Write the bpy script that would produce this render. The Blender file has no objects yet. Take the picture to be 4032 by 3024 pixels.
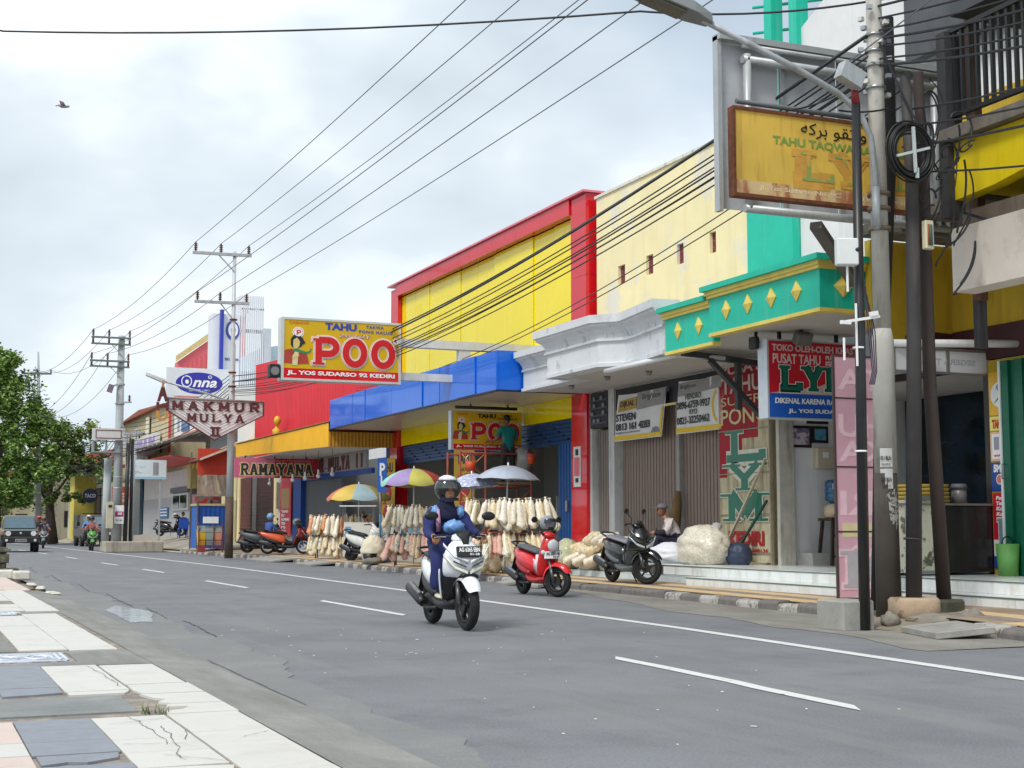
import bpy, bmesh, math, random
from mathutils import Vector, Matrix, Euler, noise as mnoise
random.seed(7)
R = math.radians
scene = bpy.context.scene
col = scene.collection
# ------------------------------------------------------------ camera
cam_d = bpy.data.cameras.new('camera'); cam = bpy.data.objects.new('camera', cam_d); col.objects.link(cam)
cam_d.lens = 50.0; cam_d.sensor_width = 36.0; cam_d.clip_end = 3000; cam_d.clip_start = 0.05
cam.location = (0, 0, 1.12)
cam.rotation_euler = (R(90 + 5.77), 0, R(-22.98))
scene.camera = cam
# ------------------------------------------------------------ sky and sun
SUN_EL, SUN_AZ = 52, 236          # azimuth measured clockwise from +Y
world = bpy.data.worlds.new('World'); scene.world = world; world.use_nodes = True
wn, wl = world.node_tree.nodes, world.node_tree.links
wn.clear()
w_out = wn.new('ShaderNodeOutputWorld'); w_bg = wn.new('ShaderNodeBackground')
sky = wn.new('ShaderNodeTexSky'); sky.sky_type = 'NISHITA'; sky.sun_disc = False
sky.sun_elevation = R(SUN_EL); sky.sun_rotation = R(SUN_AZ); sky.air_density = 1.0; sky.dust_density = 1.5; sky.ozone_density = 1.5
tc = wn.new('ShaderNodeTexCoord'); mp = wn.new('ShaderNodeMapping')
mp.inputs['Scale'].default_value = (1.0, 1.0, 1.7); mp.inputs['Location'].default_value = (0.35, 0.1, 0.0)
n1 = wn.new('ShaderNodeTexNoise'); n1.inputs['Scale'].default_value = 1.6; n1.inputs['Detail'].default_value = 7; n1.inputs['Roughness'].default_value = 0.52
n2 = wn.new('ShaderNodeTexNoise'); n2.inputs['Scale'].default_value = 2.2; n2.inputs['Detail'].default_value = 5; n2.inputs['Roughness'].default_value = 0.5
wl.new(tc.outputs['Generated'], mp.inputs['Vector']); wl.new(mp.outputs['Vector'], n1.inputs['Vector'])
mp2 = wn.new('ShaderNodeMapping'); mp2.inputs['Location'].default_value = (3.1, 1.7, 0.4); mp2.inputs['Scale'].default_value = (1.0, 1.0, 1.8)
wl.new(tc.outputs['Generated'], mp2.inputs['Vector']); wl.new(mp2.outputs['Vector'], n2.inputs['Vector'])
r1 = wn.new('ShaderNodeValToRGB')       # how much cloud covers the blue
r1.color_ramp.elements[0].position = 0.30; r1.color_ramp.elements[0].color = (0.66, 0.66, 0.66, 1)
r1.color_ramp.elements[1].position = 0.52; r1.color_ramp.elements[1].color = (1, 1, 1, 1)
wl.new(n1.outputs['Fac'], r1.inputs['Fac'])
r2 = wn.new('ShaderNodeValToRGB')       # bright and grey cloud
e = r2.color_ramp.elements
e[0].position = 0.33; e[0].color = (3.1, 3.7, 4.25, 1)
e[1].position = 0.70; e[1].color = (9.8, 10.0, 10.1, 1)
m_ = e.new(0.5); m_.color = (4.9, 5.45, 5.9, 1)
wl.new(n2.outputs['Fac'], r2.inputs['Fac'])
wm = wn.new('ShaderNodeMix'); wm.data_type = 'RGBA'
wl.new(r1.outputs['Color'], wm.inputs['Factor']); wl.new(sky.outputs['Color'], wm.inputs['A']); wl.new(r2.outputs['Color'], wm.inputs['B'])
wl.new(wm.outputs['Result'], w_bg.inputs['Color']); w_bg.inputs['Strength'].default_value = 0.10
wl.new(w_bg.outputs['Background'], w_out.inputs['Surface'])
sun_d = bpy.data.lights.new('sun', 'SUN'); sun = bpy.data.objects.new('sun', sun_d); col.objects.link(sun)
sun_d.energy = 1.5; sun_d.angle = R(15); sun_d.color = (1.0, 0.96, 0.9)
_sd = Vector((math.sin(R(SUN_AZ)) * math.cos(R(SUN_EL)), math.cos(R(SUN_AZ)) * math.cos(R(SUN_EL)), math.sin(R(SUN_EL))))
sun.rotation_euler = (-_sd).to_track_quat('-Z', 'Y').to_euler()
scene.view_settings.view_transform = 'Standard'; scene.view_settings.look = 'None'
scene.view_settings.exposure = 0.74; scene.view_settings.gamma = 1.0
try: scene.view_settings.use_curve_mapping = False
except Exception: pass
scene.cycles.max_bounces = 6; scene.cycles.diffuse_bounces = 3; scene.cycles.glossy_bounces = 3
scene.cycles.transparent_max_bounces = 8; scene.cycles.transmission_bounces = 4
scene.cycles.use_denoising = True
# ------------------------------------------------------------ materials
def lin(c):
    return tuple((v / 12.92 if v <= 0.04045 else ((v + 0.055) / 1.055) ** 2.4) for v in (x / 255.0 for x in c[:3]))
MATS = {}
def M(name, c, rough=0.6, var=0.10, scale=5.0, bump=0.0, bscale=60.0, metal=0.0, dirt=0.0, dirtc=(60, 52, 44), dscale=(2.5, 2.5, 0.35), dlo=0.52, dhi=0.72, spec=0.5, coat=0.0, trans=0.0, alpha=1.0, emit=0.0, c2=None, c2lo=0.45, c2hi=0.6, c2scale=3.0, sss=0.0, world=False, grain=0.0, gscale=160):
    if name in MATS: return MATS[name]
    m = bpy.data.materials.new(name); m.use_nodes = True; MATS[name] = m
    N, L = m.node_tree.nodes, m.node_tree.links
    b = N['Principled BSDF']
    rgb = lin(c)
    b.inputs['Roughness'].default_value = rough; b.inputs['Metallic'].default_value = metal
    b.inputs['Specular IOR Level'].default_value = spec; b.inputs['Coat Weight'].default_value = coat
    b.inputs['Transmission Weight'].default_value = trans; b.inputs['Alpha'].default_value = alpha
    if coat: b.inputs['Coat Roughness'].default_value = 0.06
    if sss: b.inputs['Subsurface Weight'].default_value = sss; b.inputs['Subsurface Radius'].default_value = (0.02, 0.008, 0.005)
    t = N.new('ShaderNodeTexCoord'); oi = N.new('ShaderNodeObjectInfo')
    sc_ = N.new('ShaderNodeMath'); sc_.operation = 'MULTIPLY'; sc_.inputs[1].default_value = 37.0
    L.new(oi.outputs['Random'], sc_.inputs[0])
    ad = N.new('ShaderNodeVectorMath'); ad.operation = 'ADD'
    L.new(t.outputs['Object'], ad.inputs[0]); L.new(sc_.outputs[0], ad.inputs[1])
    vec = ad.outputs['Vector']
    if world:
        g_ = N.new('ShaderNodeNewGeometry'); vec = g_.outputs['Position']
    nz = N.new('ShaderNodeTexNoise'); nz.inputs['Scale'].default_value = scale; nz.inputs['Detail'].default_value = 5; nz.inputs['Roughness'].default_value = 0.6
    L.new(vec, nz.inputs['Vector'])
    rp = N.new('ShaderNodeValToRGB')
    rp.color_ramp.elements[0].position = 0.30; rp.color_ramp.elements[1].position = 0.70
    rp.color_ramp.elements[0].color = (*[x * (1 - var) for x in rgb], 1); rp.color_ramp.elements[1].color = (*[min(1, x * (1 + var)) for x in rgb], 1)
    L.new(nz.outputs['Fac'], rp.inputs['Fac']); cur = rp.outputs['Color']
    def mixin(cur, colr, lo, hi, amount, scl, stretch):
        mpn = N.new('ShaderNodeMapping'); mpn.inputs['Scale'].default_value = stretch; L.new(vec, mpn.inputs['Vector'])
        nn = N.new('ShaderNodeTexNoise'); nn.inputs['Scale'].default_value = scl; nn.inputs['Detail'].default_value = 6; nn.inputs['Roughness'].default_value = 0.65
        L.new(mpn.outputs['Vector'], nn.inputs['Vector'])
        mr = N.new('ShaderNodeMapRange'); mr.inputs['From Min'].default_value = lo; mr.inputs['From Max'].default_value = hi; mr.inputs['To Max'].default_value = amount
        L.new(nn.outputs['Fac'], mr.inputs['Value'])
        mx = N.new('ShaderNodeMix'); mx.data_type = 'RGBA'
        L.new(mr.outputs['Result'], mx.inputs['Factor']); L.new(cur, mx.inputs['A']); mx.inputs['B'].default_value = (*lin(colr), 1)
        return mx.outputs['Result']
    if c2 is not None: cur = mixin(cur, c2, c2lo, c2hi, 1.0, c2scale, (1, 1, 1))
    if grain > 0:
        gn = N.new('ShaderNodeTexNoise'); gn.inputs['Scale'].default_value = gscale; gn.inputs['Detail'].default_value = 3; gn.inputs['Roughness'].default_value = 0.75; L.new(vec, gn.inputs['Vector'])
        gm = N.new('ShaderNodeMapRange'); gm.inputs['From Min'].default_value = .3; gm.inputs['From Max'].default_value = .7; gm.inputs['To Min'].default_value = 1 - grain; gm.inputs['To Max'].default_value = 1 + grain; L.new(gn.outputs['Fac'], gm.inputs['Value'])
        gv = N.new('ShaderNodeVectorMath'); gv.operation = 'SCALE'; L.new(cur, gv.inputs[0]); L.new(gm.outputs['Result'], gv.inputs['Scale']); cur = gv.outputs['Vector']
    if dirt > 0: cur = mixin(cur, dirtc, dlo, dhi, dirt, 1.6, dscale)
    L.new(cur, b.inputs['Base Color'])
    if emit:
        L.new(cur, b.inputs['Emission Color']); b.inputs['Emission Strength'].default_value = emit
    if bump > 0:
        bn = N.new('ShaderNodeTexNoise'); bn.inputs['Scale'].default_value = bscale; bn.inputs['Detail'].default_value = 4
        L.new(vec, bn.inputs['Vector'])
        bp = N.new('ShaderNodeBump'); bp.inputs['Strength'].default_value = bump; bp.inputs['Distance'].default_value = 0.01
        L.new(bn.outputs['Fac'], bp.inputs['Height']); L.new(bp.outputs['Normal'], b.inputs['Normal'])
    return m
# common materials
black_pl = M('black_plastic', (22, 23, 25), 0.45, 0.15)
rubber = M('rubber', (24, 24, 25), 0.8, 0.2, bump=0.2)
dark_metal = M('dark_metal', (44, 44, 46), 0.5, 0.2, metal=0.4)
steel = M('steel', (170, 174, 178), 0.35, 0.1, metal=0.9)
galv = M('galvanised', (168, 174, 178), 0.5, 0.12, metal=0.25, dirt=0.5, dirtc=(96, 88, 80))
chrome = M('chrome', (215, 218, 222), 0.15, 0.03, metal=1.0)
white_pt = M('white_paint', (226, 229, 230), 0.5, 0.05, dirt=0.35, dirtc=(150, 146, 138))
glass_dk = M('dark_glass', (16, 20, 24), 0.06, 0.1, spec=0.8)
rust = M('rust', (104, 58, 34), 0.85, 0.35, scale=14, bump=0.3)
skin_m = M('skin', (168, 116, 88), 0.55, 0.05, sss=0.1)
concrete = M('concrete', (150, 148, 142), 0.85, 0.16, 4, bump=0.35, dirt=0.5, dirtc=(92, 88, 80), dscale=(1, 1, 1))
white_tx = M('white_print', (236, 238, 238), 0.5, 0.03)
black_tx = M('black_print', (28, 28, 30), 0.5, 0.05)
# ------------------------------------------------------------ mesh helpers
OFF = {}
class MB:
    def __init__(s): s.v, s.f, s.mi, s.cur, s.sm = [], [], [], 0, []
    def slot(s, i): s.cur = i; return s
    def add(s, vs, fs, smooth=False):
        o = len(s.v); s.v += [Vector(p) for p in vs]
        for f in fs: s.f.append([o + i for i in f]); s.mi.append(s.cur); s.sm.append(smooth)
        return s
    def box(s, c, d, rz=0, rx=0, ry=0):
        m = Euler((rx, ry, rz)).to_matrix(); c = Vector(c); h = Vector(d) / 2
        vs = [c + m @ Vector((x * h.x, y * h.y, z * h.z)) for x in (-1, 1) for y in (-1, 1) for z in (-1, 1)]
        return s.add(vs, [(0, 1, 3, 2), (4, 6, 7, 5), (0, 4, 5, 1), (2, 3, 7, 6), (0, 2, 6, 4), (1, 5, 7, 3)])
    def mm(s, x0, x1, y0, y1, z0, z1):
        return s.box(((x0 + x1) / 2, (y0 + y1) / 2, (z0 + z1) / 2), (abs(x1 - x0), abs(y1 - y0), abs(z1 - z0)))
    def bar(s, p, q, w, h=None, up=(0, 0, 1)):
        h = h or w; p, q = Vector(p), Vector(q); d = (q - p).normalized(); up = Vector(up)
        if abs(d.dot(up)) > 0.95: up = Vector((1, 0, 0))
        a = d.cross(up).normalized() * w / 2; b = a.cross(d).normalized() * h / 2
        vs = [e_ + i * a + j * b for e_ in (p, q) for i in (-1, 1) for j in (-1, 1)]
        return s.add(vs, [(0, 1, 3, 2), (4, 6, 7, 5), (0, 4, 5, 1), (2, 3, 7, 6), (0, 2, 6, 4), (1, 5, 7, 3)])
    def tube(s, path, r, n=8, cap=True):
        P = [Vector(p) for p in path]; rs = r if isinstance(r, (list, tuple)) else [r] * len(P)
        o = len(s.v); prev = None
        for i, p in enumerate(P):
            d = (P[min(i + 1, len(P) - 1)] - P[max(i - 1, 0)]).normalized()
            if prev is None:
                a = d.orthogonal().normalized()
            else:
                a = (prev - d * prev.dot(d))
                a = a.normalized() if a.length > 1e-6 else d.orthogonal().normalized()
            prev = a; b = d.cross(a)
            for k in range(n):
                t = 2 * math.pi * k / n; s.v.append(p + (a * math.cos(t) + b * math.sin(t)) * rs[i])
        for i in range(len(P) - 1):
            for k in range(n):
                s.f.append([o + i * n + k, o + i * n + (k + 1) % n, o + (i + 1) * n + (k + 1) % n, o + (i + 1) * n + k]); s.mi.append(s.cur); s.sm.append(n > 5)
        if cap:
            s.f.append([o + k for k in range(n)][::-1]); s.mi.append(s.cur); s.sm.append(False)
            s.f.append([o + (len(P) - 1) * n + k for k in range(n)]); s.mi.append(s.cur); s.sm.append(False)
        return s
    def cyl(s, p, q, r, r2=None, n=12): return s.tube([p, q], [r, r if r2 is None else r2], n)
    def ell(s, c, rad, nu=12, nv=8, fn=None):
        c = Vector(c); rad = Vector(rad) if not isinstance(rad, (int, float)) else Vector((rad, rad, rad))
        o = len(s.v)
        for j in range(nv + 1):
            ph = math.pi * j / nv - math.pi / 2
            for i in range(nu):
                th = 2 * math.pi * i / nu
                d = Vector((math.cos(ph) * math.cos(th), math.cos(ph) * math.sin(th), math.sin(ph)))
                p = Vector((d.x * rad.x, d.y * rad.y, d.z * rad.z))
                if fn: p = fn(d, p)
                s.v.append(c + p)
        for j in range(nv):
            for i in range(nu):
                s.f.append([o + j * nu + i, o + j * nu + (i + 1) % nu, o + (j + 1) * nu + (i + 1) % nu, o + (j + 1) * nu + i]); s.mi.append(s.cur); s.sm.append(True)
        return s
    def loft(s, rings, closed=True, cap=True, smooth=True):
        o = len(s.v); n = len(rings[0])
        for rg in rings: s.v += [Vector(p) for p in rg]
        for i in range(len(rings) - 1):
            for k in range(n if closed else n - 1):
                s.f.append([o + i * n + k, o + i * n + (k + 1) % n, o + (i + 1) * n + (k + 1) % n, o + (i + 1) * n + k]); s.mi.append(s.cur); s.sm.append(smooth)
        if cap and closed:
            s.f.append([o + k for k in range(n)][::-1]); s.mi.append(s.cur); s.sm.append(False)
            s.f.append([o + (len(rings) - 1) * n + k for k in range(n)]); s.mi.append(s.cur); s.sm.append(False)
        return s
    def prism(s, pts, a, b):          # polygon pts (3D), extruded from pts by vector; a=vector
        n = len(pts); P = [Vector(p) for p in pts]; a = Vector(a)
        o = len(s.v); s.v += P + [p + a for p in P]
        s.f.append([o + i for i in range(n)]); s.f.append([o + n + i for i in range(n)][::-1])
        for i in range(n): s.f.append([o + i, o + n + i, o + n + (i + 1) % n, o + (i + 1) % n])
        for _ in range(n + 2): s.mi.append(s.cur); s.sm.append(False)
        return s
    def quad(s, *p): return s.add(p, [tuple(range(len(p)))])
    def disc(s, c, nrm, r, th, n=20, ry=None):
        c = Vector(c); d = Vector(nrm).normalized()
        return s.cyl(c, c + d * th, r, r, n)
    def build(s, name, mats, parent=None, smooth=None, bevel=0.0, sub=0, weld=False):
        me = bpy.data.meshes.new(name)
        off = Vector((0, 0, 0))
        if parent is not None: off = OFF.get(parent.name, Vector((0, 0, 0)))
        me.from_pydata([v - off for v in s.v], [], s.f)
        mats = mats if isinstance(mats, (list, tuple)) else [mats]
        for m in mats: me.materials.append(m)
        me.polygons.foreach_set('material_index', s.mi)
        me.polygons.foreach_set('use_smooth', [bool(x) if smooth is None else smooth for x in s.sm])
        bm = bmesh.new(); bm.from_mesh(me)
        if weld: bmesh.ops.remove_doubles(bm, verts=bm.verts, dist=0.0005)
        bmesh.ops.recalc_face_normals(bm, faces=bm.faces)
        if bevel: bmesh.ops.bevel(bm, geom=bm.edges[:], offset=bevel, segments=1, affect='EDGES', clamp_overlap=True)
        bm.to_mesh(me); bm.free(); me.update()
        o = bpy.data.objects.new(name, me); col.objects.link(o)
        if parent is not None: o.parent = parent
        OFF[o.name] = off
        if sub:
            md = o.modifiers.new('s', 'SUBSURF'); md.levels = sub; md.render_levels = sub
        return o
def tag(o, label, cat, group=None):
    o['label'] = label; o['category'] = cat
    if group: o['group'] = group
    return o
def thing(name, label, cat, loc=(0, 0, 0), rz=0, group=None, local=False):
    o = bpy.data.objects.new(name, None); col.objects.link(o); o.location = loc; o.rotation_euler = (0, 0, rz); o.empty_display_size = 0.2
    OFF[o.name] = Vector((0, 0, 0)) if local else Vector(loc)
    return tag(o, label, cat, group)
def struct(o): o['kind'] = 'structure'; return o
def copy_tree(o, parent=None):
    c = o.copy(); col.objects.link(c); c.parent = parent; OFF[c.name] = OFF.get(o.name, Vector())
    for ch in o.children: copy_tree(ch, c)
    return c
def inst(o, loc, parent=None, rot=None, scale=None):      # one more piece sharing mesh data
    c = o.copy(); col.objects.link(c); c.parent = parent or o.parent; c.location = loc
    if rot: c.rotation_euler = rot
    if scale: c.scale = scale
    return c
def piece(mb, name, m, parent, loc, rot=None, bevel=0):   # first of a row of alike pieces; mesh is local, loc is in the scene
    o = mb.build(name, m, None, bevel=bevel); o.parent = parent; o.location = Vector(loc) - OFF.get(parent.name, Vector()); OFF[o.name] = Vector()
    if rot: o.rotation_euler = rot
    return o
def more(o, loc, rot=None, scale=None): return inst(o, Vector(loc) - OFF.get(o.parent.name, Vector()), o.parent, rot, scale)
def box(name, x0, x1, y0, y1, z0, z1, m, parent=None, bevel=0): return MB().mm(x0, x1, y0, y1, z0, z1).build(name, m, parent, bevel=bevel)
# ------------------------------------------------------------ lettering
class Fr:
    """a flat face in the scene: origin, right and up directions, outward normal"""
    def __init__(s, o, u, v=(0, 0, 1)): s.o, s.u, s.v = Vector(o), Vector(u).normalized(), Vector(v).normalized(); s.n = s.u.cross(s.v)
    def p(s, a, b, d=0): return s.o + s.u * a + s.v * b + s.n * d
    def rect(s, mb, a0, b0, a1, b1, d0, d1):
        P = [s.p(a, b, d) for d in (d0, d1) for a, b in ((a0, b0), (a1, b0), (a1, b1), (a0, b1))]
        return mb.add(P, [(3, 2, 1, 0), (4, 5, 6, 7), (0, 1, 5, 4), (1, 2, 6, 5), (2, 3, 7, 6), (3, 0, 4, 7)])
    def poly(s, mb, pts, d0, d1):
        n = len(pts); P = [s.p(a, b, d) for d in (d0, d1) for a, b in pts]
        return mb.add(P, [tuple(range(n))[::-1], tuple(range(n, 2 * n))] + [(i, (i + 1) % n, n + (i + 1) % n, n + i) for i in range(n)])
    def ell(s, mb, a, b, ra, rb, d0, d1, n=28): return s.poly(mb, [(a + ra * math.cos(2 * math.pi * i / n), b + rb * math.sin(2 * math.pi * i / n)) for i in range(n)], d0, d1)
def frx(x, y, z): return Fr((x, y, z), (0, -1, 0))       # face looking at -X (shop fronts): right is -Y
def fry(x, y, z): return Fr((x, y, z), (1, 0, 0))        # face looking at -Y (projecting signs): right is +X
_tc = {}
def text_geo(s, bold=0.0, shear=0.0, space=1.0):
    k = (s, bold, shear, space)
    if k in _tc: return _tc[k]
    cu = bpy.data.curves.new('t', 'FONT'); cu.body = s; cu.offset = bold; cu.shear = shear; cu.space_character = space; cu.fill_mode = 'FRONT'; cu.resolution_u = 3; cu.size = 1
    ob = bpy.data.objects.new('t', cu); col.objects.link(ob)
    dg = bpy.context.evaluated_depsgraph_get(); me = bpy.data.meshes.new_from_object(ob.evaluated_get(dg))
    vs = [v.co.copy() for v in me.vertices]; fs = [tuple(p.vertices) for p in me.polygons]
    bpy.data.objects.remove(ob); bpy.data.curves.remove(cu); bpy.data.meshes.remove(me)
    _tc[k] = (vs, fs); return _tc[k]
def text(fr, s, a0, b0, a1, b1, m, parent, d=0.004, bold=0.02, shear=0.0, space=1.0, name='lettering', mirror=False, keep=False, box=None):
    """lettering that fills the rectangle a0..a1, b0..b1 of a face"""
    vs, fs = text_geo(s, bold, shear, space)
    if not vs: return None
    bx = box or (min(v.x for v in vs), max(v.x for v in vs), min(v.y for v in vs), max(v.y for v in vs))
    sx, sy = (a1 - a0) / (bx[1] - bx[0]), (b1 - b0) / (bx[3] - bx[2])
    if keep: sx = min(sx, sy * 1.15)
    mb = MB()
    if mirror: P = [fr.p(a1 - (v.x - bx[0]) * sx, b0 + (v.y - bx[2]) * sy, d) for v in vs]
    else: P = [fr.p(a0 + (v.x - bx[0]) * sx, b0 + (v.y - bx[2]) * sy, d) for v in vs]
    n = len(P); P2 = [p - fr.n * min(0.004, d * 0.6) for p in P]
    mb.add(P, fs); mb.add(P2, [f[::-1] for f in fs])
    ec = {}
    for f in fs:
        for i in range(len(f)):
            k = (f[i], f[(i + 1) % len(f)]); ec[k] = 1
    mb.f += [[k[0], k[1], n + k[1], n + k[0]] for k in ec if (k[1], k[0]) not in ec]
    q = len(mb.f) - len(mb.mi); mb.mi += [0] * q; mb.sm += [False] * q
    return mb.build(name, m, parent)
def arc(cx, cy, rx, ry, a0, a1, n=10): return [(cx + rx * math.cos(R(a0 + (a1 - a0) * i / n)), cy + ry * math.sin(R(a0 + (a1 - a0) * i / n))) for i in range(n + 1)]
SLAB = {   # strokes of slab-serif capitals in a unit box; last item = serif feet (x, y)
 'L': ([[(.28, 0), (.28, 1)], [(.1, .06), (.92, .06)], [(.9, 0), (.9, .3)]], [(.28, 1)]),
 'Y': ([[(.5, 0), (.5, .5)], [(.2, 1), (.5, .45)], [(.8, 1), (.5, .45)]], [(.5, 0), (.2, 1), (.8, 1)]),
 'M': ([[(.2, 0), (.2, 1)], [(.8, 0), (.8, 1)], [(.2, 1), (.5, .25)], [(.8, 1), (.5, .25)]], [(.2, 0), (.8, 0), (.14, 1), (.86, 1)]),
 'A': ([[(.2, 0), (.5, 1)], [(.8, 0), (.5, 1)], [(.3, .33), (.7, .33)]], [(.18, 0), (.82, 0)]),
 'K': ([[(.24, 0), (.24, 1)], [(.26, .42), (.78, 1)], [(.42, .56), (.82, 0)]], [(.24, 0), (.24, 1), (.8, 0), (.76, 1)]),
 'U': ([[(.22, 1), (.22, .35)] + arc(.5, .34, .28, .3, 180, 360) + [(.78, .35), (.78, 1)]], [(.22, 1), (.78, 1)]),
 'R': ([[(.24, 0), (.24, 1)], [(.24, .94), (.55, .94)] + arc(.55, .71, .25, .23, 90, -90) + [(.24, .48)], [(.52, .48), (.82, 0)]], [(.24, 0), (.24, 1), (.84, 0)]),
 'P': ([[(.24, 0), (.24, 1)], [(.24, .94), (.58, .94)] + arc(.58, .68, .27, .26, 90, -90) + [(.24, .42)]], [(.24, 0), (.24, 1)]),
 'N': ([[(.22, 0), (.22, 1)], [(.22, 1), (.78, 0)], [(.78, 0), (.78, 1)]], [(.2, 0), (.2, 1), (.8, 1)]),
 'O': ([arc(.5, .5, .32, .44, 0, 360, 24)], []),
 'I': ([[(.5, 0), (.5, 1)]], [(.5, 0), (.5, 1)]),
 'D': ([[(.24, 0), (.24, 1)], [(.24, .94), (.5, .94)] + arc(.5, .5, .33, .44, 90, -90) + [(.24, .06)]], [(.24, 0), (.24, 1)]),
 'G': ([arc(.52, .5, .36, .46, 50, 330, 18), [(.84, .1), (.84, .45)], [(.6, .45), (.95, .45)]], []),
 'T': ([[(.5, 0), (.5, 1)], [(.12, .95), (.88, .95)], [(.12, .74), (.12, 1)], [(.88, .74), (.88, 1)]], [(.5, 0)]),
 'E': ([[(.26, 0), (.26, 1)], [(.1, .95), (.85, .95)], [(.1, .06), (.88, .06)], [(.26, .52), (.7, .52)]], []),
}
def slab(fr, s, a0, b0, a1, b1, m, parent, d=0.006, w=0.2, grow=0.0, th=0.004, name='lettering', sw=0.3, mirror=False):
    """slab-serif lettering filling a rectangle; w = stroke width as a share of the letter's width, grow = outline in metres"""
    n = len(s); cw = (a1 - a0) / n; ch = b1 - b0; mb = MB(); k = 0
    for i, c in enumerate(s):
        if c == ' ': continue
        st, sf = SLAB[c]
        ii = n - 1 - i if mirror else i
        X = lambda u: a0 + (ii + (1 - u if mirror else u)) * cw
        hw = w * cw / 2 + grow
        for pl in st:
            P = [Vector((X(u), b0 + v * ch)) for u, v in pl]
            closed = (P[0] - P[-1]).length < 1e-6
            L_, R_ = [], []
            for j, p in enumerate(P):
                q0 = P[j - 1] if j > 0 else (P[-2] if closed else p); q1 = P[j + 1] if j < len(P) - 1 else (P[1] if closed else p)
                t = (q1 - q0).normalized(); nn = Vector((-t.y, t.x)); ex = t * (grow if not closed else 0) * (-1 if j == 0 else (1 if j == len(P) - 1 else 0))
                th_ = hw * (0.62 if (len(pl) == 2 and abs(t.x) > .8) else 1) if grow == 0 else hw
                L_.append(p + nn * th_ + ex); R_.append(p - nn * th_ + ex)
            dd = d + (k % 5) * 0.0006; k += 1
            for j in range(len(P) - 1):
                fr.poly(mb, [tuple(L_[j]), tuple(R_[j]), tuple(R_[j + 1]), tuple(L_[j + 1])], dd - th, dd)
        for u, v in sf:
            sh = 0.09 * ch; y0 = b0 + v * ch - (sh if v > .5 else 0); dd = d + (k % 5) * 0.0006; k += 1
            fr.rect(mb, X(u) - sw * cw / 2 * 1.35 - grow, y0 - grow, X(u) + sw * cw / 2 * 1.35 + grow, y0 + sh + grow, dd - th, dd)
    return mb.build(name, m, parent)
def cable(path_pts, r=0.012, sag=0.0, n=10):
    """points along a cable hung between successive supports"""
    out = []
    for i in range(len(path_pts) - 1):
        a, b = Vector(path_pts[i]), Vector(path_pts[i + 1])
        for k in range(n + (1 if i == len(path_pts) - 2 else 0)):
            t = k / n; p = a.lerp(b, t); p.z -= sag * 4 * t * (1 - t); out.append(p)
    return out
# ============================================================ ground, road and pavements
def lerp_tab(tab, y):
    for (a, b), (c, d) in zip(tab, tab[1:]):
        if y <= c: return b + (d - b) * max(0, (y - a)) / (c - a)
    return tab[-1][1]
KX = [(-5, 9.3), (8, 9.75), (11.2, 10.2), (14.9, 10.8), (22, 11.2), (41, 11.6), (52, 11.75), (62, 11.3), (75, 11.0), (120, 10.6), (260, 2), (520, -40)]
LX = [(-5, 2.3), (30, 2.4), (60, 2.2), (120, 1.0), (260, -8), (520, -52)]
kx = lambda y: lerp_tab(KX, y); lx = lambda y: lerp_tab(LX, y)
m_ground = M('earth', (134, 126, 112), 0.95, 0.2, 0.6, bump=0.4, world=True)
struct(MB().quad((-700, -60, -0.06), (700, -60, -0.06), (700, 1200, -0.06), (-700, 1200, -0.06)).build('ground', m_ground))
def strip(name, f0, f1, ys, z0, z1, m, parent=None, off=0.0):
    mb = MB(); vs = []
    for y in ys: vs += [(f0(y), y, z0), (f1(y), y, z1)]
    mb.add(vs, [(2 * i, 2 * i + 1, 2 * i + 3, 2 * i + 2) for i in range(len(ys) - 1)])
    return mb.build(name, m, parent)
YS = [-5, 0, 4, 8, 11.2, 13, 14.9, 18, 22, 26, 30, 36, 41, 46, 52, 57, 62, 68, 75, 90, 105, 120, 150, 190, 260, 380, 520]
m_asph = M('asphalt', (120, 122, 126), 0.82, 0.10, 0.5, bump=0.55, bscale=170, world=True, c2=(109, 111, 115), c2lo=0.46, c2hi=0.66, c2scale=0.9, dirt=0.55, dirtc=(132, 131, 128), dscale=(1.4, 0.12, 1), dlo=0.5, dhi=0.7, spec=0.35, grain=.22, gscale=55)
road = struct(strip('road', lx, lambda y: kx(y) + 0.05, YS, 0.0, 0.0, m_asph))
m_line = M('road_paint', (206, 208, 206), 0.7, 0.05, 20, world=True, c2=(112, 114, 116), c2lo=0.62, c2hi=0.7, c2scale=9)
EL = [(-2, 7.25), (4, 7.45), (8.4, 7.68), (14, 8.02), (20.5, 8.2), (28, 8.32), (40, 8.5), (55, 8.35), (69, 8.1), (90, 7.7), (130, 6.6), (260, -2)]
el = lambda y: lerp_tab(EL, y)
ysl = [-2, 0, 2, 4, 6, 8.4, 11, 14, 17, 20.5, 24, 28, 34, 40, 47, 55, 62, 69, 80, 90, 110, 130, 180, 260]
strip('edge_line', lambda y: el(y) - 0.075, lambda y: el(y) + 0.075, ysl, 0.005, 0.005, m_line, road)
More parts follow.
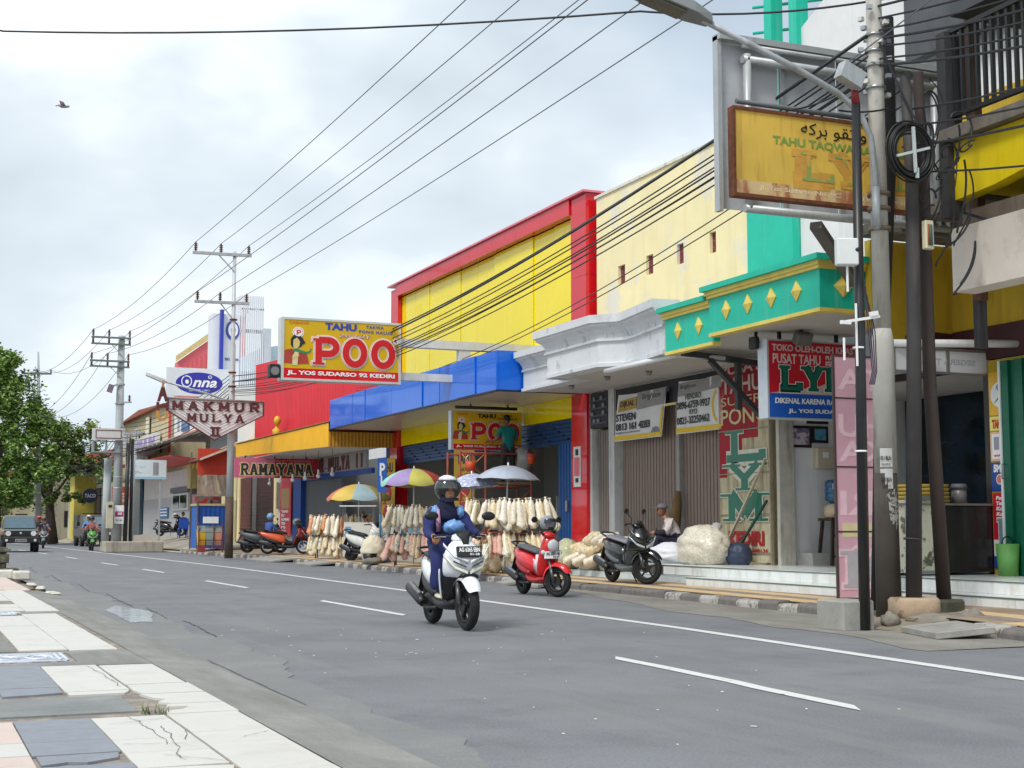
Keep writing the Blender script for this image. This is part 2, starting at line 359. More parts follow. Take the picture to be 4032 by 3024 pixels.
for y0, y1, xa, xb in [(-1.6, 1.8, 5.25, 5.36), (7.46, 11.11, 5.53, 5.66), (17.57, 21.5, 5.94, 5.93), (26.65, 30.45, 5.92, 5.88), (36.46, 39.6, 6.0, 5.94), (44.2, 47.4, 5.9, 5.8), (54, 57.4, 5.75, 5.7), (64, 67.4, 5.6, 5.5), (73, 76.5, 5.4, 5.3)]:
    n = 9; vs = []
    for i in range(n + 1):
        t = i / n; x = xa + (xb - xa) * t; y = y0 + (y1 - y0) * t; j = random.uniform(-.008, .008)
        if y0 > 7 and y0 < 8: j += (-0.022 if t < .42 else 0.022)
        sk = 0.12 if i in (0, n) else 0
        vs += [(x - 0.062 + j, y - sk, 0.005), (x + 0.062 + j, y + sk, 0.005)]
    MB().add(vs, [(2 * i, 2 * i + 1, 2 * i + 3, 2 * i + 2) for i in range(n)]).build('lane_dash', m_line, road)
# concrete gutter strips along both sides
m_gut = M('gutter_concrete', (134, 131, 124), 0.9, 0.16, 1.2, bump=0.5, bscale=90, world=True, dirt=0.7, dirtc=(104, 100, 92), dscale=(1.2, 0.4, 1), dlo=0.45, dhi=0.7, grain=.18, gscale=50)
m_gut2 = M('gutter_worn', (125, 125, 124), 0.9, 0.14, 1.5, bump=0.5, bscale=120, world=True, dirt=0.75, dirtc=(119, 120, 122), dscale=(1.0, 0.35, 1), dlo=0.4, dhi=0.6, grain=.2, gscale=60)
ywob = [i * 0.2 for i in range(-9, 270)]
wob = {round(y, 2): .07 * math.sin(y * 1.1) + .05 * math.sin(y * 2.7 + 1) + random.uniform(-.045, .045) for y in ywob}
struct(strip('left_gutter', lambda y: lx(y) - 0.06, lambda y: lx(y) + (0.62 if y > 13.5 else 0.62 - 0.05 * (13.5 - y)) + wob.get(round(y, 2), 0), ywob, 0.006, 0.004, m_gut2))
yw2 = [10.6 + i * 0.35 for i in range(42)]
struct(strip('right_gutter', lambda y: kx(y) - (1.45 + 0.1 * math.sin(y * 1.9) + random.uniform(-.05, .05)) * min(1, max(.1, (25.4 - y) / 9)), lambda y: kx(y) + 0.03, yw2, 0.004, 0.012, m_gut))
m_crack = M('crack', (88, 87, 86), 0.95, 0.2)
def crack(parent, pts, w, z, name='crack'):
    mb = MB(); vs = []
    for i, (x, y) in enumerate(pts):
        ww = w * random.uniform(.35, 1) * (0.3 if i in (0, len(pts) - 1) else 1)
        q0 = Vector(pts[max(0, i - 1)]); q1 = Vector(pts[min(len(pts) - 1, i + 1)]); t = (q1 - q0).normalized()
        vs += [(x - t.y * ww, y + t.x * ww, z), (x + t.y * ww, y - t.x * ww, z)]
    return mb.add(vs, [(2 * i, 2 * i + 1, 2 * i + 3, 2 * i + 2) for i in range(len(pts) - 1)]).build(name, m_crack, parent)
def jag(x0, y0, x1, y1, n, a):
    n *= 2; q = random.uniform(0, 9); return [(x0 + (x1 - x0) * i / n + a * .3 * math.sin(i * .6 + q) * math.sin(i * .37 + 2 * q) + random.uniform(-a, a) * .16, y0 + (y1 - y0) * i / n + random.uniform(-a, a) * .12) for i in range(n + 1)]
for y0, y1 in [(14.8, 17.6), (17.9, 20.6), (20.9, 25.4), (25.9, 30), (31, 36), (37, 43)]: crack(road, jag(3.0, y0, 3.12 + (y1 - 14) * .006, y1, 14, .05), .012, .008)
crack(road, jag(2.36, 8.9, 2.4, 12.3, 10, .03), .012, .0085)
m_pud = M('milky_puddle', (196, 206, 214), 0.12, 0.18, 3, world=True, c2=(120, 122, 126), c2lo=0.6, c2hi=0.66, c2scale=5)
pud = MB(); P = []
for i in range(26):
    t = 2 * math.pi * i / 26; P.append((2.72 + .24 * math.cos(t) * (1 + .25 * math.sin(3 * t + 1)) + .09 * math.sin(t), 19.1 + 1.85 * math.sin(t) * (1 + .12 * math.sin(5 * t)), 0.0095))
tag(pud.quad(*P).build('puddle', m_pud), 'milky wet puddle in the gutter beside the left pavement', 'puddle')
# litter specks on the asphalt
lit = MB()
for i in range(60):
    x = random.gauss(4.4, 1.25); y = random.uniform(5.5, 16); s_ = random.choice([.006, .007, .008, .01, .018]); a = random.uniform(0, 3.1)
    if not 2.9 < x < 7.6: continue
    lit.box((x, y, .008 + random.uniform(0, .004)), (s_ * 2, s_ * random.uniform(.5, 1.2), .004), rz=a, rx=random.uniform(-.2, .2))
o = lit.build('road_litter', M('petal', (226, 224, 214), 0.7, 0.12)); o['kind'] = 'stuff'; o['label'] = 'small pale petals and paper scraps scattered over the asphalt'; o['category'] = 'litter'
# ---- left pavement of 40 cm tiles
m_bed = M('tile_bed', (128, 122, 114), 0.95, 0.22, 3, bump=0.9, bscale=50, world=True, c2=(158, 146, 132), c2lo=.48, c2hi=.6, c2scale=6)
m_ramp = M('ramp_concrete', (136, 136, 131), 0.9, 0.16, 1.6, bump=0.5, bscale=110, world=True, dirt=0.6, dirtc=(112, 111, 106), dscale=(2, .3, 1), dlo=.42, dhi=.62, grain=.14, gscale=70)
pl_ = struct(MB().mm(-6, 1.84, -3, 60, -0.05, 0.048).build('left_pavement', m_bed))
mb = MB(); ys_ = [-3, 4, 8, 11.6, 13, 18, 24, 26]
vs = []
for y in ys_: vs += [(1.84, y, 0.052), (lx(y) + 0.01 * math.sin(y), y, 0.010)]
mb.add(vs, [(2 * i, 2 * i + 1, 2 * i + 3, 2 * i + 2) for i in range(len(ys_) - 1)])
mb.build('pavement_ramp', m_ramp, pl_)
tw = M('tile_white', (198, 196, 189), 0.45, 0.04, 3, bump=0.06, dirt=0.4, dirtc=(170, 165, 154), dscale=(2, 2, 1))
tg = M('tile_grey', (128, 133, 142), 0.6, 0.10, 8, bump=0.25, bscale=50, dirt=0.4, dirtc=(110, 114, 122), dscale=(3, 3, 1))
tp = M('tile_pink', (200, 182, 172), 0.55, 0.06, 4, bump=0.1, dirt=0.4, dirtc=(180, 166, 156), dscale=(2, 2, 1))
tile_me = {}
def tile(x0, y0, m, w=0.41, d=0.42):
    if m.name not in tile_me:
        o = MB().mm(0, 0.403, 0, 0.413, 0, 0.014).build('tile', m, pl_, bevel=.002); tile_me[m.name] = o; o.location = (x0 + .003, y0 + .003, .048); return o
    o = inst(tile_me[m.name], (x0 + .003, y0 + .003, .048 + random.uniform(-.0015, .0015)), pl_, (random.uniform(-.003, .003), random.uniform(-.003, .003), 0))
    if d != .42: o.scale = (1, (d - .007) / .413, 1)
    return o
def cols(x, y0, y1, m, step=0.42):
    y = y0
    while y < y1 - .1:
        d = min(step, y1 - y); tile(x, y, m, d=d); y += step
CX = [-.24, .17, .58, .99, 1.41]
cols(1.41, 3.4, 8.38, tw); cols(1.41, 10.06, 11.5, tw)
cols(.99, 6.57, 8.36, tw, .45); cols(.99, 4.2, 6.3, tw); cols(.99, 9.75, 11.6, tw, .46)
cols(.58, 7.1, 8.37, tg, .423); cols(.58, 4.3, 6.75, tg); cols(.58, 10.1, 11.7, tg, .40)
cols(.17, 7.55, 8.38, tp); tile(.17, 7.12, tw); cols(.17, 4.3, 7.1, tp); cols(.17, 10.1, 11.6, tg, .40); cols(-.24, 4.3, 8.4, tp)
cols(1.35, 13.02, 18.7, tw, .47); cols(.94, 13.15, 18.35, tw, .47); cols(.53, 16.7, 18.35, tw)
cols(1.45, 19.3, 25.7, tw, .46); cols(1.04, 19.4, 21.1, tw, .43); cols(1.04, 22.2, 25.5, tw, .46); cols(.63, 19.4, 24, tw, .46)
cols(1.6, 25.8, 32.6, tp); cols(1.19, 26, 32.6, tp)
# broken tiles along the hole
def shard(pts, m): 
    f = MB(); n = len(pts); f.add([(x, y, .048) for x, y in pts] + [(x, y, .0615) for x, y in pts], [tuple(range(n))[::-1], tuple(range(n, 2 * n))] + [(i, (i + 1) % n, n + (i + 1) % n, n + i) for i in range(n)])
    return f.build('broken_tile', m, pl_)
shard([(1.83, 8.4), (1.83, 8.85), (1.50, 8.86), (1.47, 8.74), (1.60, 8.72), (1.55, 8.60), (1.44, 8.55), (1.42, 8.4)], tw)
shard([(1.83, 8.87), (1.83, 9.42), (1.42, 9.44), (1.47, 9.2), (1.53, 9.12), (1.46, 8.98), (1.53, 8.88)], tw)
shard([(1.83, 9.45), (1.83, 10.04), (1.42, 10.03), (1.41, 9.7), (1.44, 9.46)], tw)
shard([(1.0, 9.55), (1.34, 9.56), (1.38, 9.66), (1.39, 9.73), (1.0, 9.73)], tw)
shard([(.6, 9.62), (.8, 9.66), (.97, 9.72), (.98, 10.06), (.6, 10.06)], tg)
shard([(.6, 6.8), (.72, 6.86), (.8, 6.82), (.95, 6.92), (.97, 7.07), (.6, 7.07)], tg)
shard([(1.0, 6.33), (1.36, 6.33), (1.4, 6.5), (1.2, 6.54), (1.0, 6.55)], tw)
tag_ = MB().mm(.2, 1.29, 8.62, 9.46, .03, .058).build('concrete_patch', M('patch', (128, 131, 130), 0.85, 0.18, 2, bump=0.7, bscale=30, dirt=.6, dirtc=(104, 106, 106), dscale=(2, 2, 1)), pl_)
for pts in [jag(1.03, 8.05, 1.39, 8.2, 7, .03), jag(1.2, 8.34, 1.24, 7.2, 10, .05), jag(1.02, 7.3, 1.3, 7.22, 6, .02), jag(1.3, 7.9, 1.22, 6.7, 9, .06), jag(1.32, 7.3, 1.41, 7.7, 5, .03), jag(1.33, 11.5, 1.37, 9.9, 10, .05), jag(1.1, 11.2, 1.36, 11.3, 6, .03), jag(1.15, 6.9, 1.4, 6.6, 6, .03), jag(1.6, 7.3, 1.8, 7.5, 5, .03)]:
    crack(pl_, pts, .003, .0655)
for x in (.99, 1.41): pass
m_bl = M('relief_cover', (176, 184, 196), 0.5, 0.1, 6, c2=(120, 128, 142), c2lo=.48, c2hi=.52, c2scale=10)
for (x0, x1, y0, y1) in [(.3, 1.27, 12.02, 12.82), (.5, 1.3, 18.5, 19.25)]:
    dc = MB().mm(x0, x1, y0, y1, .03, .060).build('relief_slab', m_bl, pl_)
    f = MB()
    for k in (0, .05): 
        f.mm(x0 + .02 + k, x1 - .02 - k, y0 + .02 + k, y0 + .04 + k, .058, .066); f.mm(x0 + .02 + k, x1 - .02 - k, y1 - .04 - k, y1 - .02 - k, .058, .066); f.mm(x1 - .04 - k, x1 - .02 - k, y0 + .02 + k, y1 - .02 - k, .058, .066)
    for j in range(3):
        cx, cy = x0 + .2 + .27 * j, (y0 + y1) / 2
        f.tube([(cx + .12 * math.cos(t * .45) * (1 - t * .03), cy + .22 * math.sin(t * .45) * (1 - t * .03), .061) for t in range(22)], .008, 5)
    f.build('relief_pattern', M('relief_edge', (206, 210, 216), 0.5, .08), dc)
cs = MB().mm(-1.5, 1.83, 11.62, 12.0, .03, .056).mm(1.31, 1.83, 12.0, 12.98, .03, .056).mm(-1.5, .28, 12.0, 13.1, .03, .056).mm(.28, 1.31, 12.83, 13.0, .03, .056).build('concrete_strip', m_ramp, pl_)
MB().mm(1.32, 1.85, 18.78, 19.26, .03, .054).mm(-2, .92, 13.12, 16.6, .03, .056).build('concrete_strip', m_ramp, pl_)
# weeds in the hole
wd = MB()
for k in range(26):
    a = random.uniform(0, 6.28); l = random.uniform(.05, .13); b = Vector((1.37 + random.uniform(-.09, .08), 8.52 + random.uniform(-.06, .1), .05)); t = b + Vector((math.cos(a) * l * .5, math.sin(a) * l * .5, l * .6)); s_ = Vector((-math.sin(a), math.cos(a), 0)) * .004
    wd.quad(b - s_, b + s_, t)
o = wd.build('weeds', M('weed_green', (74, 98, 50), .7, .2)); o['kind'] = 'stuff'; o['label'] = 'small green weeds growing in the broken tile gap'; o['category'] = 'weeds'
# painted stones and the corner bollard on the left
m_stone = M('painted_stone', (206, 202, 192), 0.8, 0.15, 6, bump=0.4, dirt=0.8, dirtc=(120, 112, 100), dscale=(2, 2, 2))
for i, (x, y, sx, sy, sz) in enumerate([(1.95, 33.0, .5, .5, .2), (2.32, 32.4, .34, .5, .19), (2.3, 25.0, .16, .6, .05), (2.28, 27.2, .16, .7, .05), (2.26, 28.9, .16, .7, .05)]):
    b = MB().box((x, y, sz / 2 + .01), (sx, sy, sz), rz=.1 * (i % 3 - 1)).build('kerb_block', m_stone, pl_, bevel=.03)
m_bol = M('old_stone', (84, 82, 74), 0.9, 0.3, 8, bump=0.6, c2=(120, 116, 84), c2lo=.55, c2hi=.62, c2scale=7)
bo = thing('stone_bollard', 'weathered dark stone bollard with square cap at the left pavement edge', 'bollard', (2.0, 34.2, .05))
MB().box((2.0, 34.2, .13), (.74, .6, .17)).build('plinth', m_bol, bo, bevel=.02)
MB().box((1.93, 34.2, .27), (.36, .36, .12)).box((1.93, 34.2, .43), (.46, .46, .2)).box((1.93, 34.2, .555), (.36, .36, .05)).build('shaft', m_bol, bo, bevel=.015)
MB().box((1.93, 34.2, .61), (.52, .5, .07)).box((1.93, 34.2, .66), (.4, .38, .05)).build('cap', m_bol, bo, bevel=.01)
# ---- right pavement
m_pvb = M('pavement_brown', (150, 132, 110), 0.9, 0.14, 2, bump=0.3, world=True, dirt=0.6, dirtc=(118, 108, 96), dscale=(1.2, .5, 1), dlo=.45, dhi=.66)
rp_ = struct(strip('right_pavement', lambda y: kx(y) + .16, lambda y: 14.4, [2, 8, 11.2, 13, 14.9, 18, 22, 26, 30, 36, 41, 46, 52, 57, 62, 68, 75], 0.132, 0.205, m_pvb))
ty = M('paver_yellow', (206, 178, 136), 0.8, 0.10, 4, bump=0.25, dirt=0.5, dirtc=(168, 144, 114), dscale=(2, 2, 1))
tgr = M('paver_grey', (140, 128, 120), 0.85, 0.12, 4, bump=0.25, dirt=0.5, dirtc=(112, 104, 98), dscale=(2, 2, 1))
pv = {}
def paver(x, y, z, m, w, ang):
    k = (m.name, w)
    if k not in pv:
        pv[k] = MB().mm(-w / 2, w / 2, -.298, .298, -.02, 0).build('paver', m, rp_); o = pv[k]
    else: o = inst(pv[k], (0, 0, 0), rp_)
    o.location = (x, y, z); o.rotation_euler = (random.uniform(-.004, .004), -.022, ang); return o
y = 9.0
while y < 50:
    k0 = kx(y); ang = -math.atan2(kx(y + .6) - kx(y), .6)
    zz = lambda x: .132 + (x - k0 - .16) * (.073 / (14.4 - k0 - .16)) + .006
    for dx, w, m in [(.32, .28, ty), (.59, .24, tgr), (.86, .28, ty)]:
        if 11.6 < y < 14.9 and dx < .5: continue
        paver(k0 + dx, y, zz(k0 + dx) + random.uniform(0, .003), m, w, ang)
    y += .6
m_kw = M('kerb_white', (172, 168, 162), 0.85, 0.1, 6, bump=0.5, c2=(118, 110, 104), c2lo=.49, c2hi=.58, c2scale=7)
m_kb = M('kerb_dark', (110, 106, 103), 0.9, 0.18, 5, bump=0.6, c2=(120, 112, 104), c2lo=.55, c2hi=.66, c2scale=5)
kb = {}
def kerb(x, y, i, l, ang, m, dz=0):
    if m.name not in kb:
        f = MB(); f.loft([[(-.1, yy, -.04), (-.095, yy, .10), (-.06, yy, .135), (.11, yy, .14), (.11, yy, -.04)] for yy in (-.5, .5)], smooth=False); o = f.build('kerb_block', m, rp_, bevel=.012); kb[m.name] = o
    else: o = inst(kb[m.name], (0, 0, 0), rp_)
    o.location = (x, y, random.uniform(-.02, .006) + dz); o.scale = (1, l, random.uniform(.92, 1.05)); o.rotation_euler = (random.uniform(-.025, .025), random.uniform(-.05, .03), ang + random.uniform(-.05, .05)); return o
y = 8.2; i = 0
while y < 64:
    l = random.uniform(.5, .62) if y < 22 else random.uniform(.42, .55); yc = y + l / 2
    ang = -math.atan2(kx(yc + .3) - kx(yc - .3), .6)
    gap = (12.0 < yc < 14.35) or (25.6 < yc < 26.4) or (40.6 < yc < 42.6) or (45.5 < yc < 49.5)
    if not gap:
        m = m_kw if i % 2 == 0 else m_kb
        if 20.5 < yc < 24.5: m = m_kb
        kerb(kx(yc) + .06, yc, i, l * .97, ang, m)
    y += l; i += 1
m_dirt = M('pole_dirt', (132, 122, 106), 0.95, 0.25, 4, bump=1.0, bscale=30, world=True)
dm = MB()
import itertools
rings = []
for rr, zz_ in [(1.0, .012), (.75, .05), (.4, .10), (.02, .12)]: rings.append([(10.65 + rr * .85 * math.cos(2 * math.pi * i / 20) * (1 + .15 * math.sin(i * 2.3)), 13.35 + rr * 1.15 * math.sin(2 * math.pi * i / 20) * (1 + .12 * math.sin(i * 1.7)), zz_ + .01 * math.sin(i * 3.1)) for i in range(20)])
struct(dm.loft(rings, cap=False).build('dirt_mound', m_dirt))
for (x, y, sx, sy, sz, rz, rx, ry, nm) in [(9.95, 11.95, .62, .95, .07, -.3, 0, .09, 'ramp_slab'), (10.95, 24.6, .5, .7, .06, .2, 0, .13, 'ramp_slab'), (11.1, 26.0, .6, .75, .06, -.1, 0, .16, 'ramp_slab'), (11.35, 47.5, .9, 3.6, .06, 0, 0, .1, 'ramp_slab'), (11.3, 41.6, .8, 1.8, .06, 0, 0, .1, 'ramp_slab')]:
    MB().box((x, y, .07), (sx, sy, sz), rz=rz, rx=rx, ry=-ry).build(nm, concrete, rp_, bevel=.008)
# raised forecourt on the far right side
m_fc = M('forecourt', (168, 162, 150), 0.9, 0.13, 1.2, bump=0.3, world=True, dirt=0.6, dirtc=(130, 124, 114), dscale=(1.2, .4, 1), dlo=.45, dhi=.66)
mb = MB(); vs = []
for y in (62, 66, 72, 80, 95, 120): vs += [(kx(y) - .1, y, .02), (kx(y) + .9, y, .18), (14.5, y, .25 if y < 64 else (.4 if y < 70 else .72)), (20, y, .9)]
mb.add(vs, [(4 * i + j, 4 * i + j + 1, 4 * i + j + 5, 4 * i + j + 4) for i in range(5) for j in range(3)])
struct(mb.build('forecourt', m_fc))
# ============================================================ steps in front of the near shops
m_tile = M('step_tile', (222, 226, 224), 0.25, 0.05, 3, dirt=0.45, dirtc=(176, 168, 150), dscale=(2, 2, .8), dlo=.5, dhi=.68)
m_tile_b = M('step_tile_blue', (196, 208, 210), 0.4, 0.08, 3, dirt=0.5, dirtc=(150, 156, 154), dscale=(2, 2, .6))
m_grout = M('grout', (150, 150, 142), .9, .2, 4)
m_edge = M('step_edge', (86, 108, 104), .4, .1)
steps = struct(MB().mm(12.2, 14.3, 8, 21.2, .05, .285).mm(12.62, 16.9, 8, 23.2, .05, .455).mm(12.55, 14.3, 21.2, 29.2, .05, .27).mm(13.1, 14.4, 23.2, 29.2, .05, .44).mm(14.0, 14.42, 22.9, 28.9, .3, .76).build('shop_steps', m_grout))
tl = {}
def stile(x, y, z, w, h, m=m_tile):
    k = (m.name, w, h)
    if k not in tl: tl[k] = MB().mm(-.006, 0, -w / 2 + .002, w / 2 - .002, 0.002, h - .002).build('tile', m, steps); o = tl[k]
    else: o = inst(tl[k], (0, 0, 0), steps)
    o.location = (x, y, z); o.rotation_euler = (0, 0, random.uniform(-.004, .004)); return o
y = 8.15
while y < 21.1:
    stile(12.2, y, .135, .30, .15); y += .30
y = 8.1
while y < 23.1:
    stile(12.62, y, .29, .30, .165); y += .30
for i in range(10): stile(12.55, 21.6 + i * .8, .13, .8, .14, m_tile_b)
for i in range(8): stile(13.1, 23.6 + i * .8, .27, .8, .17, m_tile_b)
MB().mm(12.192, 12.62, 8, 21.2, .285, .290).build('tread', m_tile, steps); MB().mm(12.612, 16.8, 8, 23.2, .455, .461).build('tread', m_tile, steps)
MB().mm(12.54, 13.1, 21.2, 29.2, .27, .275).mm(13.09, 14.0, 23.2, 29.2, .44, .445).mm(13.98, 14.42, 22.9, 28.9, .76, .768).build('tread', m_tile_b, steps)
MB().mm(12.186, 12.2, 8, 21.2, .268, .2845).mm(12.606, 12.62, 8, 23.2, .438, .4545).build('nosing', m_edge, steps)
MB().mm(12.53, 12.56, 20.95, 21.25, .13, .275).mm(12.6, 12.63, 22.75, 23.25, .29, .445).build('broken_corner', M('broken_concrete', (84, 80, 74), .95, .3, 12, bump=.8), steps)
# ============================================================ corner shop with the teal canopy
teal = M('teal_paint', (16, 190, 162), 0.5, 0.06, 2, dirt=0.22, dirtc=(150, 214, 198), dscale=(5, 5, .3), dlo=.55, dhi=.7)
gold = M('gold_paint', (232, 208, 104), 0.5, 0.08, 4, dirt=.3, dirtc=(160, 132, 70))
wwall = M('white_wall', (224, 225, 226), 0.8, 0.05, 1.5, dirt=0.3, dirtc=(170, 168, 164))
soffit = M('soffit', (196, 192, 186), 0.85, 0.06, 2, dirt=.25, dirtc=(150, 144, 136), dscale=(1, 1, 1))
gs_ = thing('corner_shop', 'white shop with teal canopy and gold diamonds behind the near utility poles', 'shop', (14.3, 18.5, .1))
MB().mm(14.3, 14.55, 12.0, 20.7, 4.3, 8.2).mm(14.5, 17.5, 21.3, 21.5, .3, 8).mm(17, 17.2, 12, 21.5, .3, 8).mm(14.5, 17.2, 12.0, 12.2, .3, 8.2).build('wall', wwall, gs_)
f = MB(); f.prism([(14.35, 20.7, 8.2), (14.35, 12.0, 8.2), (14.35, 12.0, 12.3), (14.35, 18.2, 11.0), (14.35, 21.2, 9.75)], (.18, 0, 0), 0); f.build('sloped_parapet', wwall, gs_)
MB().mm(14.2, 14.5, 20.85, 22.28, 4.2, 9.0).mm(14.14, 14.5, 20.72, 20.86, 4.9, 9.0).build('pilaster', teal, gs_)
MB().mm(14.55, 17, 12.2, 21.3, 3.45, 3.55).build('ceiling', soffit, gs_)
f = MB()
for y in (21.55, 20.75): f.mm(14.25, 14.5, y - .12, y + .12, 9.0, 13)
f.mm(14.3, 14.45, 12, 22.2, 11.6, 11.75); f.mm(16.4, 16.6, 20.5, 20.7, 9, 13).mm(16.4, 16.6, 17, 17.2, 9, 13)
f.build('terrace_post', teal, gs_)
for z in (9.9, 10.4, 10.9): MB().cyl((14.35, 22.2, z), (16.5, 20.6, z + .1), .03).build('terrace_rail', teal, gs_)
MB().mm(14.3, 17.2, 15, 22.3, 12.6, 12.7).build('terrace_roof', M('green_roof', (40, 116, 92), .6, .1), gs_)
cn = MB().mm(12.2, 14.3, 16.97, 21.7, 4.262, 4.42).build('canopy', soffit, gs_)
f = MB().mm(12.0, 12.12, 16.93, 20.0, 4.28, 4.90).mm(12.08, 12.2, 20.0, 21.62, 4.16, 4.78).mm(12.12, 14.3, 16.93, 17.05, 4.28, 4.90)
f.build('fascia', teal, cn)
f = MB().mm(11.98, 12.14, 16.91, 20.0, 4.225, 4.28).mm(12.06, 12.22, 20.0, 21.62, 4.105, 4.16).mm(12.14, 14.3, 16.91, 17.07, 4.225, 4.28)
f.mm(11.955, 12.1, 16.885, 20.02, 4.85, 4.90).mm(11.925, 12.1, 16.855, 20.05, 4.90, 4.965).mm(12.035, 12.2, 20.03, 21.64, 4.73, 4.78).mm(12.005, 12.2, 20.05, 21.66, 4.78, 4.845).mm(12.1, 14.3, 16.885, 17.0, 4.85, 4.90).mm(12.1, 14.3, 16.855, 17.0, 4.90, 4.965)
f.build('gold_moulding', gold, cn)
MB().mm(11.86, 12.12, 16.79, 20.09, 4.965, 5.05).mm(11.94, 12.2, 20.09, 21.7, 4.845, 4.93).mm(12.12, 14.3, 16.79, 17.05, 4.965, 5.05).build('cornice', teal, cn)
def diamond(fr, a, b, ra, rb, h):
    mb = MB(); C_ = fr.p(a, b, h); Q = [fr.p(a, b + rb, .02), fr.p(a + ra, b, .02), fr.p(a, b - rb, .02), fr.p(a - ra, b, .02)]; Q0 = [fr.p(a, b + rb, 0), fr.p(a + ra, b, 0), fr.p(a, b - rb, 0), fr.p(a - ra, b, 0)]
    mb.add(Q + [C_] + Q0, [(0, 4, 1), (1, 4, 2), (2, 4, 3), (3, 4, 0), (0, 1, 6, 5), (1, 2, 7, 6), (2, 3, 8, 7), (3, 0, 5, 8)]); return mb.build('gold_diamond', gold, cn)
fr = frx(12.0, 20.0, 4.28)
for a in (.48, 1.12, 1.78, 2.45): diamond(fr, a + .05, .32, .13, .155, .07)
fr = frx(12.08, 21.62, 4.16)
for a in (.45, 1.15): diamond(fr, a, .32, .12, .15, .07)
diamond(fry(12.12, 16.93, 4.28), .28, .33, .16, .16, .07)
# awning pole, brackets and lamp under the canopy
MB().cyl((12.05, 23.9, 4.06), (12.3, 21.6, 4.13), .045).cyl((12.3, 21.6, 4.13), (13.2, 21.5, 4.1), .04).build('awning_pole', white_pt, gs_)
MB().bar((12.35, 21.5, 4.15), (14.2, 21.7, 4.05), .12, .1).bar((12.9, 21.5, 4.05), (14.0, 21.6, 3.1), .1, .08).bar((13.5, 21.55, 4.05), (13.5, 21.55, 3.2), .1).build('awning_frame', M('awning_frame', (70, 72, 74), .6, .2, metal=.2), gs_)
def bulb(x, y, z, parent, drop=.12, r=.045):
    b = MB().cyl((x, y, z), (x, y, z - drop), .03, .035, 10).build('lamp_holder', white_pt, parent)
    MB().ell((x, y, z - drop - r * .8), r, 10, 8).build('bulb', M('bulb_glass', (222, 226, 226), .15, .03, trans=.2), b); return b
bulb(13.2, 20.2, 4.26, gs_)
MB().mm(14.05, 14.35, 21.18, 23.18, 4.1, 4.3).mm(14.1, 14.4, 21.2, 21.3, .46, 4.1).build('panel_jamb', M('jamb', (190, 186, 176), .7, .1, dirt=.6), gs_)
# olive wall over the entrance, maroon band
olive = M('olive_wall', (196, 164, 38), 0.7, 0.07, 1.5, dirt=0.5, dirtc=(128, 104, 36), dscale=(2.5, 2.5, .3), dlo=.46, dhi=.68)
MB().mm(14.22, 14.3, 12.0, 16.78, 4.0, 7.4).mm(12.78, 14.3, 16.76, 16.9, 4.0, 5.3).build('yellow_wall', olive, gs_)
MB().mm(14.20, 14.3, 12.0, 16.76, 3.52, 4.0).mm(13.3, 14.3, 16.74, 16.9, 3.52, 4.0).build('maroon_band', M('maroon', (66, 24, 28), .6, .25, 3, dirt=.5, dirtc=(40, 34, 34)), gs_)
f = MB(); fr = fry(12.78, 16.76, 3.55); f2 = fr.poly(f, [(0, 0), (.85, 0), (.62, .08), (.52, .22), (.56, .36), (.7, .44), (1.0, .45), (1.5, .43), (1.5, .5), (0, .5)], .0, .03); f.build('yellow_swirl', olive, gs_)
MB().mm(14.02, 14.2, 14.4, 17.4, 8.3, 11.5).build('grey_tarpaulin', M('tarp_dark', (86, 88, 92), .8, .2, 1, dirt=.5, dirtc=(56, 58, 62)), gs_); MB().mm(14.0, 14.2, 13.3, 14.4, 7.6, 11.0).build('teal_box', teal, gs_)
MB().cyl((12.4, 16.1, 3.68), (14.25, 15.4, 3.68), .055).build('white_pipe', white_pt, gs_)
# interior
m_mural = M('night_mural', (10, 34, 50), .12, .4, 1.2, c2=(8, 16, 20), c2lo=.48, c2hi=.56, c2scale=1.5, dirt=.5, dirtc=(28, 66, 82), dscale=(.5, .5, 2), dlo=.55, dhi=.68)
MB().mm(16.85, 16.98, 12.3, 21.2, .46, 3.44).build('dark_glass_wall', m_mural, gs_)
MB().mm(14.28, 14.42, 16.0, 16.2, .46, 3.5).mm(14.28, 14.42, 15.98, 21.2, 3.42, 3.52).build('door_frame', M('door_frame', (42, 34, 32), .4, .2), gs_)
MB().mm(14.2, 14.36, 14.2, 16.0, .46, 3.5).build('pier', olive, gs_)
fd = MB()
for i in range(7):
    y = 15.6 - i * .14; fd.mm(14.06 + (.05 if i % 2 else 0), 14.12 + (.05 if i % 2 else 0), y - .14, y, .47, 3.45)
gd = fd.build('folding_door', M('green_door', (12, 98, 74), .4, .12, metal=.1), gs_)
MB().mm(14.04, 14.2, 15.6, 15.635, .47, 3.45).build('door_stile', white_pt, gd)
MB().tube([(14.04, 15.55, 2.0), (13.99, 15.55, 2.0), (13.99, 15.55, 1.8), (14.04, 15.55, 1.8)], .012, 6).build('door_handle', steel, gd)
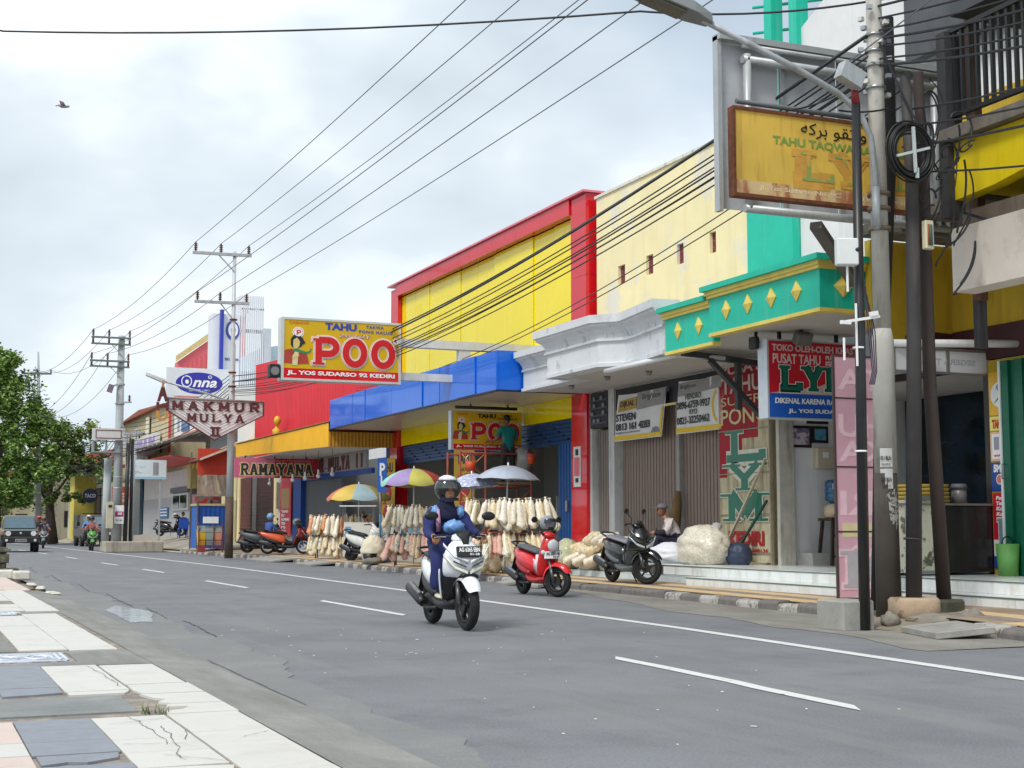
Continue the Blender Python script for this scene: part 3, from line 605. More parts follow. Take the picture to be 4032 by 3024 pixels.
# posters on the pier, each a thing of its own
def poster(fr, a0, b0, a1, b1, m, label, cat='poster', group=None, name='poster', th=.01):
    mb = MB(); fr.rect(mb, a0, b0, a1, b1, .0, th); c = fr.p((a0 + a1) / 2, b0, 0)
    t = thing(name, label, cat, c, group=group); mb.build('sheet', m, t); return t
fr = frx(14.2, 15.99, 0)
p = poster(fr, 0, 2.71, .36, 3.33, M('poster_gold', (224, 178, 40), .4, .05), 'gold poster with a plate of food beside the green folding door')
f = MB(); fr.ell(f, .26, 3.0, .22, .19, .011, .018); f.build('plate', white_tx, p); f = MB(); fr.ell(f, .3, 3.1, .13, .07, .019, .026); f.build('bowl', M('bowl_blue', (120, 122, 170), .4), p)
f = MB(); [fr.poly(f, [(.12 + i * .03, 2.88 + (i % 3) * .03), (.2 + i * .03, 2.93 + (i % 2) * .02), (.13 + i * .03, 2.9 + (i % 3) * .03)], .019, .024) for i in range(5)]; fr.poly(f, [(.2, 3.2), (.28, 3.32), (.36, 3.2)], .012, .017); f.build('greens', M('leaf_print', (60, 150, 70), .5), p)
p = poster(fr, 0, 2.49, .36, 2.69, M('poster_lemon', (232, 222, 120), .4, .05), 'pale yellow strip sign reading TAHU under the food poster', 'sign'); text(fr, 'TAHU G', .05, 2.52, .36, 2.65, M('red_print', (196, 24, 34), .5, .04), p, .016, .05)
p = poster(fr, 0, 2.06, .36, 2.47, M('poster_peach', (226, 190, 150), .4, .05), 'peach poster with white product cards between the lemon and blue posters')
f = MB(); fr.rect(f, .04, 2.09, .22, 2.44, .011, .015); fr.rect(f, .26, 2.09, .36, 2.44, .011, .015); f.build('product_card', white_tx, p); f = MB(); fr.rect(f, .08, 2.22, .18, 2.4, .016, .019); fr.rect(f, .29, 2.22, .36, 2.4, .016, .019); f.build('product', M('card_grey', (150, 152, 170), .5), p)
text(fr, 'TAHU PUTIH', .07, 2.12, .2, 2.15, M('red_print', (196, 24, 34)), p, .018)
p = poster(fr, 0, 1.63, .36, 2.04, M('poster_blue', (22, 62, 138), .35, .15, 3), 'blue poster headed 5M with a round white face badge'); text(fr, '5M', .05, 1.9, .2, 2.01, white_tx, p, .015, .06); text(fr, 'UNTUK', .22, 1.97, .36, 2.01, white_tx, p, .015); text(fr, 'PILAR', .22, 1.92, .36, 1.96, white_tx, p, .015)
f = MB(); fr.ell(f, .17, 1.8, .07, .075, .011, .016); f.build('badge', white_tx, p); f = MB(); fr.ell(f, .17, 1.8, .055, .06, .017, .019); f.build('face', M('badge_red', (214, 120, 110), .5), p)
p = poster(fr, 0.01, .55, .36, 1.61, M('poster_red', (206, 26, 52), .35, .06), 'tall red and white poster with a big grey letter L at the shop corner')
f = MB(); fr.rect(f, .01, .55, .36, .95, .011, .013); f.build('white_foot', white_tx, p); f = MB(); fr.rect(f, .01, .55, .12, .72, .014, .016); f.build('blue_corner', M('poster_blue2', (30, 80, 170), .4), p)
for i, s_ in enumerate(['Pusat', 'Tahu', 'Kota', 'Kediri']): text(fr, s_, .08, 1.51 - i * .075, .08 + (.24, .22, .22, .3)[i], 1.565 - i * .075, white_tx, p, .018, .05, .15)
m_lymg = M('letter_grey', (120, 150, 158), .4, .1)
slab(fr, 'L', .08, .82, .4, 1.25, white_tx, p, .02, .24, .018); slab(fr, 'L', .08, .82, .4, 1.25, m_lymg, p, .026, .24)
# framed pictures, dispenser and meter on the side wall
fr = fry(14.25, 21.3, 0)
def framed(a0, b0, a1, b1, label, cols_):
    t = thing('framed_picture', label, 'picture', fr.p((a0 + a1) / 2, b0, 0)); mb = MB(); fr.rect(mb, a0, b0, a1, b1, .001, .03); mb.build('frame', M('frame_dark', (40, 30, 30), .4), t)
    mb = MB(); fr.rect(mb, a0 + .05, b0 + .05, a1 - .05, b1 - .05, .03, .034); ph = mb.build('photo', M('photo_' + label[:12], cols_[0], .3, .3, 9, c2=cols_[1], c2lo=.5, c2hi=.55, c2scale=7), t); return t
framed(.06, 2.54, .58, 2.93, 'dark framed group photograph on the white side wall', ((120, 110, 140), (206, 190, 200)))
framed(.6, 2.63, .94, 2.93, 'small framed certificate with a green field right of the group photograph', ((90, 150, 190), (80, 140, 70)))
framed(.5, 2.97, .95, 3.2, 'framed picture hung above the small certificate', ((150, 90, 80), (60, 120, 110)))
t = thing('meter_box', 'beige electricity meter box on the white side wall', 'meter', (14.8, 21.25, 2.17)); mb = MB(); fr.rect(mb, .62, 2.17, .97, 2.54, .001, .14); mb.build('housing', M('meter_beige', (196, 184, 160), .5, .06), t, bevel=.015)
mb = MB(); fr.rect(mb, .74, 2.36, .86, 2.46, .14, .145); mb.build('window', white_tx, t)
st = thing('wooden_stool', 'tall dark wooden stool against the white side wall', 'stool', (15.05, 20.95, .46))
wood_dk = M('dark_wood', (66, 50, 42), .7, .25, 6)
MB().mm(14.85, 15.27, 20.75, 21.15, 1.24, 1.29).build('seat', wood_dk, st)
for sx in (-1, 1):
    for sy in (-1, 1): MB().bar((15.06 + sx * .15, 20.95 + sy * .15, 1.25), (15.06 + sx * .22, 20.95 + sy * .2, .46), .05).build('leg', wood_dk, st)
for z in (.62, .98): MB().bar((14.87, 20.77, z), (15.25, 20.77, z), .035).build('stretcher', wood_dk, st)
di = thing('water_dispenser', 'cream ceramic water pot standing on the dark stool', 'dispenser', (15.05, 20.95, 1.29))
MB().tube([(15.05, 20.95, z) for z in (1.29, 1.31, 1.42, 1.5, 1.54)], [.14, .17, .18, .17, .11], 16).build('pot', M('cream_pot', (210, 190, 160), .5, .12, 5), di); MB().cyl((14.95, 20.8, 1.34), (14.93, 20.72, 1.34), .015).build('tap', rust, di)
gl = thing('water_jug', 'blue water gallon upturned on the cream pot', 'water bottle', (15.05, 20.95, 1.54)); m_jug = M('blue_jug', (62, 116, 158), .15, .08, trans=.35)
MB().tube([(15.05, 20.95, z) for z in (1.5, 1.56, 1.6, 1.68, 1.7, 1.72, 1.8, 1.82, 1.84, 1.93, 1.96)], [.05, .08, .155, .16, .15, .16, .16, .15, .16, .155, .1], 16).build('body', m_jug, gl); MB().box((14.99, 20.795, 1.84), (.14, .01, .1)).build('label_sheet', M('jug_label', (190, 210, 220), .5), gl)
tag(MB().loft([[(14.55, 20.9, .461), (15.1, 20.9, .461), (15.1, 21.15, .461), (14.55, 21.15, .461)], [(14.5, 20.85, .68), (15.15, 20.85, .68), (15.15, 21.2, .68), (14.5, 21.2, .68)]], smooth=False).build('plastic_tub', M('clear_plastic', (206, 206, 200), .3, .06, trans=.3)), 'pale translucent plastic tub on the floor below the pictures', 'tub')
b = thing('squeeze_bottle', 'white bottle with blue cap beside the plastic tub', 'bottle', (15.2, 20.8, .46)); MB().cyl((15.2, 20.8, .46), (15.2, 20.8, .72), .05, .045).build('body', white_tx, b); MB().cyl((15.2, 20.8, .72), (15.2, 20.8, .8), .025, .02).build('cap', M('blue_cap', (30, 50, 120)), b)
# counter with food steamer
ct = thing('shop_counter', 'dark glass shop counter with a stone-printed end at the corner shop', 'counter', (13.4, 16.5, .46))
MB().mm(13.33, 14.18, 16.0, 17.6, .5, 1.42).build('dark_panel', M('counter_dark', (44, 40, 40), .18, .15, 2), ct)
mb = MB(); mb.mm(12.7, 13.33, 16.02, 17.5, .5, 1.5); mb.build('stone_print', M('stone_print', (206, 206, 184), .3, .08, 3, c2=(96, 98, 84), c2lo=.52, c2hi=.58, c2scale=5), ct)
f = MB()
for x in (12.7, 13.32): f.mm(x - .02, x + .02, 15.985, 16.02, .46, 1.56)
f.mm(12.68, 13.34, 15.985, 16.02, 1.5, 1.56).mm(12.68, 13.34, 15.985, 16.02, .48, .53); f.build('steel_frame', steel, ct)
MB().mm(12.66, 14.22, 15.96, 17.6, 1.43, 1.46).build('top', M('counter_top', (120, 110, 104), .25), ct)
bs = thing('bamboo_baskets', 'stack of round yellow bamboo baskets on the shop counter', 'basket', (13.35, 16.55, 1.46)); m_bam = M('bamboo', (168, 146, 66), .7, .2, 12)
for i in range(5): MB().tube([(13.35 + .01 * i, 16.55, 1.465 + i * .055), (13.35 + .01 * i, 16.55, 1.513 + i * .055)], [.42 - .012 * i, .44 - .012 * i], 24).build('basket', m_bam, bs)
k = thing('plastic_jar', 'grey jar with lid on the dark end of the counter', 'jar', (13.95, 16.4, 1.46)); MB().cyl((13.95, 16.4, 1.46), (13.95, 16.4, 1.68), .11).build('body', M('jar_grey', (120, 118, 118), .3), k); MB().cyl((13.95, 16.4, 1.68), (13.95, 16.4, 1.75), .13, .1).build('lid', M('lid_grey', (96, 98, 100), .4), k)
gb = thing('green_bin', 'small green plastic bin beside the green folding door', 'bin', (13.95, 15.45, .46)); MB().tube([(13.95, 15.45, .462), (13.95, 15.45, .9)], [.13, .16], 16).build('body', M('bin_green', (104, 164, 84), .5, .12, 5), gb); MB().tube([(13.95 + .1 * math.cos(t), 15.45, .9 + .1 * math.sin(t)) for t in [i * .39 for i in range(9)]], .01, 6).build('handle', dark_metal, gb)
# banner over the entrance, seen from behind
fr = fry(12.55, 16.05, 3.28); bn = thing('entrance_banner', 'white banner with mirrored grey letters hung below the white pipe', 'banner', (13.5, 16.05, 3.28))
m_frame = M('alu_frame', (140, 138, 134), .4, .1, metal=.4)
for a in (0, .94, 1.88): f = MB(); fr.rect(f, a, 0, a + .045, .36, 0, .03); f.build('frame_post', m_frame, bn)
f = MB(); fr.rect(f, 0, 0, 1.92, .03, 0.002, .032); fr.rect(f, 0, .34, 1.92, .37, .002, .032); f.build('frame_rail', m_frame, bn)
for a in (.05, .99): f = MB(); fr.rect(f, a, .035, a + .88, .335, .008, .016); f.build('sheet', M('banner_white', (232, 234, 240), .6, .03, trans=.2), bn)
text(fr, 'SEGERA TIBA', .5, .14, 1.45, .22, M('pale_print', (182, 186, 196), .6), bn, .022, .02, mirror=True)
# red hanging sign
m_red = M('sign_red', (198, 26, 42), .4, .08, 2, dirt=.25, dirtc=(140, 24, 34)); m_dgreen = M('letter_green', (14, 108, 84), .3, .12, 4)
sg = thing('hanging_shop_sign', 'red and blue box sign with green slab letters hanging under the teal canopy', 'sign', (13.3, 19.2, 2.85))
MB().mm(12.5, 14.25, 19.09, 19.36, 2.85, 4.12).build('box', [M('sign_alu', (196, 204, 210), .35, .06, metal=.35, dirt=.3)], sg)
fr = fry(12.53, 19.088, 2.87)
f = MB(); fr.rect(f, 0, .38, 1.7, 1.22, 0, .004); f.build('red_face', m_red, sg); f = MB(); fr.rect(f, 0, 0, 1.7, .38, 0, .004); f.build('blue_face', M('sign_blue', (26, 88, 186), .4, .05), sg)
f = MB(); fr.poly(f, [(0, .38), (1.7, .38), (1.7, .78), (1.25, .62), (.95, .52), (.6, .46), (.3, .42)], .005, .007); f.build('pale_swash', M('swash', (206, 186, 176), .5, .08), sg)
text(fr, 'TOKO OLEH-OLEH KHAS', .06, 1.06, 1.62, 1.17, M('print_pink', (216, 196, 200)), sg, .009, .03); text(fr, 'PUSAT TAHU', .07, .86, .98, 1.02, M('print_pink2', (222, 206, 208)), sg, .009, .02); text(fr, 'PUTIH', 1.08, .95, 1.32, 1.02, white_tx, sg, .009); text(fr, 'ISI 7', 1.08, .86, 1.3, .93, white_tx, sg, .009)
slab(fr, 'LYM', .16, .44, 1.5, .82, white_tx, sg, .012, .24, .022); slab(fr, 'LYM', .16, .44, 1.5, .82, black_tx, sg, .017, .24, .010); slab(fr, 'LYM', .16, .44, 1.5, .82, m_dgreen, sg, .023, .2)
text(fr, 'DIKENAL KARENA RASANYA', .1, .22, 1.6, .31, white_tx, sg, .009, .03, .1); text(fr, 'JL. YOS SUDARSO', .35, .06, 1.5, .14, white_tx, sg, .009, .03)
f = MB()
for x in (12.8, 13.9): f.mm(x, x + .05, 19.2, 19.25, 4.12, 4.27)
f.build('hanger', dark_metal, sg)
fl = thing('floodlight', 'grey floodlight clamped under the teal canopy above the red sign', 'lamp', (13.05, 18.9, 4.2)); MB().box((13.05, 18.9, 4.12), (.3, .16, .2), rx=.5).build('housing', M('flood_grey', (110, 110, 108), .5), fl, bevel=.02); MB().bar((13.05, 18.95, 4.26), (13.05, 18.95, 4.1), .05).build('bracket', dark_metal, fl)
fl = thing('floodlight', 'black floodlight at the left end of the red hanging sign', 'lamp', (12.5, 19.35, 4.05)); MB().box((12.46, 19.4, 4.08), (.1, .2, .2)).build('housing', black_pl, fl, bevel=.02); MB().bar((12.5, 19.4, 4.27), (12.5, 19.4, 4.15), .04).build('bracket', dark_metal, fl)
# tall shop panel with vertical letters (corrugated) and leaning battens
vp = thing('vertical_shop_panel', 'tall corrugated panel with vertical green letters between shutters and shop', 'sign', (14.1, 22.3, .46))
n = 52; y0, y1 = 23.16, 21.42; nz = 2
f = MB(); vs = []
m_pr = M('panel_red', (172, 22, 40), .5, .1, 3, dirt=.3, dirtc=(110, 20, 30)); m_pc = M('panel_cream', (206, 196, 164), .6, .1, 3, dirt=.75, dirtc=(120, 106, 84), dscale=(6, 6, .5), dlo=.45, dhi=.66)
zs = [.5, .62, 2.05, 2.4, 2.75, 3.1, 4.2]
for z in zs:
    for i in range(n * 2 + 1):
        t = i / (n * 2); vs.append((14.07 + (.018 if i % 2 else 0), y0 + (y1 - y0) * t, z))
W = n * 2 + 1
for j in range(len(zs) - 1):
    zc = (zs[j] + zs[j + 1]) / 2
    for i in range(n * 2):
        t = i / (n * 2); f.slot(0 if zc > 2.05 + 1.15 * t else 1); f.add([vs[j * W + i], vs[j * W + i + 1], vs[(j + 1) * W + i + 1], vs[(j + 1) * W + i]], [(0, 1, 2, 3)])
f.build('corrugated_sheet', [m_pr, m_pc], vp)
fr = frx(14.065, 23.16, .46); m_pt = M('print_sand', (206, 190, 140), .5, .1)
text(fr, 'PUSAT', .12, 3.5, 1.5, 3.7, M('print_greyp', (196, 176, 170)), vp, .01, .02); text(fr, 'TAHU', .12, 3.14, 1.5, 3.45, M('print_greyp', (196, 176, 170)), vp, .01, .02); text(fr, 'SUPER', .1, 2.92, 1.5, 3.08, m_pt, vp, .01, .0); text(fr, 'PONG', .1, 2.56, 1.66, 2.86, m_pt, vp, .01, .01)
for c, b0 in (('L', 1.78), ('Y', 1.42), ('M', .0)):
    pass
for c, b0, b1 in (('L', 1.62, 2.16), ('Y', 1.06, 1.54), ('M', .5, 1.0)):
    b0 += .28; b1 += .28
    slab(fr, c, .14, b0, 1.64, b1, M('print_pale', (206, 206, 186)), vp, .012, .17, .02); slab(fr, c, .14, b0, 1.64, b1, m_dgreen, vp, .019, .15)
text(fr, 'KEDIRI', .3, .34, 1.5, .6, M('red_old', (178, 40, 44), .6, .15), vp, .01, .05); text(fr, 'Telp. (0354) 688134', .22, .19, 1.6, .29, M('red_old', (178, 40, 44)), vp, .01, .02)
f = MB()
for z in (.66, 1.35, 2.1, 2.9): f.mm(14.05, 14.066, 21.42, 23.16, z, z + .02)
f.mm(14.03, 14.09, 21.40, 21.43, .46, 4.2); f.build('rail', M('rail_old', (150, 140, 120), .7, .2), vp)
for (ya, za, yb, zb, m, nm) in [(22.75, .47, 21.55, 2.3, M('batten_pale', (190, 180, 156), .8, .15), 'pale wooden batten leaning across the tall shop panel'), (22.35, .47, 21.5, 1.6, M('batten_green', (40, 74, 66), .7, .2), 'dark green batten leaning across the tall shop panel')]:
    tag(MB().bar((13.75, ya, za), (14.02, yb, zb), .055, .03).build('batten', m), nm, 'batten')
# translucent pink panel standing on the pavement (back side)
pp = thing('pink_panel_sign', 'tall pink translucent banner panel with mirrored letters behind the near poles', 'sign', (11.5, 15.4, .2))
m_pink = M('pink_sheet', (220, 172, 188), .5, .06, 2, trans=.12, dirt=.25, dirtc=(206, 140, 160)); fr = fry(11.08, 15.4, .2)
f = MB(); fr.rect(f, .03, .03, .87, 3.15, -.006, .006); f.build('sheet', m_pink, pp)
f = MB(); fr.rect(f, 0, 0, .03, 3.18, -.015, .015); fr.rect(f, .87, 0, .9, 3.18, -.015, .015); [fr.rect(f, .03, z, .87, z + .02, -.014, .014) for z in (0, .86, 1.7, 2.6, 3.16)]; f.build('frame', M('frame_rust', (70, 56, 54), .6, .2), pp)
f = MB(); fr.rect(f, .1, .8, .85, .98, .007, .009); f.build('cream_band', M('cream_band', (214, 202, 160), .6), pp)
m_gh = M('ghost_white', (230, 194, 206), .6)
for s_, b0, b1 in (('TA', 2.72, 3.0), ('HU', 2.1, 2.4), ('KA', 1.78, 2.05), ('IRI', 1.08, 1.4)): text(fr, s_, .08, b0, .8, b1, m_gh, pp, .009, .02, mirror=True)
slab(fr, 'M', .1, .15, .8, .62, m_gh, pp, .011, .24, .03, mirror=True); slab(fr, 'M', .1, .15, .8, .62, M('ghost_green', (176, 172, 178), .6), pp, .016, .22, mirror=True)
# ============================================================ balcony building at the right edge
yel = M('bright_yellow', (232, 206, 18), .45, .05, 2, dirt=.25, dirtc=(176, 146, 20))
bb = thing('balcony_building', 'yellow building with black barred balcony at the right edge above the poles', 'building', (13.5, 13, .1))
f = MB(); fr = frx(12.0, 14.0, 5.0); fr.poly(f, [(0, .22), (0, .95), (3.2, .95), (3.2, .6), (2.2, .55), (1.4, .38), (.7, .27)], -.2, 0); f.build('arched_fascia', yel, bb)
MB().mm(12.2, 14.2, 11, 14.0, 5.35, 5.4).build('yellow_soffit', yel, bb)
MB().mm(11.86, 14.4, 10.8, 14.12, 5.96, 6.12).build('balcony_slab', M('old_slab', (112, 106, 98), .9, .25, 4, bump=.5, dirt=.7, dirtc=(60, 56, 52)), bb)
f = MB()
MB().mm(11.98, 12.05, 10.8, 14.05, 6.28, 6.33).mm(11.98, 12.05, 10.8, 14.05, 7.38, 7.44).build('rail', M('rail_black', (30, 32, 34), .5, .2), bb)
sb = piece(MB().box((0, 0, .54), (.05, .04, 1.1)), 'baluster', M('rail_black', (30, 32, 34)), bb, (12.02, 13.95, 6.3))
for i in range(1, 22): more(sb, (12.02, 13.95 - i * .135, 6.3))
MB().mm(11.9, 12.15, 14.0, 14.16, 5.0, 7.4).mm(12.5, 12.62, 14.2, 14.32, 3.4, 9.5).build('old_post', M('old_post', (52, 52, 54), .8, .25, 3, dirt=.5, dirtc=(100, 98, 96)), bb)
MB().mm(12.1, 14.3, 10.8, 14.0, 4.86, 5.08).build('dark_beam', M('dark_beam', (108, 98, 86), .9, .2, 2, dirt=.6), bb)
MB().mm(11.95, 12.3, 10.8, 14.04, 4.05, 4.85).build('white_beam', M('white_beam', (214, 206, 196), .8, .07, 2, dirt=.45, dirtc=(150, 138, 122), dscale=(2, 2, 2)), bb)
MB().mm(12.0, 14.4, 10.5, 14.0, 7.6, 9.6).build('upper_wall', M('upper_dark', (70, 74, 78), .8, .2, 1), bb)
MB().mm(12.5, 14.2, 14.1, 16.7, 5.3, 5.45).build('added_shade_slab', M('old_slab', (112, 106, 98)), bb)  # unseen slab, added to keep the sun off the olive wall below
MB().mm(12.44, 12.56, 14.1, 14.25, 4.0, 9.5).build('brown_post', M('brown_post', (92, 62, 48), .8, .2), bb)
# ============================================================ cream building with the grey shutters
cream = M('cream_wall', (240, 228, 180), 0.85, 0.05, 1.2, world=True, c2=(226, 222, 206), c2lo=.54, c2hi=.62, c2scale=.9, dirt=.35, dirtc=(214, 196, 140), dscale=(1.5, 1.5, .15))
cb = thing('cream_building', 'cream rendered building with ornate white canopy and shuttered front', 'building', (14.3, 25.6, .1))
VY = [(27.7, 27.37), (26.4, 26.09), (25.08, 24.81), (23.79, 23.55)]
f = MB(); ysx = [28.76]
for a, b in VY: ysx += [a, b]
ysx.append(22.34)
for i in range(len(ysx) - 1):
    ya, yb = ysx[i], ysx[i + 1]
    if i % 2 == 0: f.mm(14.3, 14.7, yb, ya, 4.2, 8.62)
    else: f.mm(14.3, 14.7, yb, ya, 4.2, 6.46); f.mm(14.3, 14.7, yb, ya, 6.88, 8.62)
f.mm(14.7, 24, 22.34, 22.6, .3, 8.6).mm(14.7, 24, 28.5, 28.76, .3, 8.6)
f.build('wall', cream, cb)
MB().mm(14.26, 14.72, 22.3, 28.8, 8.62, 8.68).build('coping', M('coping_white', (220, 218, 206), .8, .1, dirt=.5), cb)
vent = piece(MB().mm(.07, .11, -.16, .16, -.21, .21), 'vent_block', M('vent_red', (112, 44, 52), .8, .3, 20, c2=(206, 190, 184), c2lo=.62, c2hi=.65, c2scale=22), cb, (14.3, 27.53, 6.67))
for a, b in VY[1:]: more(vent, (14.3, (a + b) / 2, 6.67))
orn = M('ornate_white', (212, 216, 220), .8, .05, 2, dirt=.55, dirtc=(120, 120, 118), dscale=(1.5, 1.5, 1.5), dlo=.56, dhi=.7)
path = [(12.62, 29.1), (12.62, 26.5), (11.98, 26.4), (11.98, 24.05), (12.36, 23.66), (12.36, 23.35), (12.12, 21.72)]
prof = [(0, 0), (-.05, 0), (-.05, .07), (0, .09), (0, .48), (-.05, .49), (-.05, .53), (-.02, .55), (-.04, .62), (-.1, .71), (-.19, .77), (-.19, .81), (-.24, .82), (-.24, .97), (.3, .97), (.3, 0)]
rings = []
for i, (x, y) in enumerate(path):
    ds = []
    for j in (i - 1, i):
        if 0 <= j < len(path) - 1: d = Vector((path[j + 1][0] - x if j == i else x - path[j][0], path[j + 1][1] - y if j == i else y - path[j][1])); ds.append(d.normalized())
    nrm = [Vector((-d.y, d.x)) for d in ds]; n_ = nrm[0] if len(nrm) == 1 else (nrm[0] + nrm[1]).normalized() / max(.5, math.cos(nrm[0].angle(nrm[1]) / 2))
    rings.append([(x + n_.x * -p * -1, y + n_.y * p, 4.15 + (q if i > 1 else q * .9)) for p, q in prof])
oc = MB().loft(rings, smooth=False).build('ornate_cornice', orn, cb)
MB().prism([(14.3, 29.0, 4.155)] + [(x + .1, y, 4.155) for x, y in path] + [(14.3, 21.72, 4.155)], (0, 0, .12), 0).build('soffit', soffit, cb)
rb = piece(MB().tube([(-.11, 0, .76), (-.07, 0, .69), (-.04, 0, .6), (-.03, 0, .54)], .016, 5), 'rib', orn, cb, (12.36, 23.5, 4.15))
for (x, y) in [(12.36, 23.35), (12.3, 22.9), (12.22, 22.4), (12.17, 22.1), (12.2, 23.8), (12.1, 23.9), (11.98, 24.4), (11.98, 25.6)]: more(rb, (x, y, 4.15))
for x, y in [(12.9, 25.5), (13.2, 24.3), (13.0, 27.4)]: MB().cyl((x, y, 4.15), (x, y, 4.07), .07, .05).build('soffit_lamp', M('lamp_dull', (150, 146, 140)), cb)
# lintel, posts and vent lattice
MB().mm(14.22, 14.5, 22.3, 28.95, 3.96, 4.16).mm(14.15, 14.45, 27.66, 27.93, .76, 4.16).mm(14.2, 14.45, 28.85, 29.0, .4, 4.16).build('post', M('post_white', (196, 198, 196), .8, .08, dirt=.5), cb)
latt = M('lattice_dark', (44, 46, 54), .6, .25); latk = M('lattice_grey', (130, 134, 140), .6)
MB().mm(14.19, 14.3, 23.2, 27.64, 3.66, 4.12).build('lattice_back', latt, cb); MB().mm(14.16, 14.3, 27.95, 28.85, 3.34, 4.13).build('lattice_back', latt, cb)
for i in range(4): MB().mm(14.13, 14.16, 27.97, 28.83, 3.42 + i * .17, 3.46 + i * .17).build('lattice_bar', M('lattice_bar', (70, 72, 80), .5), cb)
lk = piece(MB().mm(0, .03, -.05, .05, -.04, .04), 'lattice_knot', latk, cb, (14.12, 28.4, 3.5))
for i in range(1, 9): more(lk, (14.12, 28.15 + .45 * (i % 2) + (.1 if i % 3 == 0 else 0), 3.5 + .165 * (i // 2)))
for i in range(8): more(lk, (14.15, 27.3 - i * .5, 3.92 - .14 * (i % 2)))
pleat_m = M('shutter_taupe', (140, 122, 112), .55, .06, 3, metal=.1, dirt=.3, dirtc=(108, 94, 86), dscale=(3, 3, .3))
pleat_g = M('shutter_taupe_grey', (132, 120, 112), .55, .06, 3, metal=.1, dirt=.3, dirtc=(104, 94, 88))
def pleats(ya, yb, z0, z1, m, par, x=14.34, w=.13):
    n = max(1, round((ya - yb) / w)); w = (ya - yb) / n
    g = piece(MB().loft([[(.05, -w * .5, z), (0, -w * .44, z), (0, w * .30, z), (.05, w * .36, z), (.05, w * .5, z)] for z in (z0, z1)], closed=False, cap=False, smooth=False), 'shutter_slat', m, par, (x, ya - w / 2, 0))
    for i in range(1, n): more(g, (x, ya - w * (i + .5), 0))
pleats(28.83, 27.95, .44, 3.3, pleat_g, cb); pleats(27.64, 25.1, .77, 3.62, pleat_m, cb); pleats(24.98, 23.2, .77, 3.62, pleat_m, cb)
MB().mm(14.24, 14.4, 24.98, 25.1, .77, 3.7).build('shutter_post', M('post_grey', (150, 148, 144), .7, .1, dirt=.4), cb)
MB().mm(14.25, 14.33, 24.99, 25.09, 1.95, 2.15).build('padlock_plate', M('lock_blue', (86, 110, 120), .4, metal=.3), cb)
tag(MB().tube([(14.22, 25.0, 1.85), (14.2, 25.02, 1.6), (14.16, 25.08, 1.2), (14.2, 25.05, .9)], [.05, .1, .14, .08], 8).build('hanging_cloth', M('cloth_olive', (116, 96, 62), .9, .2)), 'olive cloth tied to the shutter post behind the seated man', 'cloth')
def sagsheet(fr, a0, b0, a1, b1, skew, mat, parent, name='sheet', amp=.012, nx=14, nzz=8):
    mb = MB(); vs = []
    for j in range(nzz + 1):
        for i in range(nx + 1):
            u, v = i / nx, j / nzz; a = a0 + (a1 - a0) * u + skew * v; b = b0 + (b1 - b0) * v - .05 * math.sin(u * math.pi) * v * .6
            vs.append(fr.p(a, b, .02 + amp * math.sin(u * 17 + v * 2) * (.4 + .6 * v) + amp * .6 * math.sin(u * 7 + 3 * v)))
    mb.add(vs, [(j * (nx + 1) + i, j * (nx + 1) + i + 1, (j + 1) * (nx + 1) + i + 1, (j + 1) * (nx + 1) + i) for j in range(nzz) for i in range(nx)], True); return mb.build(name, mat, parent)
bw = M('banner_cloth', (222, 224, 224), .7, .04, 2); byl = M('banner_yellow', (226, 190, 40), .6, .08); bgr = M('banner_grey', (150, 150, 150), .7, .08); pbk = M('print_dark', (44, 46, 50), .6)
fr = frx(14.1, 27.5, 2.97)
b1 = thing('sale_banner', 'white and grey sale banner with yellow tag on the wide grey shutter', 'banner', (14.2, 26.6, 2.97)); sagsheet(fr, 0, 0, 2.1, 1.0, .22, bw, b1)
f = MB(); fr.poly(f, [(1.05, .62), (2.2, .66), (2.33, .99), (1.1, .98)], .034, .036); f.build('grey_panel', bgr, b1); f = MB(); fr.poly(f, [(.2, .62), (1.02, .66), (1.08, .9), (.28, .86)], .036, .04); f.build('yellow_tag', M('banner_ochre', (182, 146, 60), .6), b1)
f = MB(); fr.poly(f, [(0.02, .02), (2.1, .02), (2.1, .1), (.02, .12)], .034, .036); fr.poly(f, [(2.0, .12), (2.1, .12), (2.2, .6), (2.12, .6)], .034, .036); f.build('yellow_edge', byl, b1)
text(fr, 'DIJUAL', .32, .69, .95, .84, pbk, b1, .046, .02, .2); text(fr, 'Brighton', 1.3, .78, 2.1, .93, M('print_grey', (84, 86, 90)), b1, .042, .005, .2); text(fr, 'STEVEN', .12, .42, 1.0, .58, pbk, b1, .042, .03); text(fr, '0813 161 4283', .1, .22, 1.62, .38, pbk, b1, .042, .03); text(fr, 'brighton.co.id/steven', .1, .14, 1.2, .2, M('print_grey', (84, 86, 90)), b1, .042, 0)
f = MB(); fr.poly(f, [(1.66, .1), (2.05, .1), (2.0, .18), (1.9, .22), (1.75, .2)], .037, .041); f.build('car_picture', M('car_print', (120, 126, 136), .5, .3, 12), b1)
fr = frx(14.1, 24.8, 2.97)
b2 = thing('phone_banner', 'white banner with two phone numbers on the narrow grey shutter', 'banner', (14.2, 24.1, 2.97)); sagsheet(fr, 0, 0, 1.72, 1.05, .14, bw, b2)
f = MB(); fr.poly(f, [(.1, .74), (1.75, .8), (1.85, 1.03), (.14, 1.0)], .034, .036); f.build('grey_panel', bgr, b2); f = MB(); fr.poly(f, [(0.02, .02), (1.72, .02), (1.72, .1), (.02, .12)], .034, .036); f.build('yellow_edge', byl, b2)
f = MB()
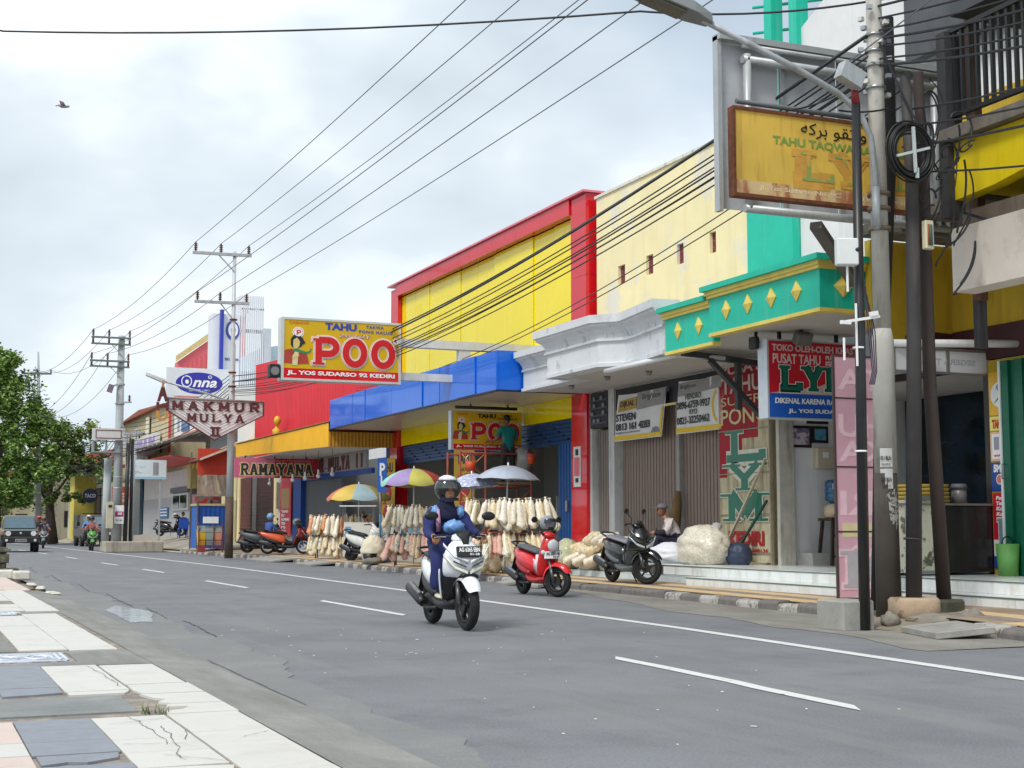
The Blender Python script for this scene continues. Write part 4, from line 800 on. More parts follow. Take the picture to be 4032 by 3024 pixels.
for i in range(8):
    t0, t1 = R(110 + i * 18), R(128 + i * 18); fr.poly(f, [(1.62 + .16 * math.cos(t0), .46 + .26 * math.sin(t0)), (1.62 + .16 * math.cos(t1), .46 + .26 * math.sin(t1)), (1.62 + .23 * math.cos(t1), .46 + .33 * math.sin(t1)), (1.62 + .23 * math.cos(t0), .46 + .33 * math.sin(t0))], .034, .037)
f.build('yellow_arc', byl, b2)
text(fr, 'Brighton', .2, .86, .8, .96, M('print_grey', (84, 86, 90)), b2, .042, 0, .2); text(fr, 'HENDRO', .4, .66, 1.0, .77, pbk, b2, .042, .01); text(fr, '0896-6759-9927', .06, .48, 1.34, .63, pbk, b2, .042, .02); text(fr, 'RYO', .55, .36, .85, .46, pbk, b2, .042, .01); text(fr, '0821-32250462', .06, .18, 1.3, .33, pbk, b2, .042, .02)
# ============================================================ yellow shop with the blue canopy
ypan = M('yellow_panel', (252, 228, 0), .1, .04, .8, coat=.25, dirt=.15, dirtc=(220, 190, 0), dscale=(3, 3, .2)); rpan = M('red_panel', (214, 16, 34), .12, .05, 1, coat=.4); bpan = M('blue_panel', (0, 104, 222), .10, .05, .8, coat=.25)
m_joint = M('panel_joint', (70, 56, 20), .8); m_jb = M('blue_joint', (10, 36, 80), .8)
yb_ = thing('yellow_shop', 'yellow panelled shop with red frame and long blue canopy', 'shop', (14.3, 36, .1))
MB().mm(14.36, 14.8, 29.0, 43.3, 4.2, 8.6).mm(14.8, 24, 29.0, 29.2, .2, 8.6).mm(14.8, 24, 43.1, 43.3, .2, 7.4).build('wall', m_joint, yb_)
n = 10; w = (42.62 - 29.78) / n; pn = piece(MB().mm(0, .05, -w / 2 + .008, w / 2 - .008, 4.9, 8.42), 'cladding_panel', ypan, yb_, (14.30, 29.78 + w / 2, 0))
for i in range(1, n): more(pn, (14.30, 29.78 + w * (i + .5), 0), rot=(0, random.uniform(-.004, .004), random.uniform(-.004, .004)))
f = MB()
for z0, z1 in ((.2, 2.3), (2.306, 4.6), (4.606, 6.9), (6.906, 8.8)): f.mm(14.12, 14.5, 28.96, 29.76, z0, z1)
f.build('red_pillar', rpan, yb_)
f = MB()
for z0, z1 in ((.2, 2.3), (2.306, 4.6), (4.606, 6.9), (6.906, 8.72)): f.mm(14.14, 14.5, 42.64, 43.34, z0, z1)
f.build('red_pillar', rpan, yb_)
f = MB(); w2 = (42.62 - 29.78) / 8
for i in range(8): f.mm(14.08, 14.5, 29.78 + i * w2, 29.78 + (i + 1) * w2 - .006, 8.44, 8.82)
f.build('red_coping', rpan, yb_)
f = MB().mm(14.02, 14.6, 28.9, 43.4, 8.82, 8.87).build('coping_cap', M('cap_pink', (220, 120, 136), .3), yb_)
cp = MB().mm(12.08, 14.3, 29.25, 42.85, 4.2, 5.02).build('canopy', m_jb, yb_)
n = 11; w = (42.9 - 29.19) / n; pn = piece(MB().mm(0, .06, -w / 2 + .006, w / 2 - .006, 4.19, 5.07), 'canopy_panel', bpan, yb_, (12.0, 29.19 + w / 2, 0))
for i in range(1, n): more(pn, (12.0, 29.19 + w * (i + .5), 0), rot=(0, random.uniform(-.006, .006), random.uniform(-.005, .005)))
for a, b in ((12.065, 13.18), (13.19, 14.3)): MB().mm(a, b, 29.185, 29.245, 4.19, 5.07).build('canopy_panel', bpan, yb_)
MB().mm(12.07, 14.3, 29.25, 42.9, 4.172, 4.195).build('canopy_soffit', M('soffit_gloss', (206, 202, 192), .22, .04), yb_)
MB().mm(11.99, 12.06, 29.17, 42.92, 4.15, 4.187).mm(12.06, 14.3, 29.17, 29.22, 4.15, 4.187).build('canopy_trim', M('navy_trim', (16, 26, 60), .4), yb_)
n = 9; w = (42.6 - 29.78) / n; pn = piece(MB().mm(0, .05, -w / 2 + .006, w / 2 - .006, 3.68, 4.17), 'band_panel', ypan, yb_, (14.26, 29.78 + w / 2, 0))
for i in range(1, n): more(pn, (14.26, 29.78 + w * (i + .5), 0))
bshut = M('blue_shutter', (20, 74, 128), .4, .12, 4, metal=.2)
f = MB()
for i in range(6): f.mm(14.3, 14.36, 30.0, 42.5, 3.1 + i * .095, 3.18 + i * .095)
f.build('shutter_box', bshut, yb_)
kk = piece(MB().mm(0, .04, -.06, .06, -.025, .025), 'shutter_hinge', M('hinge_dark', (14, 24, 44), .6), yb_, (14.28, 30.3, 3.2))
for i in range(44): more(kk, (14.28, 30.3 + .27 * (i % 44) + random.uniform(-.04, .04), 3.2 + .1 * (i % 4)))
pleats(30.82, 29.86, .3, 3.1, M('blue_door', (14, 84, 150), .4, .1, metal=.15), yb_, x=14.26, w=.16); pleats(37.6, 37.0, .3, 3.1, M('blue_door', (14, 84, 150)), yb_, x=14.26, w=.15)
MB().mm(14.2, 14.26, 30.2, 30.3, 1.5, 1.75).build('door_latch', steel, yb_)
inw = M('interior_wall', (176, 176, 172), .8, .08, 1); inf = M('interior_floor', (190, 188, 182), .3, .08)
MB().mm(19.4, 19.6, 29.2, 43.1, .2, 4.2).mm(14.4, 19.5, 29.2, 29.25, .2, 4.2).mm(14.4, 19.5, 43.05, 43.1, .2, 4.2).mm(14.4, 19.5, 29.2, 43.1, 4.1, 4.2).build('interior_wall', inw, yb_)
MB().mm(13.2, 19.5, 29.2, 43.1, .15, .3).build('floor', inf, yb_)
for (y0, y1) in ((31.2, 33.2), (33.6, 36.2), (38.2, 41.8)):
    sh = thing('goods_shelf', {31.2: 'white shelf of packed snacks near the blue folding door', 33.6: 'white shelf of packed snacks in the middle of the yellow shop', 38.2: 'white shelf of packed snacks deep behind the striped parasol'}[y0], 'shelf', (17, (y0 + y1) / 2, .3))
    for z in (.5, 1.05, 1.55): MB().mm(16.7, 17.3, y0, y1, z, z + .04).build('board', white_pt, sh)
    for y in (y0, y1): MB().mm(16.7, 17.3, y - .03, y + .03, .3, 2.0).build('side', white_pt, sh)
    gcols = [M('snack_%d' % i, c, .4, .15, 9) for i, c in enumerate([(214, 190, 120), (190, 60, 50), (226, 220, 200), (70, 120, 80), (210, 150, 60)])]
    pk = [piece(MB().box((0, 0, .12), (.2, .22, .24)), 'snack_pack', g, sh, (16.9, y0 + .2 + .05 * i, .54)) for i, g in enumerate(gcols)]
    for z in (.54, 1.09, 1.59):
        yy = y0 + .45
        while yy < y1 - .15: more(random.choice(pk), (16.88, yy, z)); yy += .27
cst = thing('carton_stack', 'stack of brown cartons inside the left opening of the yellow shop', 'cartons', (16.5, 41, .3)); ctm = M('carton', (168, 132, 92), .8, .12)
crt = piece(MB().box((0, 0, .18), (.5, .55, .35)), 'carton', ctm, cst, (16.4, 41.6, .3))
for i in range(1, 14): more(crt, (16.4 + .55 * (i % 2) + random.uniform(-.05, .05), 41.6 - .62 * ((i // 2) % 4), .3 + .36 * (i // 8)), rot=(0, 0, random.uniform(-.15, .15)))
# framed notice on the red pillar and vertical banners
fr = frx(14.12, 29.62, 2.05); t = thing('framed_notice', 'narrow white framed notice on the right red pillar', 'sign', (14.1, 29.5, 2.05)); f = MB(); fr.rect(f, 0, 0, .36, .92, 0, .02); f.build('frame', white_pt, t); f = MB(); fr.rect(f, .04, .25, .32, .67, .02, .024); f.build('red_field', rpan, t); f = MB(); fr.rect(f, .1, .72, .26, .86, .02, .024); f.build('black_square', black_tx, t); f = MB(); fr.rect(f, .1, .1, .26, .2, .02, .024); f.build('black_square', black_tx, t)
m_by = M('banner_mustard', (214, 170, 8), .6, .06, 2); m_rp = M('red_print', (196, 24, 34))
for yy, lab in ((43.75, 'narrow yellow banner with red letters left of the striped parasol'), (37.0, 'narrow yellow banner with red letters behind the scaffold')):
    fr = frx(13.95, yy, .55); t = thing('vertical_banner', lab, 'banner', (13.95, yy - .8, .55), group='vertical yellow banners on the yellow shop'); f = MB(); fr.rect(f, 0, 0, 1.55, 2.75, 0, .012); f.build('sheet', m_by, t)
    text(fr, 'TAHU', .25, 2.3, 1.35, 2.6, M('print_navy', (36, 46, 70)), t, .018, .03); text(fr, 'TAKWA', .45, 2.1, 1.2, 2.2, M('print_navy', (36, 46, 70)), t, .018, 0); text(fr, 'SARI LEZAT', .3, 1.95, 1.3, 2.04, m_rp, t, .018, 0, .2)
    for c, z in (('P', 1.3), ('O', .7), ('O', .1)): slab(fr, c, .3, z, 1.3, z + .5, m_rp, t, .02, .2)
# big projecting sign
fr = fry(7.79, 31.98, 4.5); ps = thing('projecting_sign', 'big yellow and red box sign on white beams projecting over the road', 'sign', (9.2, 32, 4.5))
MB().mm(7.79, 10.68, 32.0, 32.3, 4.5, 5.96).build('box', M('sign_box', (206, 208, 206), .4, .06, metal=.2, dirt=.3), ps)
m_sy = M('sign_yellow', (212, 172, 10), .35, .05, 1.5, dirt=.25, dirtc=(180, 140, 20)); f = MB(); fr.rect(f, .06, .28, 2.83, 1.41, .02, .026); f.build('yellow_face', m_sy, ps); f = MB(); fr.rect(f, .06, .05, 2.83, .28, .02, .026); f.build('red_face', rpan, ps)
f = MB(); fr.rect(f, 0, 0, 2.89, .05, .02, .04); fr.rect(f, 0, 1.41, 2.89, 1.46, .02, .04); fr.rect(f, 0, .05, .06, 1.41, .02, .04); fr.rect(f, 2.83, .05, 2.89, 1.41, .02, .04); f.build('rim', M('alu_rim', (214, 216, 214), .35, .05, metal=.4), ps)
def poo_art(fr, W, H, ps, d, big=True):
    S = lambda a: a * W; T = lambda b: b * H
    blue = M('print_blue', (30, 70, 168), .5, .05) if big else black_tx
    text(fr, 'TAHU', S(.355), T(.83), S(.62), T(.945), blue, ps, d, .05); text(fr, 'TAKWA', S(.70), T(.885), S(.85), T(.935), blue, ps, d, .02, space=1.2); text(fr, 'PONG HALUS', S(.64), T(.805), S(.92), T(.855), blue, ps, d, .02, space=1.2)
    text(fr, 'CABANG', S(.06), T(.9), S(.22), T(.945), M('print_orange', (206, 120, 20)), ps, d, .02)
    text(fr, 'SARI LEZAT', S(.475), T(.72), S(.74), T(.775), white_tx, ps, d, .06, .3); text(fr, 'SARI LEZAT', S(.475), T(.72), S(.74), T(.775), M('print_brown', (170, 60, 30)), ps, d + .003, .0, .3)
    f = MB(); fr.ell(f, S(.135), T(.765), S(.047), T(.085), d - .004, d); f.build('emblem', white_tx, ps); f = MB(); fr.ell(f, S(.135), T(.765), S(.039), T(.07), d, d + .002); f.build('emblem', m_rp, ps); f = MB(); fr.ell(f, S(.135), T(.765), S(.035), T(.064), d + .002, d + .004); f.build('emblem', white_tx, ps); slab(fr, 'P', S(.115), T(.73), S(.16), T(.80), m_rp, ps, d + .008, .2)
    # painted figure: hair, face, jacket, scarf
    sk = M('print_skin', (218, 190, 120), .5, .05); jk = M('print_jacket', (172, 62, 48), .5, .15, 5); hr = M('print_hair', (32, 38, 46), .5, .2); sf = M('print_scarf', (46, 130, 96), .5, .15)
    Pg = lambda pts, m, k, nm='figure': (fr.poly(MB_ := MB(), [(S(a), T(b)) for a, b in pts], d - .004, d + .0012 * k), MB_.build(nm, m, ps))
    Pg([(.01, .27), (.03, .48), (.08, .5), (.14, .44), (.19, .46), (.215, .38), (.225, .27), (.18, .27), (.14, .26), (.1, .27)], jk, 1); Pg([(.09, .24), (.13, .24), (.14, .44), (.11, .46), (.09, .38)], M('print_shirt', (214, 206, 160), .5), 2)
    Pg([(.075, .56), (.075, .66), (.1, .72), (.14, .73), (.17, .68), (.195, .6), (.175, .58), (.16, .54), (.14, .52), (.12, .6), (.09, .52)], hr, 3); Pg([(.095, .55), (.095, .64), (.125, .68), (.15, .62), (.145, .55), (.12, .49), (.1, .51)], sk, 4)
    Pg([(.09, .44), (.13, .47), (.16, .44), (.2, .42), (.235, .46), (.245, .53), (.225, .47), (.2, .46), (.15, .49), (.12, .51), (.1, .5)], sf, 5); Pg([(.1, .33), (.14, .38), (.15, .4), (.12, .39), (.09, .36)], sk, 6)
    m_pr2 = M('poo_red', (204, 24, 30), .4, .05)
    for g_, m, k in ((.026 * H, white_tx, 0), (.016 * H, m_rp, 1), (.011 * H, white_tx, 2)): slab(fr, 'POO', S(.245), T(.265), S(.965), T(.685), m, ps, d + k * .006, .23, g_)
    slab(fr, 'POO', S(.245), T(.265), S(.965), T(.685), m_pr2, ps, d + .02, .23)
    f = MB(); fr.ell(f, S(.955), T(.7), S(.026), T(.05), d - .003, d + .002); f.build('registered_mark', white_tx, ps); text(fr, 'R', S(.943), T(.67), S(.967), T(.73), M('print_brown', (170, 60, 30)), ps, d + .007, .02)
poo_art(fr, 2.89, 1.46, ps, .034); text(fr, 'JL. YOS SUDARSO 92 KEDIRI', .14, .11, 2.74, .23, white_tx, ps, .034, .04)
m_beam = M('beam_white', (216, 218, 216), .5, .05, dirt=.4, dirtc=(170, 164, 150)); MB().mm(10.68, 14.3, 32.04, 32.26, 5.42, 5.62).mm(10.68, 14.3, 32.04, 32.26, 4.62, 4.8).build('beam', m_beam, ps); MB().mm(12.2, 12.5, 32.06, 32.24, 4.8, 5.42).build('strut', m_beam, ps)
sp = thing('loudspeaker', 'dark square speaker at the lower left corner of the big projecting sign', 'speaker', (7.65, 32.1, 4.55)); MB().mm(7.53, 7.77, 31.95, 32.2, 4.55, 4.86).build('cabinet', dark_metal, sp, bevel=.02); MB().disc((7.65, 31.955, 4.7), (0, -1, 0), .1, .02).build('cone', M('cone_grey', (120, 122, 122), .5), sp)
# smaller hanging sign being repaired
fr = fry(12.28, 32.78, 3.04); hs = thing('hanging_sign', 'smaller yellow sign hanging under the blue canopy beside the scaffold', 'sign', (13.2, 32.9, 3.04))
MB().mm(12.28, 14.18, 32.8, 33.0, 3.04, 4.0).build('box', M('sign_alu', (196, 204, 210)), hs); f = MB(); fr.rect(f, .05, .14, 1.87, .93, .02, .026); f.build('yellow_face', M('sign_yellow2', (226, 180, 8), .4, .05), hs); f = MB(); fr.rect(f, .05, .02, 1.87, .14, .02, .026); f.build('red_face', rpan, hs)
poo_art(fr, 1.9, .95, hs, .034, False); text(fr, 'JL. YOS SUDARSO 92 KEDIRI', .12, .05, 1.8, .11, white_tx, hs, .034, .04)
MB().cyl((12.35, 32.7, 4.08), (14.0, 32.7, 4.08), .04).cyl((12.8, 32.75, 4.1), (12.8, 32.85, 4.18), .02).cyl((13.8, 32.75, 4.1), (13.8, 32.85, 4.18), .02).build('tube_lamp', M('tube_dark', (52, 48, 44), .6), hs)
# ============================================================ red corrugated shop with yellow awning
def corr(name, x, ya, yb, z0a, z1a, z0b, z1b, m, parent, pitch=.2, amp=.025):
    n = int(abs(ya - yb) / pitch) * 4; mb = MB(); vs = []
    for i in range(n + 1):
        t = i / n; y = ya + (yb - ya) * t; xx = x + (amp if i % 4 in (1, 2) else 0)
        vs += [(xx, y, z0a + (z0b - z0a) * t), (xx, y, z1a + (z1b - z1a) * t)]
    return mb.add(vs, [(2 * i, 2 * i + 2, 2 * i + 3, 2 * i + 1) for i in range(n)]).build(name, m, parent)
m_rc = M('red_sheet', (212, 30, 46), .4, .08, .7, metal=.05, dirt=.3, dirtc=(168, 30, 44), dscale=(2, 2, .2)); m_yc = M('yellow_sheet', (236, 178, 6), .4, .07, 1, dirt=.3, dirtc=(190, 130, 10))
ms = thing('red_shop', 'shop with red corrugated upper front and yellow corrugated awning', 'shop', (14.3, 52, .1))
w3 = (63.2 - 43.34) / 5
for i in range(5):
    a, b = 43.34 + i * w3, 43.34 + (i + 1) * w3; corr('red_sheet', 14.25, a, b, 4.2, 7.42 + i * .2, 4.2, 7.42 + (i + 1) * .2, m_rc, ms)
MB().mm(14.3, 24, 43.4, 43.6, .2, 7.4).mm(14.32, 14.5, 43.4, 63.2, 4.1, 7.4).mm(14.3, 24, 66.8, 67, .2, 6).build('wall', wwall, ms)
corr('awning_sheet', 12.0, 42.92, 49.7, 3.63, 4.38, 3.78, 4.4, m_yc, ms, .16, .02); corr('awning_sheet', 12.0, 49.7, 56.5, 3.78, 4.4, 3.93, 4.42, m_yc, ms, .16, .02)
mb = MB(); n = 40
for i in range(n):
    x = 12.0 + 2.25 * i / n; mb.quad((x, 42.92 - (.02 if i % 2 else 0), 3.63), (x + 2.25 / n, 42.92 - (.02 if i % 2 == 0 else 0), 3.63), (x + 2.25 / n, 42.92 - (.02 if i % 2 == 0 else 0), 4.1), (x, 42.92 - (.02 if i % 2 else 0), 4.1))
mb.build('awning_end', M('awning_end', (180, 128, 20), .5, .1), ms)
MB().prism([(11.97, 42.9, 4.40), (11.97, 56.6, 4.44), (14.25, 56.6, 4.62), (14.25, 42.9, 4.58)], (0, 0, .03), 0).build('awning_roof', M('awning_roof', (150, 110, 70), .8, .2), ms)
MB().mm(12.05, 14.3, 43.0, 56.4, 3.74, 3.77).build('awning_soffit', soffit, ms)
m_bl2 = M('blue_frame', (16, 70, 150), .5, .08)
fr = frx(14.2, 55, 3.05); t = MB(); fr.rect(t, 0, 0, 8.9, .68, -.1, 0); t.build('sign_board', M('board_pale', (150, 150, 152), .6, .08), ms)
t = MB(); fr.rect(t, 0, -.12, 9.6, .06, -.1, .02); t.build('blue_rail', m_bl2, ms)
slab(fr, 'MAKMUR MULYA II', .3, .12, 8.7, .6, M('sign_maroon', (98, 30, 40), .6, .1), ms, .014, .3)
[MB().mm(14.15, 14.45, a, b, .3, 4.0).build('blue_pillar', m_bl2, ms) for a, b in ((54.5, 55.7), (43.4, 43.75))]
MB().mm(18, 18.2, 43.6, 66.8, .2, 4).build('back_wall', M('back_grey', (120, 122, 124), .8, .1), ms); MB().mm(13.3, 18, 43.5, 56, .15, .34).build('floor', inf, ms)
MB().mm(14.35, 14.4, 49.5, 54.5, .34, 3.05).build('grey_shutter', M('grey_shut', (84, 88, 92), .6, .1), ms)
f = MB()
for x, y in ((15.5, 45.5), (15.5, 47), (15.6, 48.4)): f.mm(x, x + .6, y, y + .9, .34, 1.3)
f.build('display_case', M('case_dark', (74, 76, 70), .3, .3, 4, c2=(170, 160, 90), c2lo=.55, c2hi=.6, c2scale=5), ms)
for i in range(6): bulb(12.6 + .05 * i, 53.2 - i * 1.55, 3.0 + .02 * i, ms, .16, .075)
f = MB().cyl((12.6, 53.6, 3.0), (12.9, 45, 3.1), .012, n=6).build('lamp_wire', black_pl, ms)
for i in range(6): MB().cyl((12.6 + .05 * i, 53.2 - i * 1.55, 3.72), (12.6 + .05 * i, 53.2 - i * 1.55, 3.0), .008, n=5).build('lamp_cord', black_pl, ms)
fr = frx(14.1, 57.55, .3); t = thing('price_banner', 'narrow red banner with white text rows beside the blue pillar', 'banner', (14.1, 57, .9)); f = MB(); fr.rect(f, 0, .5, 1.75, 2.9, 0, .012); f.build('sheet', M('banner_red2', (206, 60, 70), .6, .1), t); f = MB(); fr.rect(f, .25, 1.6, 1.5, 2.4, .012, .016); f.build('picture_panel', M('panel_tan', (170, 140, 90), .6, .15, 3), t)
for i, s_ in enumerate(['TAHU', 'PO', 'KUNING', 'TKW', 'POO', 'STIK']): text(fr, s_, .25, .62 + (5 - i) * .16, .25 + (1.1, .5, 1.3, .7, .7, .8)[i], .73 + (5 - i) * .16, white_tx, t, .02, .06)
# brown plank doors, pale strip and junk of the house next door
bd = M('plank_brown', (92, 46, 36), .7, .15, 2); MB().mm(14.3, 14.5, 56.0, 59.0, .2, 4.2).build('pale_wall', M('pale_wall', (190, 188, 182), .8, .1, dirt=.4), ms)
MB().mm(14.22, 14.5, 58.95, 59.25, .2, 4.2).mm(14.22, 14.5, 66.0, 66.5, .2, 4.2).build('cream_jamb', M('cream_jamb', (226, 210, 160), .7, .06), ms)
pk = piece(MB().mm(0, .05, -1.1, 1.1, 0, .145), 'door_plank', bd, ms, (14.28, 64.9, .25))
for i in range(1, 21): more(pk, (14.28, 64.9, .25 + i * .15))
pk2 = piece(MB().mm(0, .05, -2.2, 2.2, 0, .145), 'door_plank', M('plank_dark', (66, 36, 32), .7, .15, 2), ms, (14.5, 61.5, .25))
for i in range(1, 21): more(pk2, (14.5, 61.5, .25 + i * .15))
MB().mm(14.2, 14.32, 57.6, 58.7, 1.9, 3.0).build('junk_rack', M('junk', (104, 98, 88), .8, .4, 6), ms)
MB().mm(14.3, 14.5, 66.5, 70.5, .2, 4.2).build('cream_front', M('cream_front', (214, 200, 150), .8, .1, 2, dirt=.4), ms)
for i in range(4): MB().mm(14.2, 14.3, 67 + i * .8, 67.15 + i * .8, .3, 2.4).build('batten_strip', M('batten_cream', (206, 196, 156), .8, .1), ms)
for z, y in ((2.0, 67.3), (1.6, 67.3)): MB().mm(14.05, 14.28, y, y + .9, z, z + .36).build('meter', M('meter_white', (200, 204, 204), .5), ms)
# projecting pink and red sign
fr = fry(11.0, 51.98, 2.95); rs = thing('street_sign', 'pink and red sign with brown slab letters over the pavement', 'sign', (12.6, 52.05, 2.95))
f = MB(); fr.rect(f, 0, 0, 1.5, .73, -.08, 0); f.build('pink_half', M('sign_pink', (222, 110, 150), .5, .1, 1.5, trans=.1), rs); f = MB(); fr.rect(f, 1.505, 0, 3.18, .73, -.08, 0); f.build('red_half', M('sign_crimson', (178, 32, 52), .5, .1, 2), rs)
text(fr, 'TAHU PUNG HALUS KUKING * TRADISIONAL *', .2, .6, 2.95, .67, M('print_rose', (214, 150, 150)), rs, .006, .01)
slab(fr, 'RAMAYANA', .2, .1, 2.95, .52, M('print_cream', (228, 212, 150)), rs, .008, .26, .03); slab(fr, 'RAMAYANA', .2, .1, 2.95, .52, M('print_umber', (58, 50, 52)), rs, .014, .26)
MB().cyl((12.5, 52.02, 3.68), (12.5, 52.02, 3.76), .03).cyl((11.4, 52.02, 3.68), (11.4, 52.02, 3.76), .03).cyl((13.7, 52.02, 3.68), (13.7, 52.02, 3.76), .03).build('hanger', dark_metal, rs)
tag(MB().ell((13.9, 57.6, 4.95), (.16, .22, .42), 10, 8, lambda d, p: p * (1 + .25 * math.sin(d.z * 6))).ell((13.9, 57.5, 5.5), (.15, .16, .2), 8, 6).build('statuette', M('statue_yellow', (206, 176, 40), .6, .15)), 'yellow statuette on the edge of the yellow awning roof', 'statue')
# kiosk with plastic sheet and red awning
ki = thing('street_kiosk', 'small blue kiosk with red awning and clear plastic sheet', 'kiosk', (12, 61.6, .2))
m_kb2 = M('kiosk_blue', (36, 100, 184), .5, .1, 3); m_kr = M('kiosk_red', (196, 66, 42), .6, .08)
MB().mm(11.4, 12.55, 61.0, 62.6, .25, 2.05).build('body', m_kb2, ki)
sl = piece(MB().mm(-.05, .05, -.03, 0, 0, 1.75), 'panel_rib', M('kiosk_rib', (22, 70, 150), .5), ki, (11.5, 61.0, .28))
for i in range(1, 6): more(sl, (11.5 + i * .2, 61.0, .28))
MB().mm(11.35, 12.6, 60.95, 62.65, 2.05, 2.14).build('counter', M('kiosk_counter', (190, 176, 130), .6), ki)
MB().mm(11.32, 12.55, 60.9, 60.94, 3.36, 4.48).build('red_board', m_kr, ki)
MB().mm(11.38, 12.0, 61.6, 62.4, 2.14, 2.55).mm(12.15, 12.5, 61.6, 62.4, 2.14, 2.6).build('goods', M('kiosk_goods', (120, 110, 110), .6, .4, 5, c2=(170, 30, 40), c2lo=.5, c2hi=.55, c2scale=4), ki)
for x in (11.36, 12.56):
    for y in (60.95, 62.6): MB().bar((x, y, .2), (x, y, 4.4), .06).build('post', M('kiosk_post', (110, 96, 80), .8), ki)
sagsheet(fry(11.3, 60.88, 2.45), 0, 0, 1.25, .92, 0, M('clear_sheet', (190, 176, 158), .08, .2, 3, trans=.45), ki, 'plastic_sheet', .05)
MB().prism([(11.3, 60.2, 3.95), (12.9, 59.8, 4.62), (12.9, 63, 4.62), (11.3, 63, 3.95)], (0, 0, .05), 0).build('awning', M('kiosk_awning', (96, 62, 50), .8, .2), ki)
MB().prism([(11.27, 60.15, 3.93), (12.92, 59.75, 4.62), (12.92, 59.75, 4.72), (11.27, 60.15, 4.02)], (0, -.03, 0), 0).build('awning_edge', M('awning_edge', (190, 176, 160), .7), ki)
# litter bins
br = thing('bin_rack', 'rack of three litter bins with white sign board on the kerb', 'bins', (11.35, 58, .15))
for x, c in ((10.98, (222, 176, 50)), (11.28, (150, 166, 160)), (11.62, (214, 150, 124))):
    b = MB().loft([[(x - .12, 57.86, .42), (x + .12, 57.86, .42), (x + .12, 58.14, .42), (x - .12, 58.14, .42)], [(x - .16, 57.8, .95), (x + .16, 57.8, .95), (x + .16, 58.2, .95), (x - .16, 58.2, .95)]], smooth=False).build('bin', M('bin_%d' % c[0], c, .5, .1), br)
    MB().loft([[(x - .17, 57.79, .95), (x + .17, 57.79, .95), (x + .17, 58.21, .95), (x - .17, 58.21, .95)], [(x - .13, 57.9, 1.2), (x + .13, 57.9, 1.2), (x + .13, 58.15, 1.2), (x - .13, 58.15, 1.2)]], smooth=False).build('lid', M('bin_lid', (130, 138, 136), .5, .15), b)
for x in (10.84, 11.45, 11.8): MB().bar((x, 57.8, .14), (x, 57.8, 1.35), .035).build('rack_post', rust, br)
for z in (.36, .62): MB().bar((10.84, 57.79, z), (11.8, 57.79, z), .03).build('rack_bar', rust, br)
MB().mm(11.0, 11.62, 57.78, 57.81, 1.3, 1.56).build('notice_board', white_tx, br); MB().mm(10.85, 11.1, 57.7, 58.1, .14, .38).build('red_foot', M('bin_red', (150, 50, 54), .6), br)
# ============================================================ far right row
def house(name, label, x, y0, y1, z0, z1, m, roof=None, depth=9):
    t = thing(name, label, 'building', (x, (y0 + y1) / 2, z0)); MB().mm(x, x + depth, y0, y1, z0, z1).build('wall', m, t)
    if roof: MB().prism([(x - .4, y0 - .2, z1), (x - .4, y1 + .2, z1), (x - .4, (y0 + y1) / 2, z1 + roof[0])], (depth + .8, 0, 0), 0).build('roof', roof[1], t)
    return t
m_gw = M('grey_white_wall', (206, 206, 202), .85, .06, .8, dirt=.4, dirtc=(168, 168, 166), dscale=(1, 1, 2)); tile_red = M('roof_tile', (150, 84, 66), .85, .15, 3)
h1 = house('white_workshop', 'white walled workshop with small window behind the kiosk', 14.3, 75, 95.5, .4, 4.4, m_gw)
MB().mm(14.28, 14.3, 75, 95.5, .5, 2.9).build('grey_band', M('grey_band', (176, 178, 180), .85, .05), h1)
wd_ = MB().mm(14.18, 14.3, 79.0, 84.0, 2.1, 3.05).build('window', M('window_frame', (196, 196, 192), .6), h1)
for a in (79.4, 81.7): MB().mm(14.15, 14.19, a, a + 1.9, 2.22, 2.93).build('pane', glass_dk, wd_)
MB().mm(14.1, 14.3, 78.7, 84.3, 3.1, 3.4).build('window_grille', M('grille', (96, 100, 106), .6), h1)
fr = frx(14.25, 89, 1.7); t = thing('blue_notice', 'blue notice board with white lines on the workshop wall', 'sign', (14.2, 88, 1.7)); f = MB(); fr.rect(f, 0, 0, 3.4, .62, 0, .03); f.build('board', M('notice_blue', (30, 110, 170), .5), t); f = MB(); [fr.rect(f, .4, .12 + .18 * i, 3.0, .2 + .18 * i, .03, .034) for i in range(3)]; f.build('text_line', white_tx, t)
MB().mm(13.8, 14.3, 76.0, 77.2, 3.2, 4.2).build('yellow_box', M('box_yellow', (190, 180, 110), .6, .1), h1)
MB().mm(14.2, 14.32, 75, 78.4, .5, 4.3).build('dark_opening', M('opening_dark', (44, 46, 50), .7), h1)
MB().mm(14.1, 14.3, 96, 100.5, .6, 4.6).build('glass_door', M('shop_glass', (66, 92, 112), .15, .2), h1)
# red soffit canopy and ribbed roof in front of it
cn2 = thing('ribbed_canopy', 'old ribbed canopy with bright red underside above the forecourt', 'canopy', (13, 82, 4.4))
MB().prism([(12.2, 73, 4.75), (12.2, 94, 5.0), (14.3, 94, 4.75), (14.3, 73, 4.5)], (0, 0, .04), 0).build('red_underside', M('canopy_red', (206, 26, 40), .5, .06), cn2)
MB().prism([(11.8, 70, 5.45), (11.8, 97, 5.6), (14.4, 97, 6.4), (14.4, 70, 6.3)], (0, 0, .05), 0).build('sheet_roof', M('sheet_roof', (168, 164, 152), .7, .15, 2), cn2)
rr_ = piece(MB().bar((11.8, 0, 5.42), (14.3, 0, 6.2), .12, .1), 'rafter', M('rafter', (206, 202, 190), .7, .1), cn2, (0, 70.5, 0))
for i in range(1, 18): more(rr_, (0, 70.5 + i * 1.5, 0))
for i in range(4): MB().box((14.2, 74 + i * 1.2, 4.35), (.5, .7, .35)).build('yellow_bracket', M('bracket_yellow', (206, 180, 80), .6), cn2)
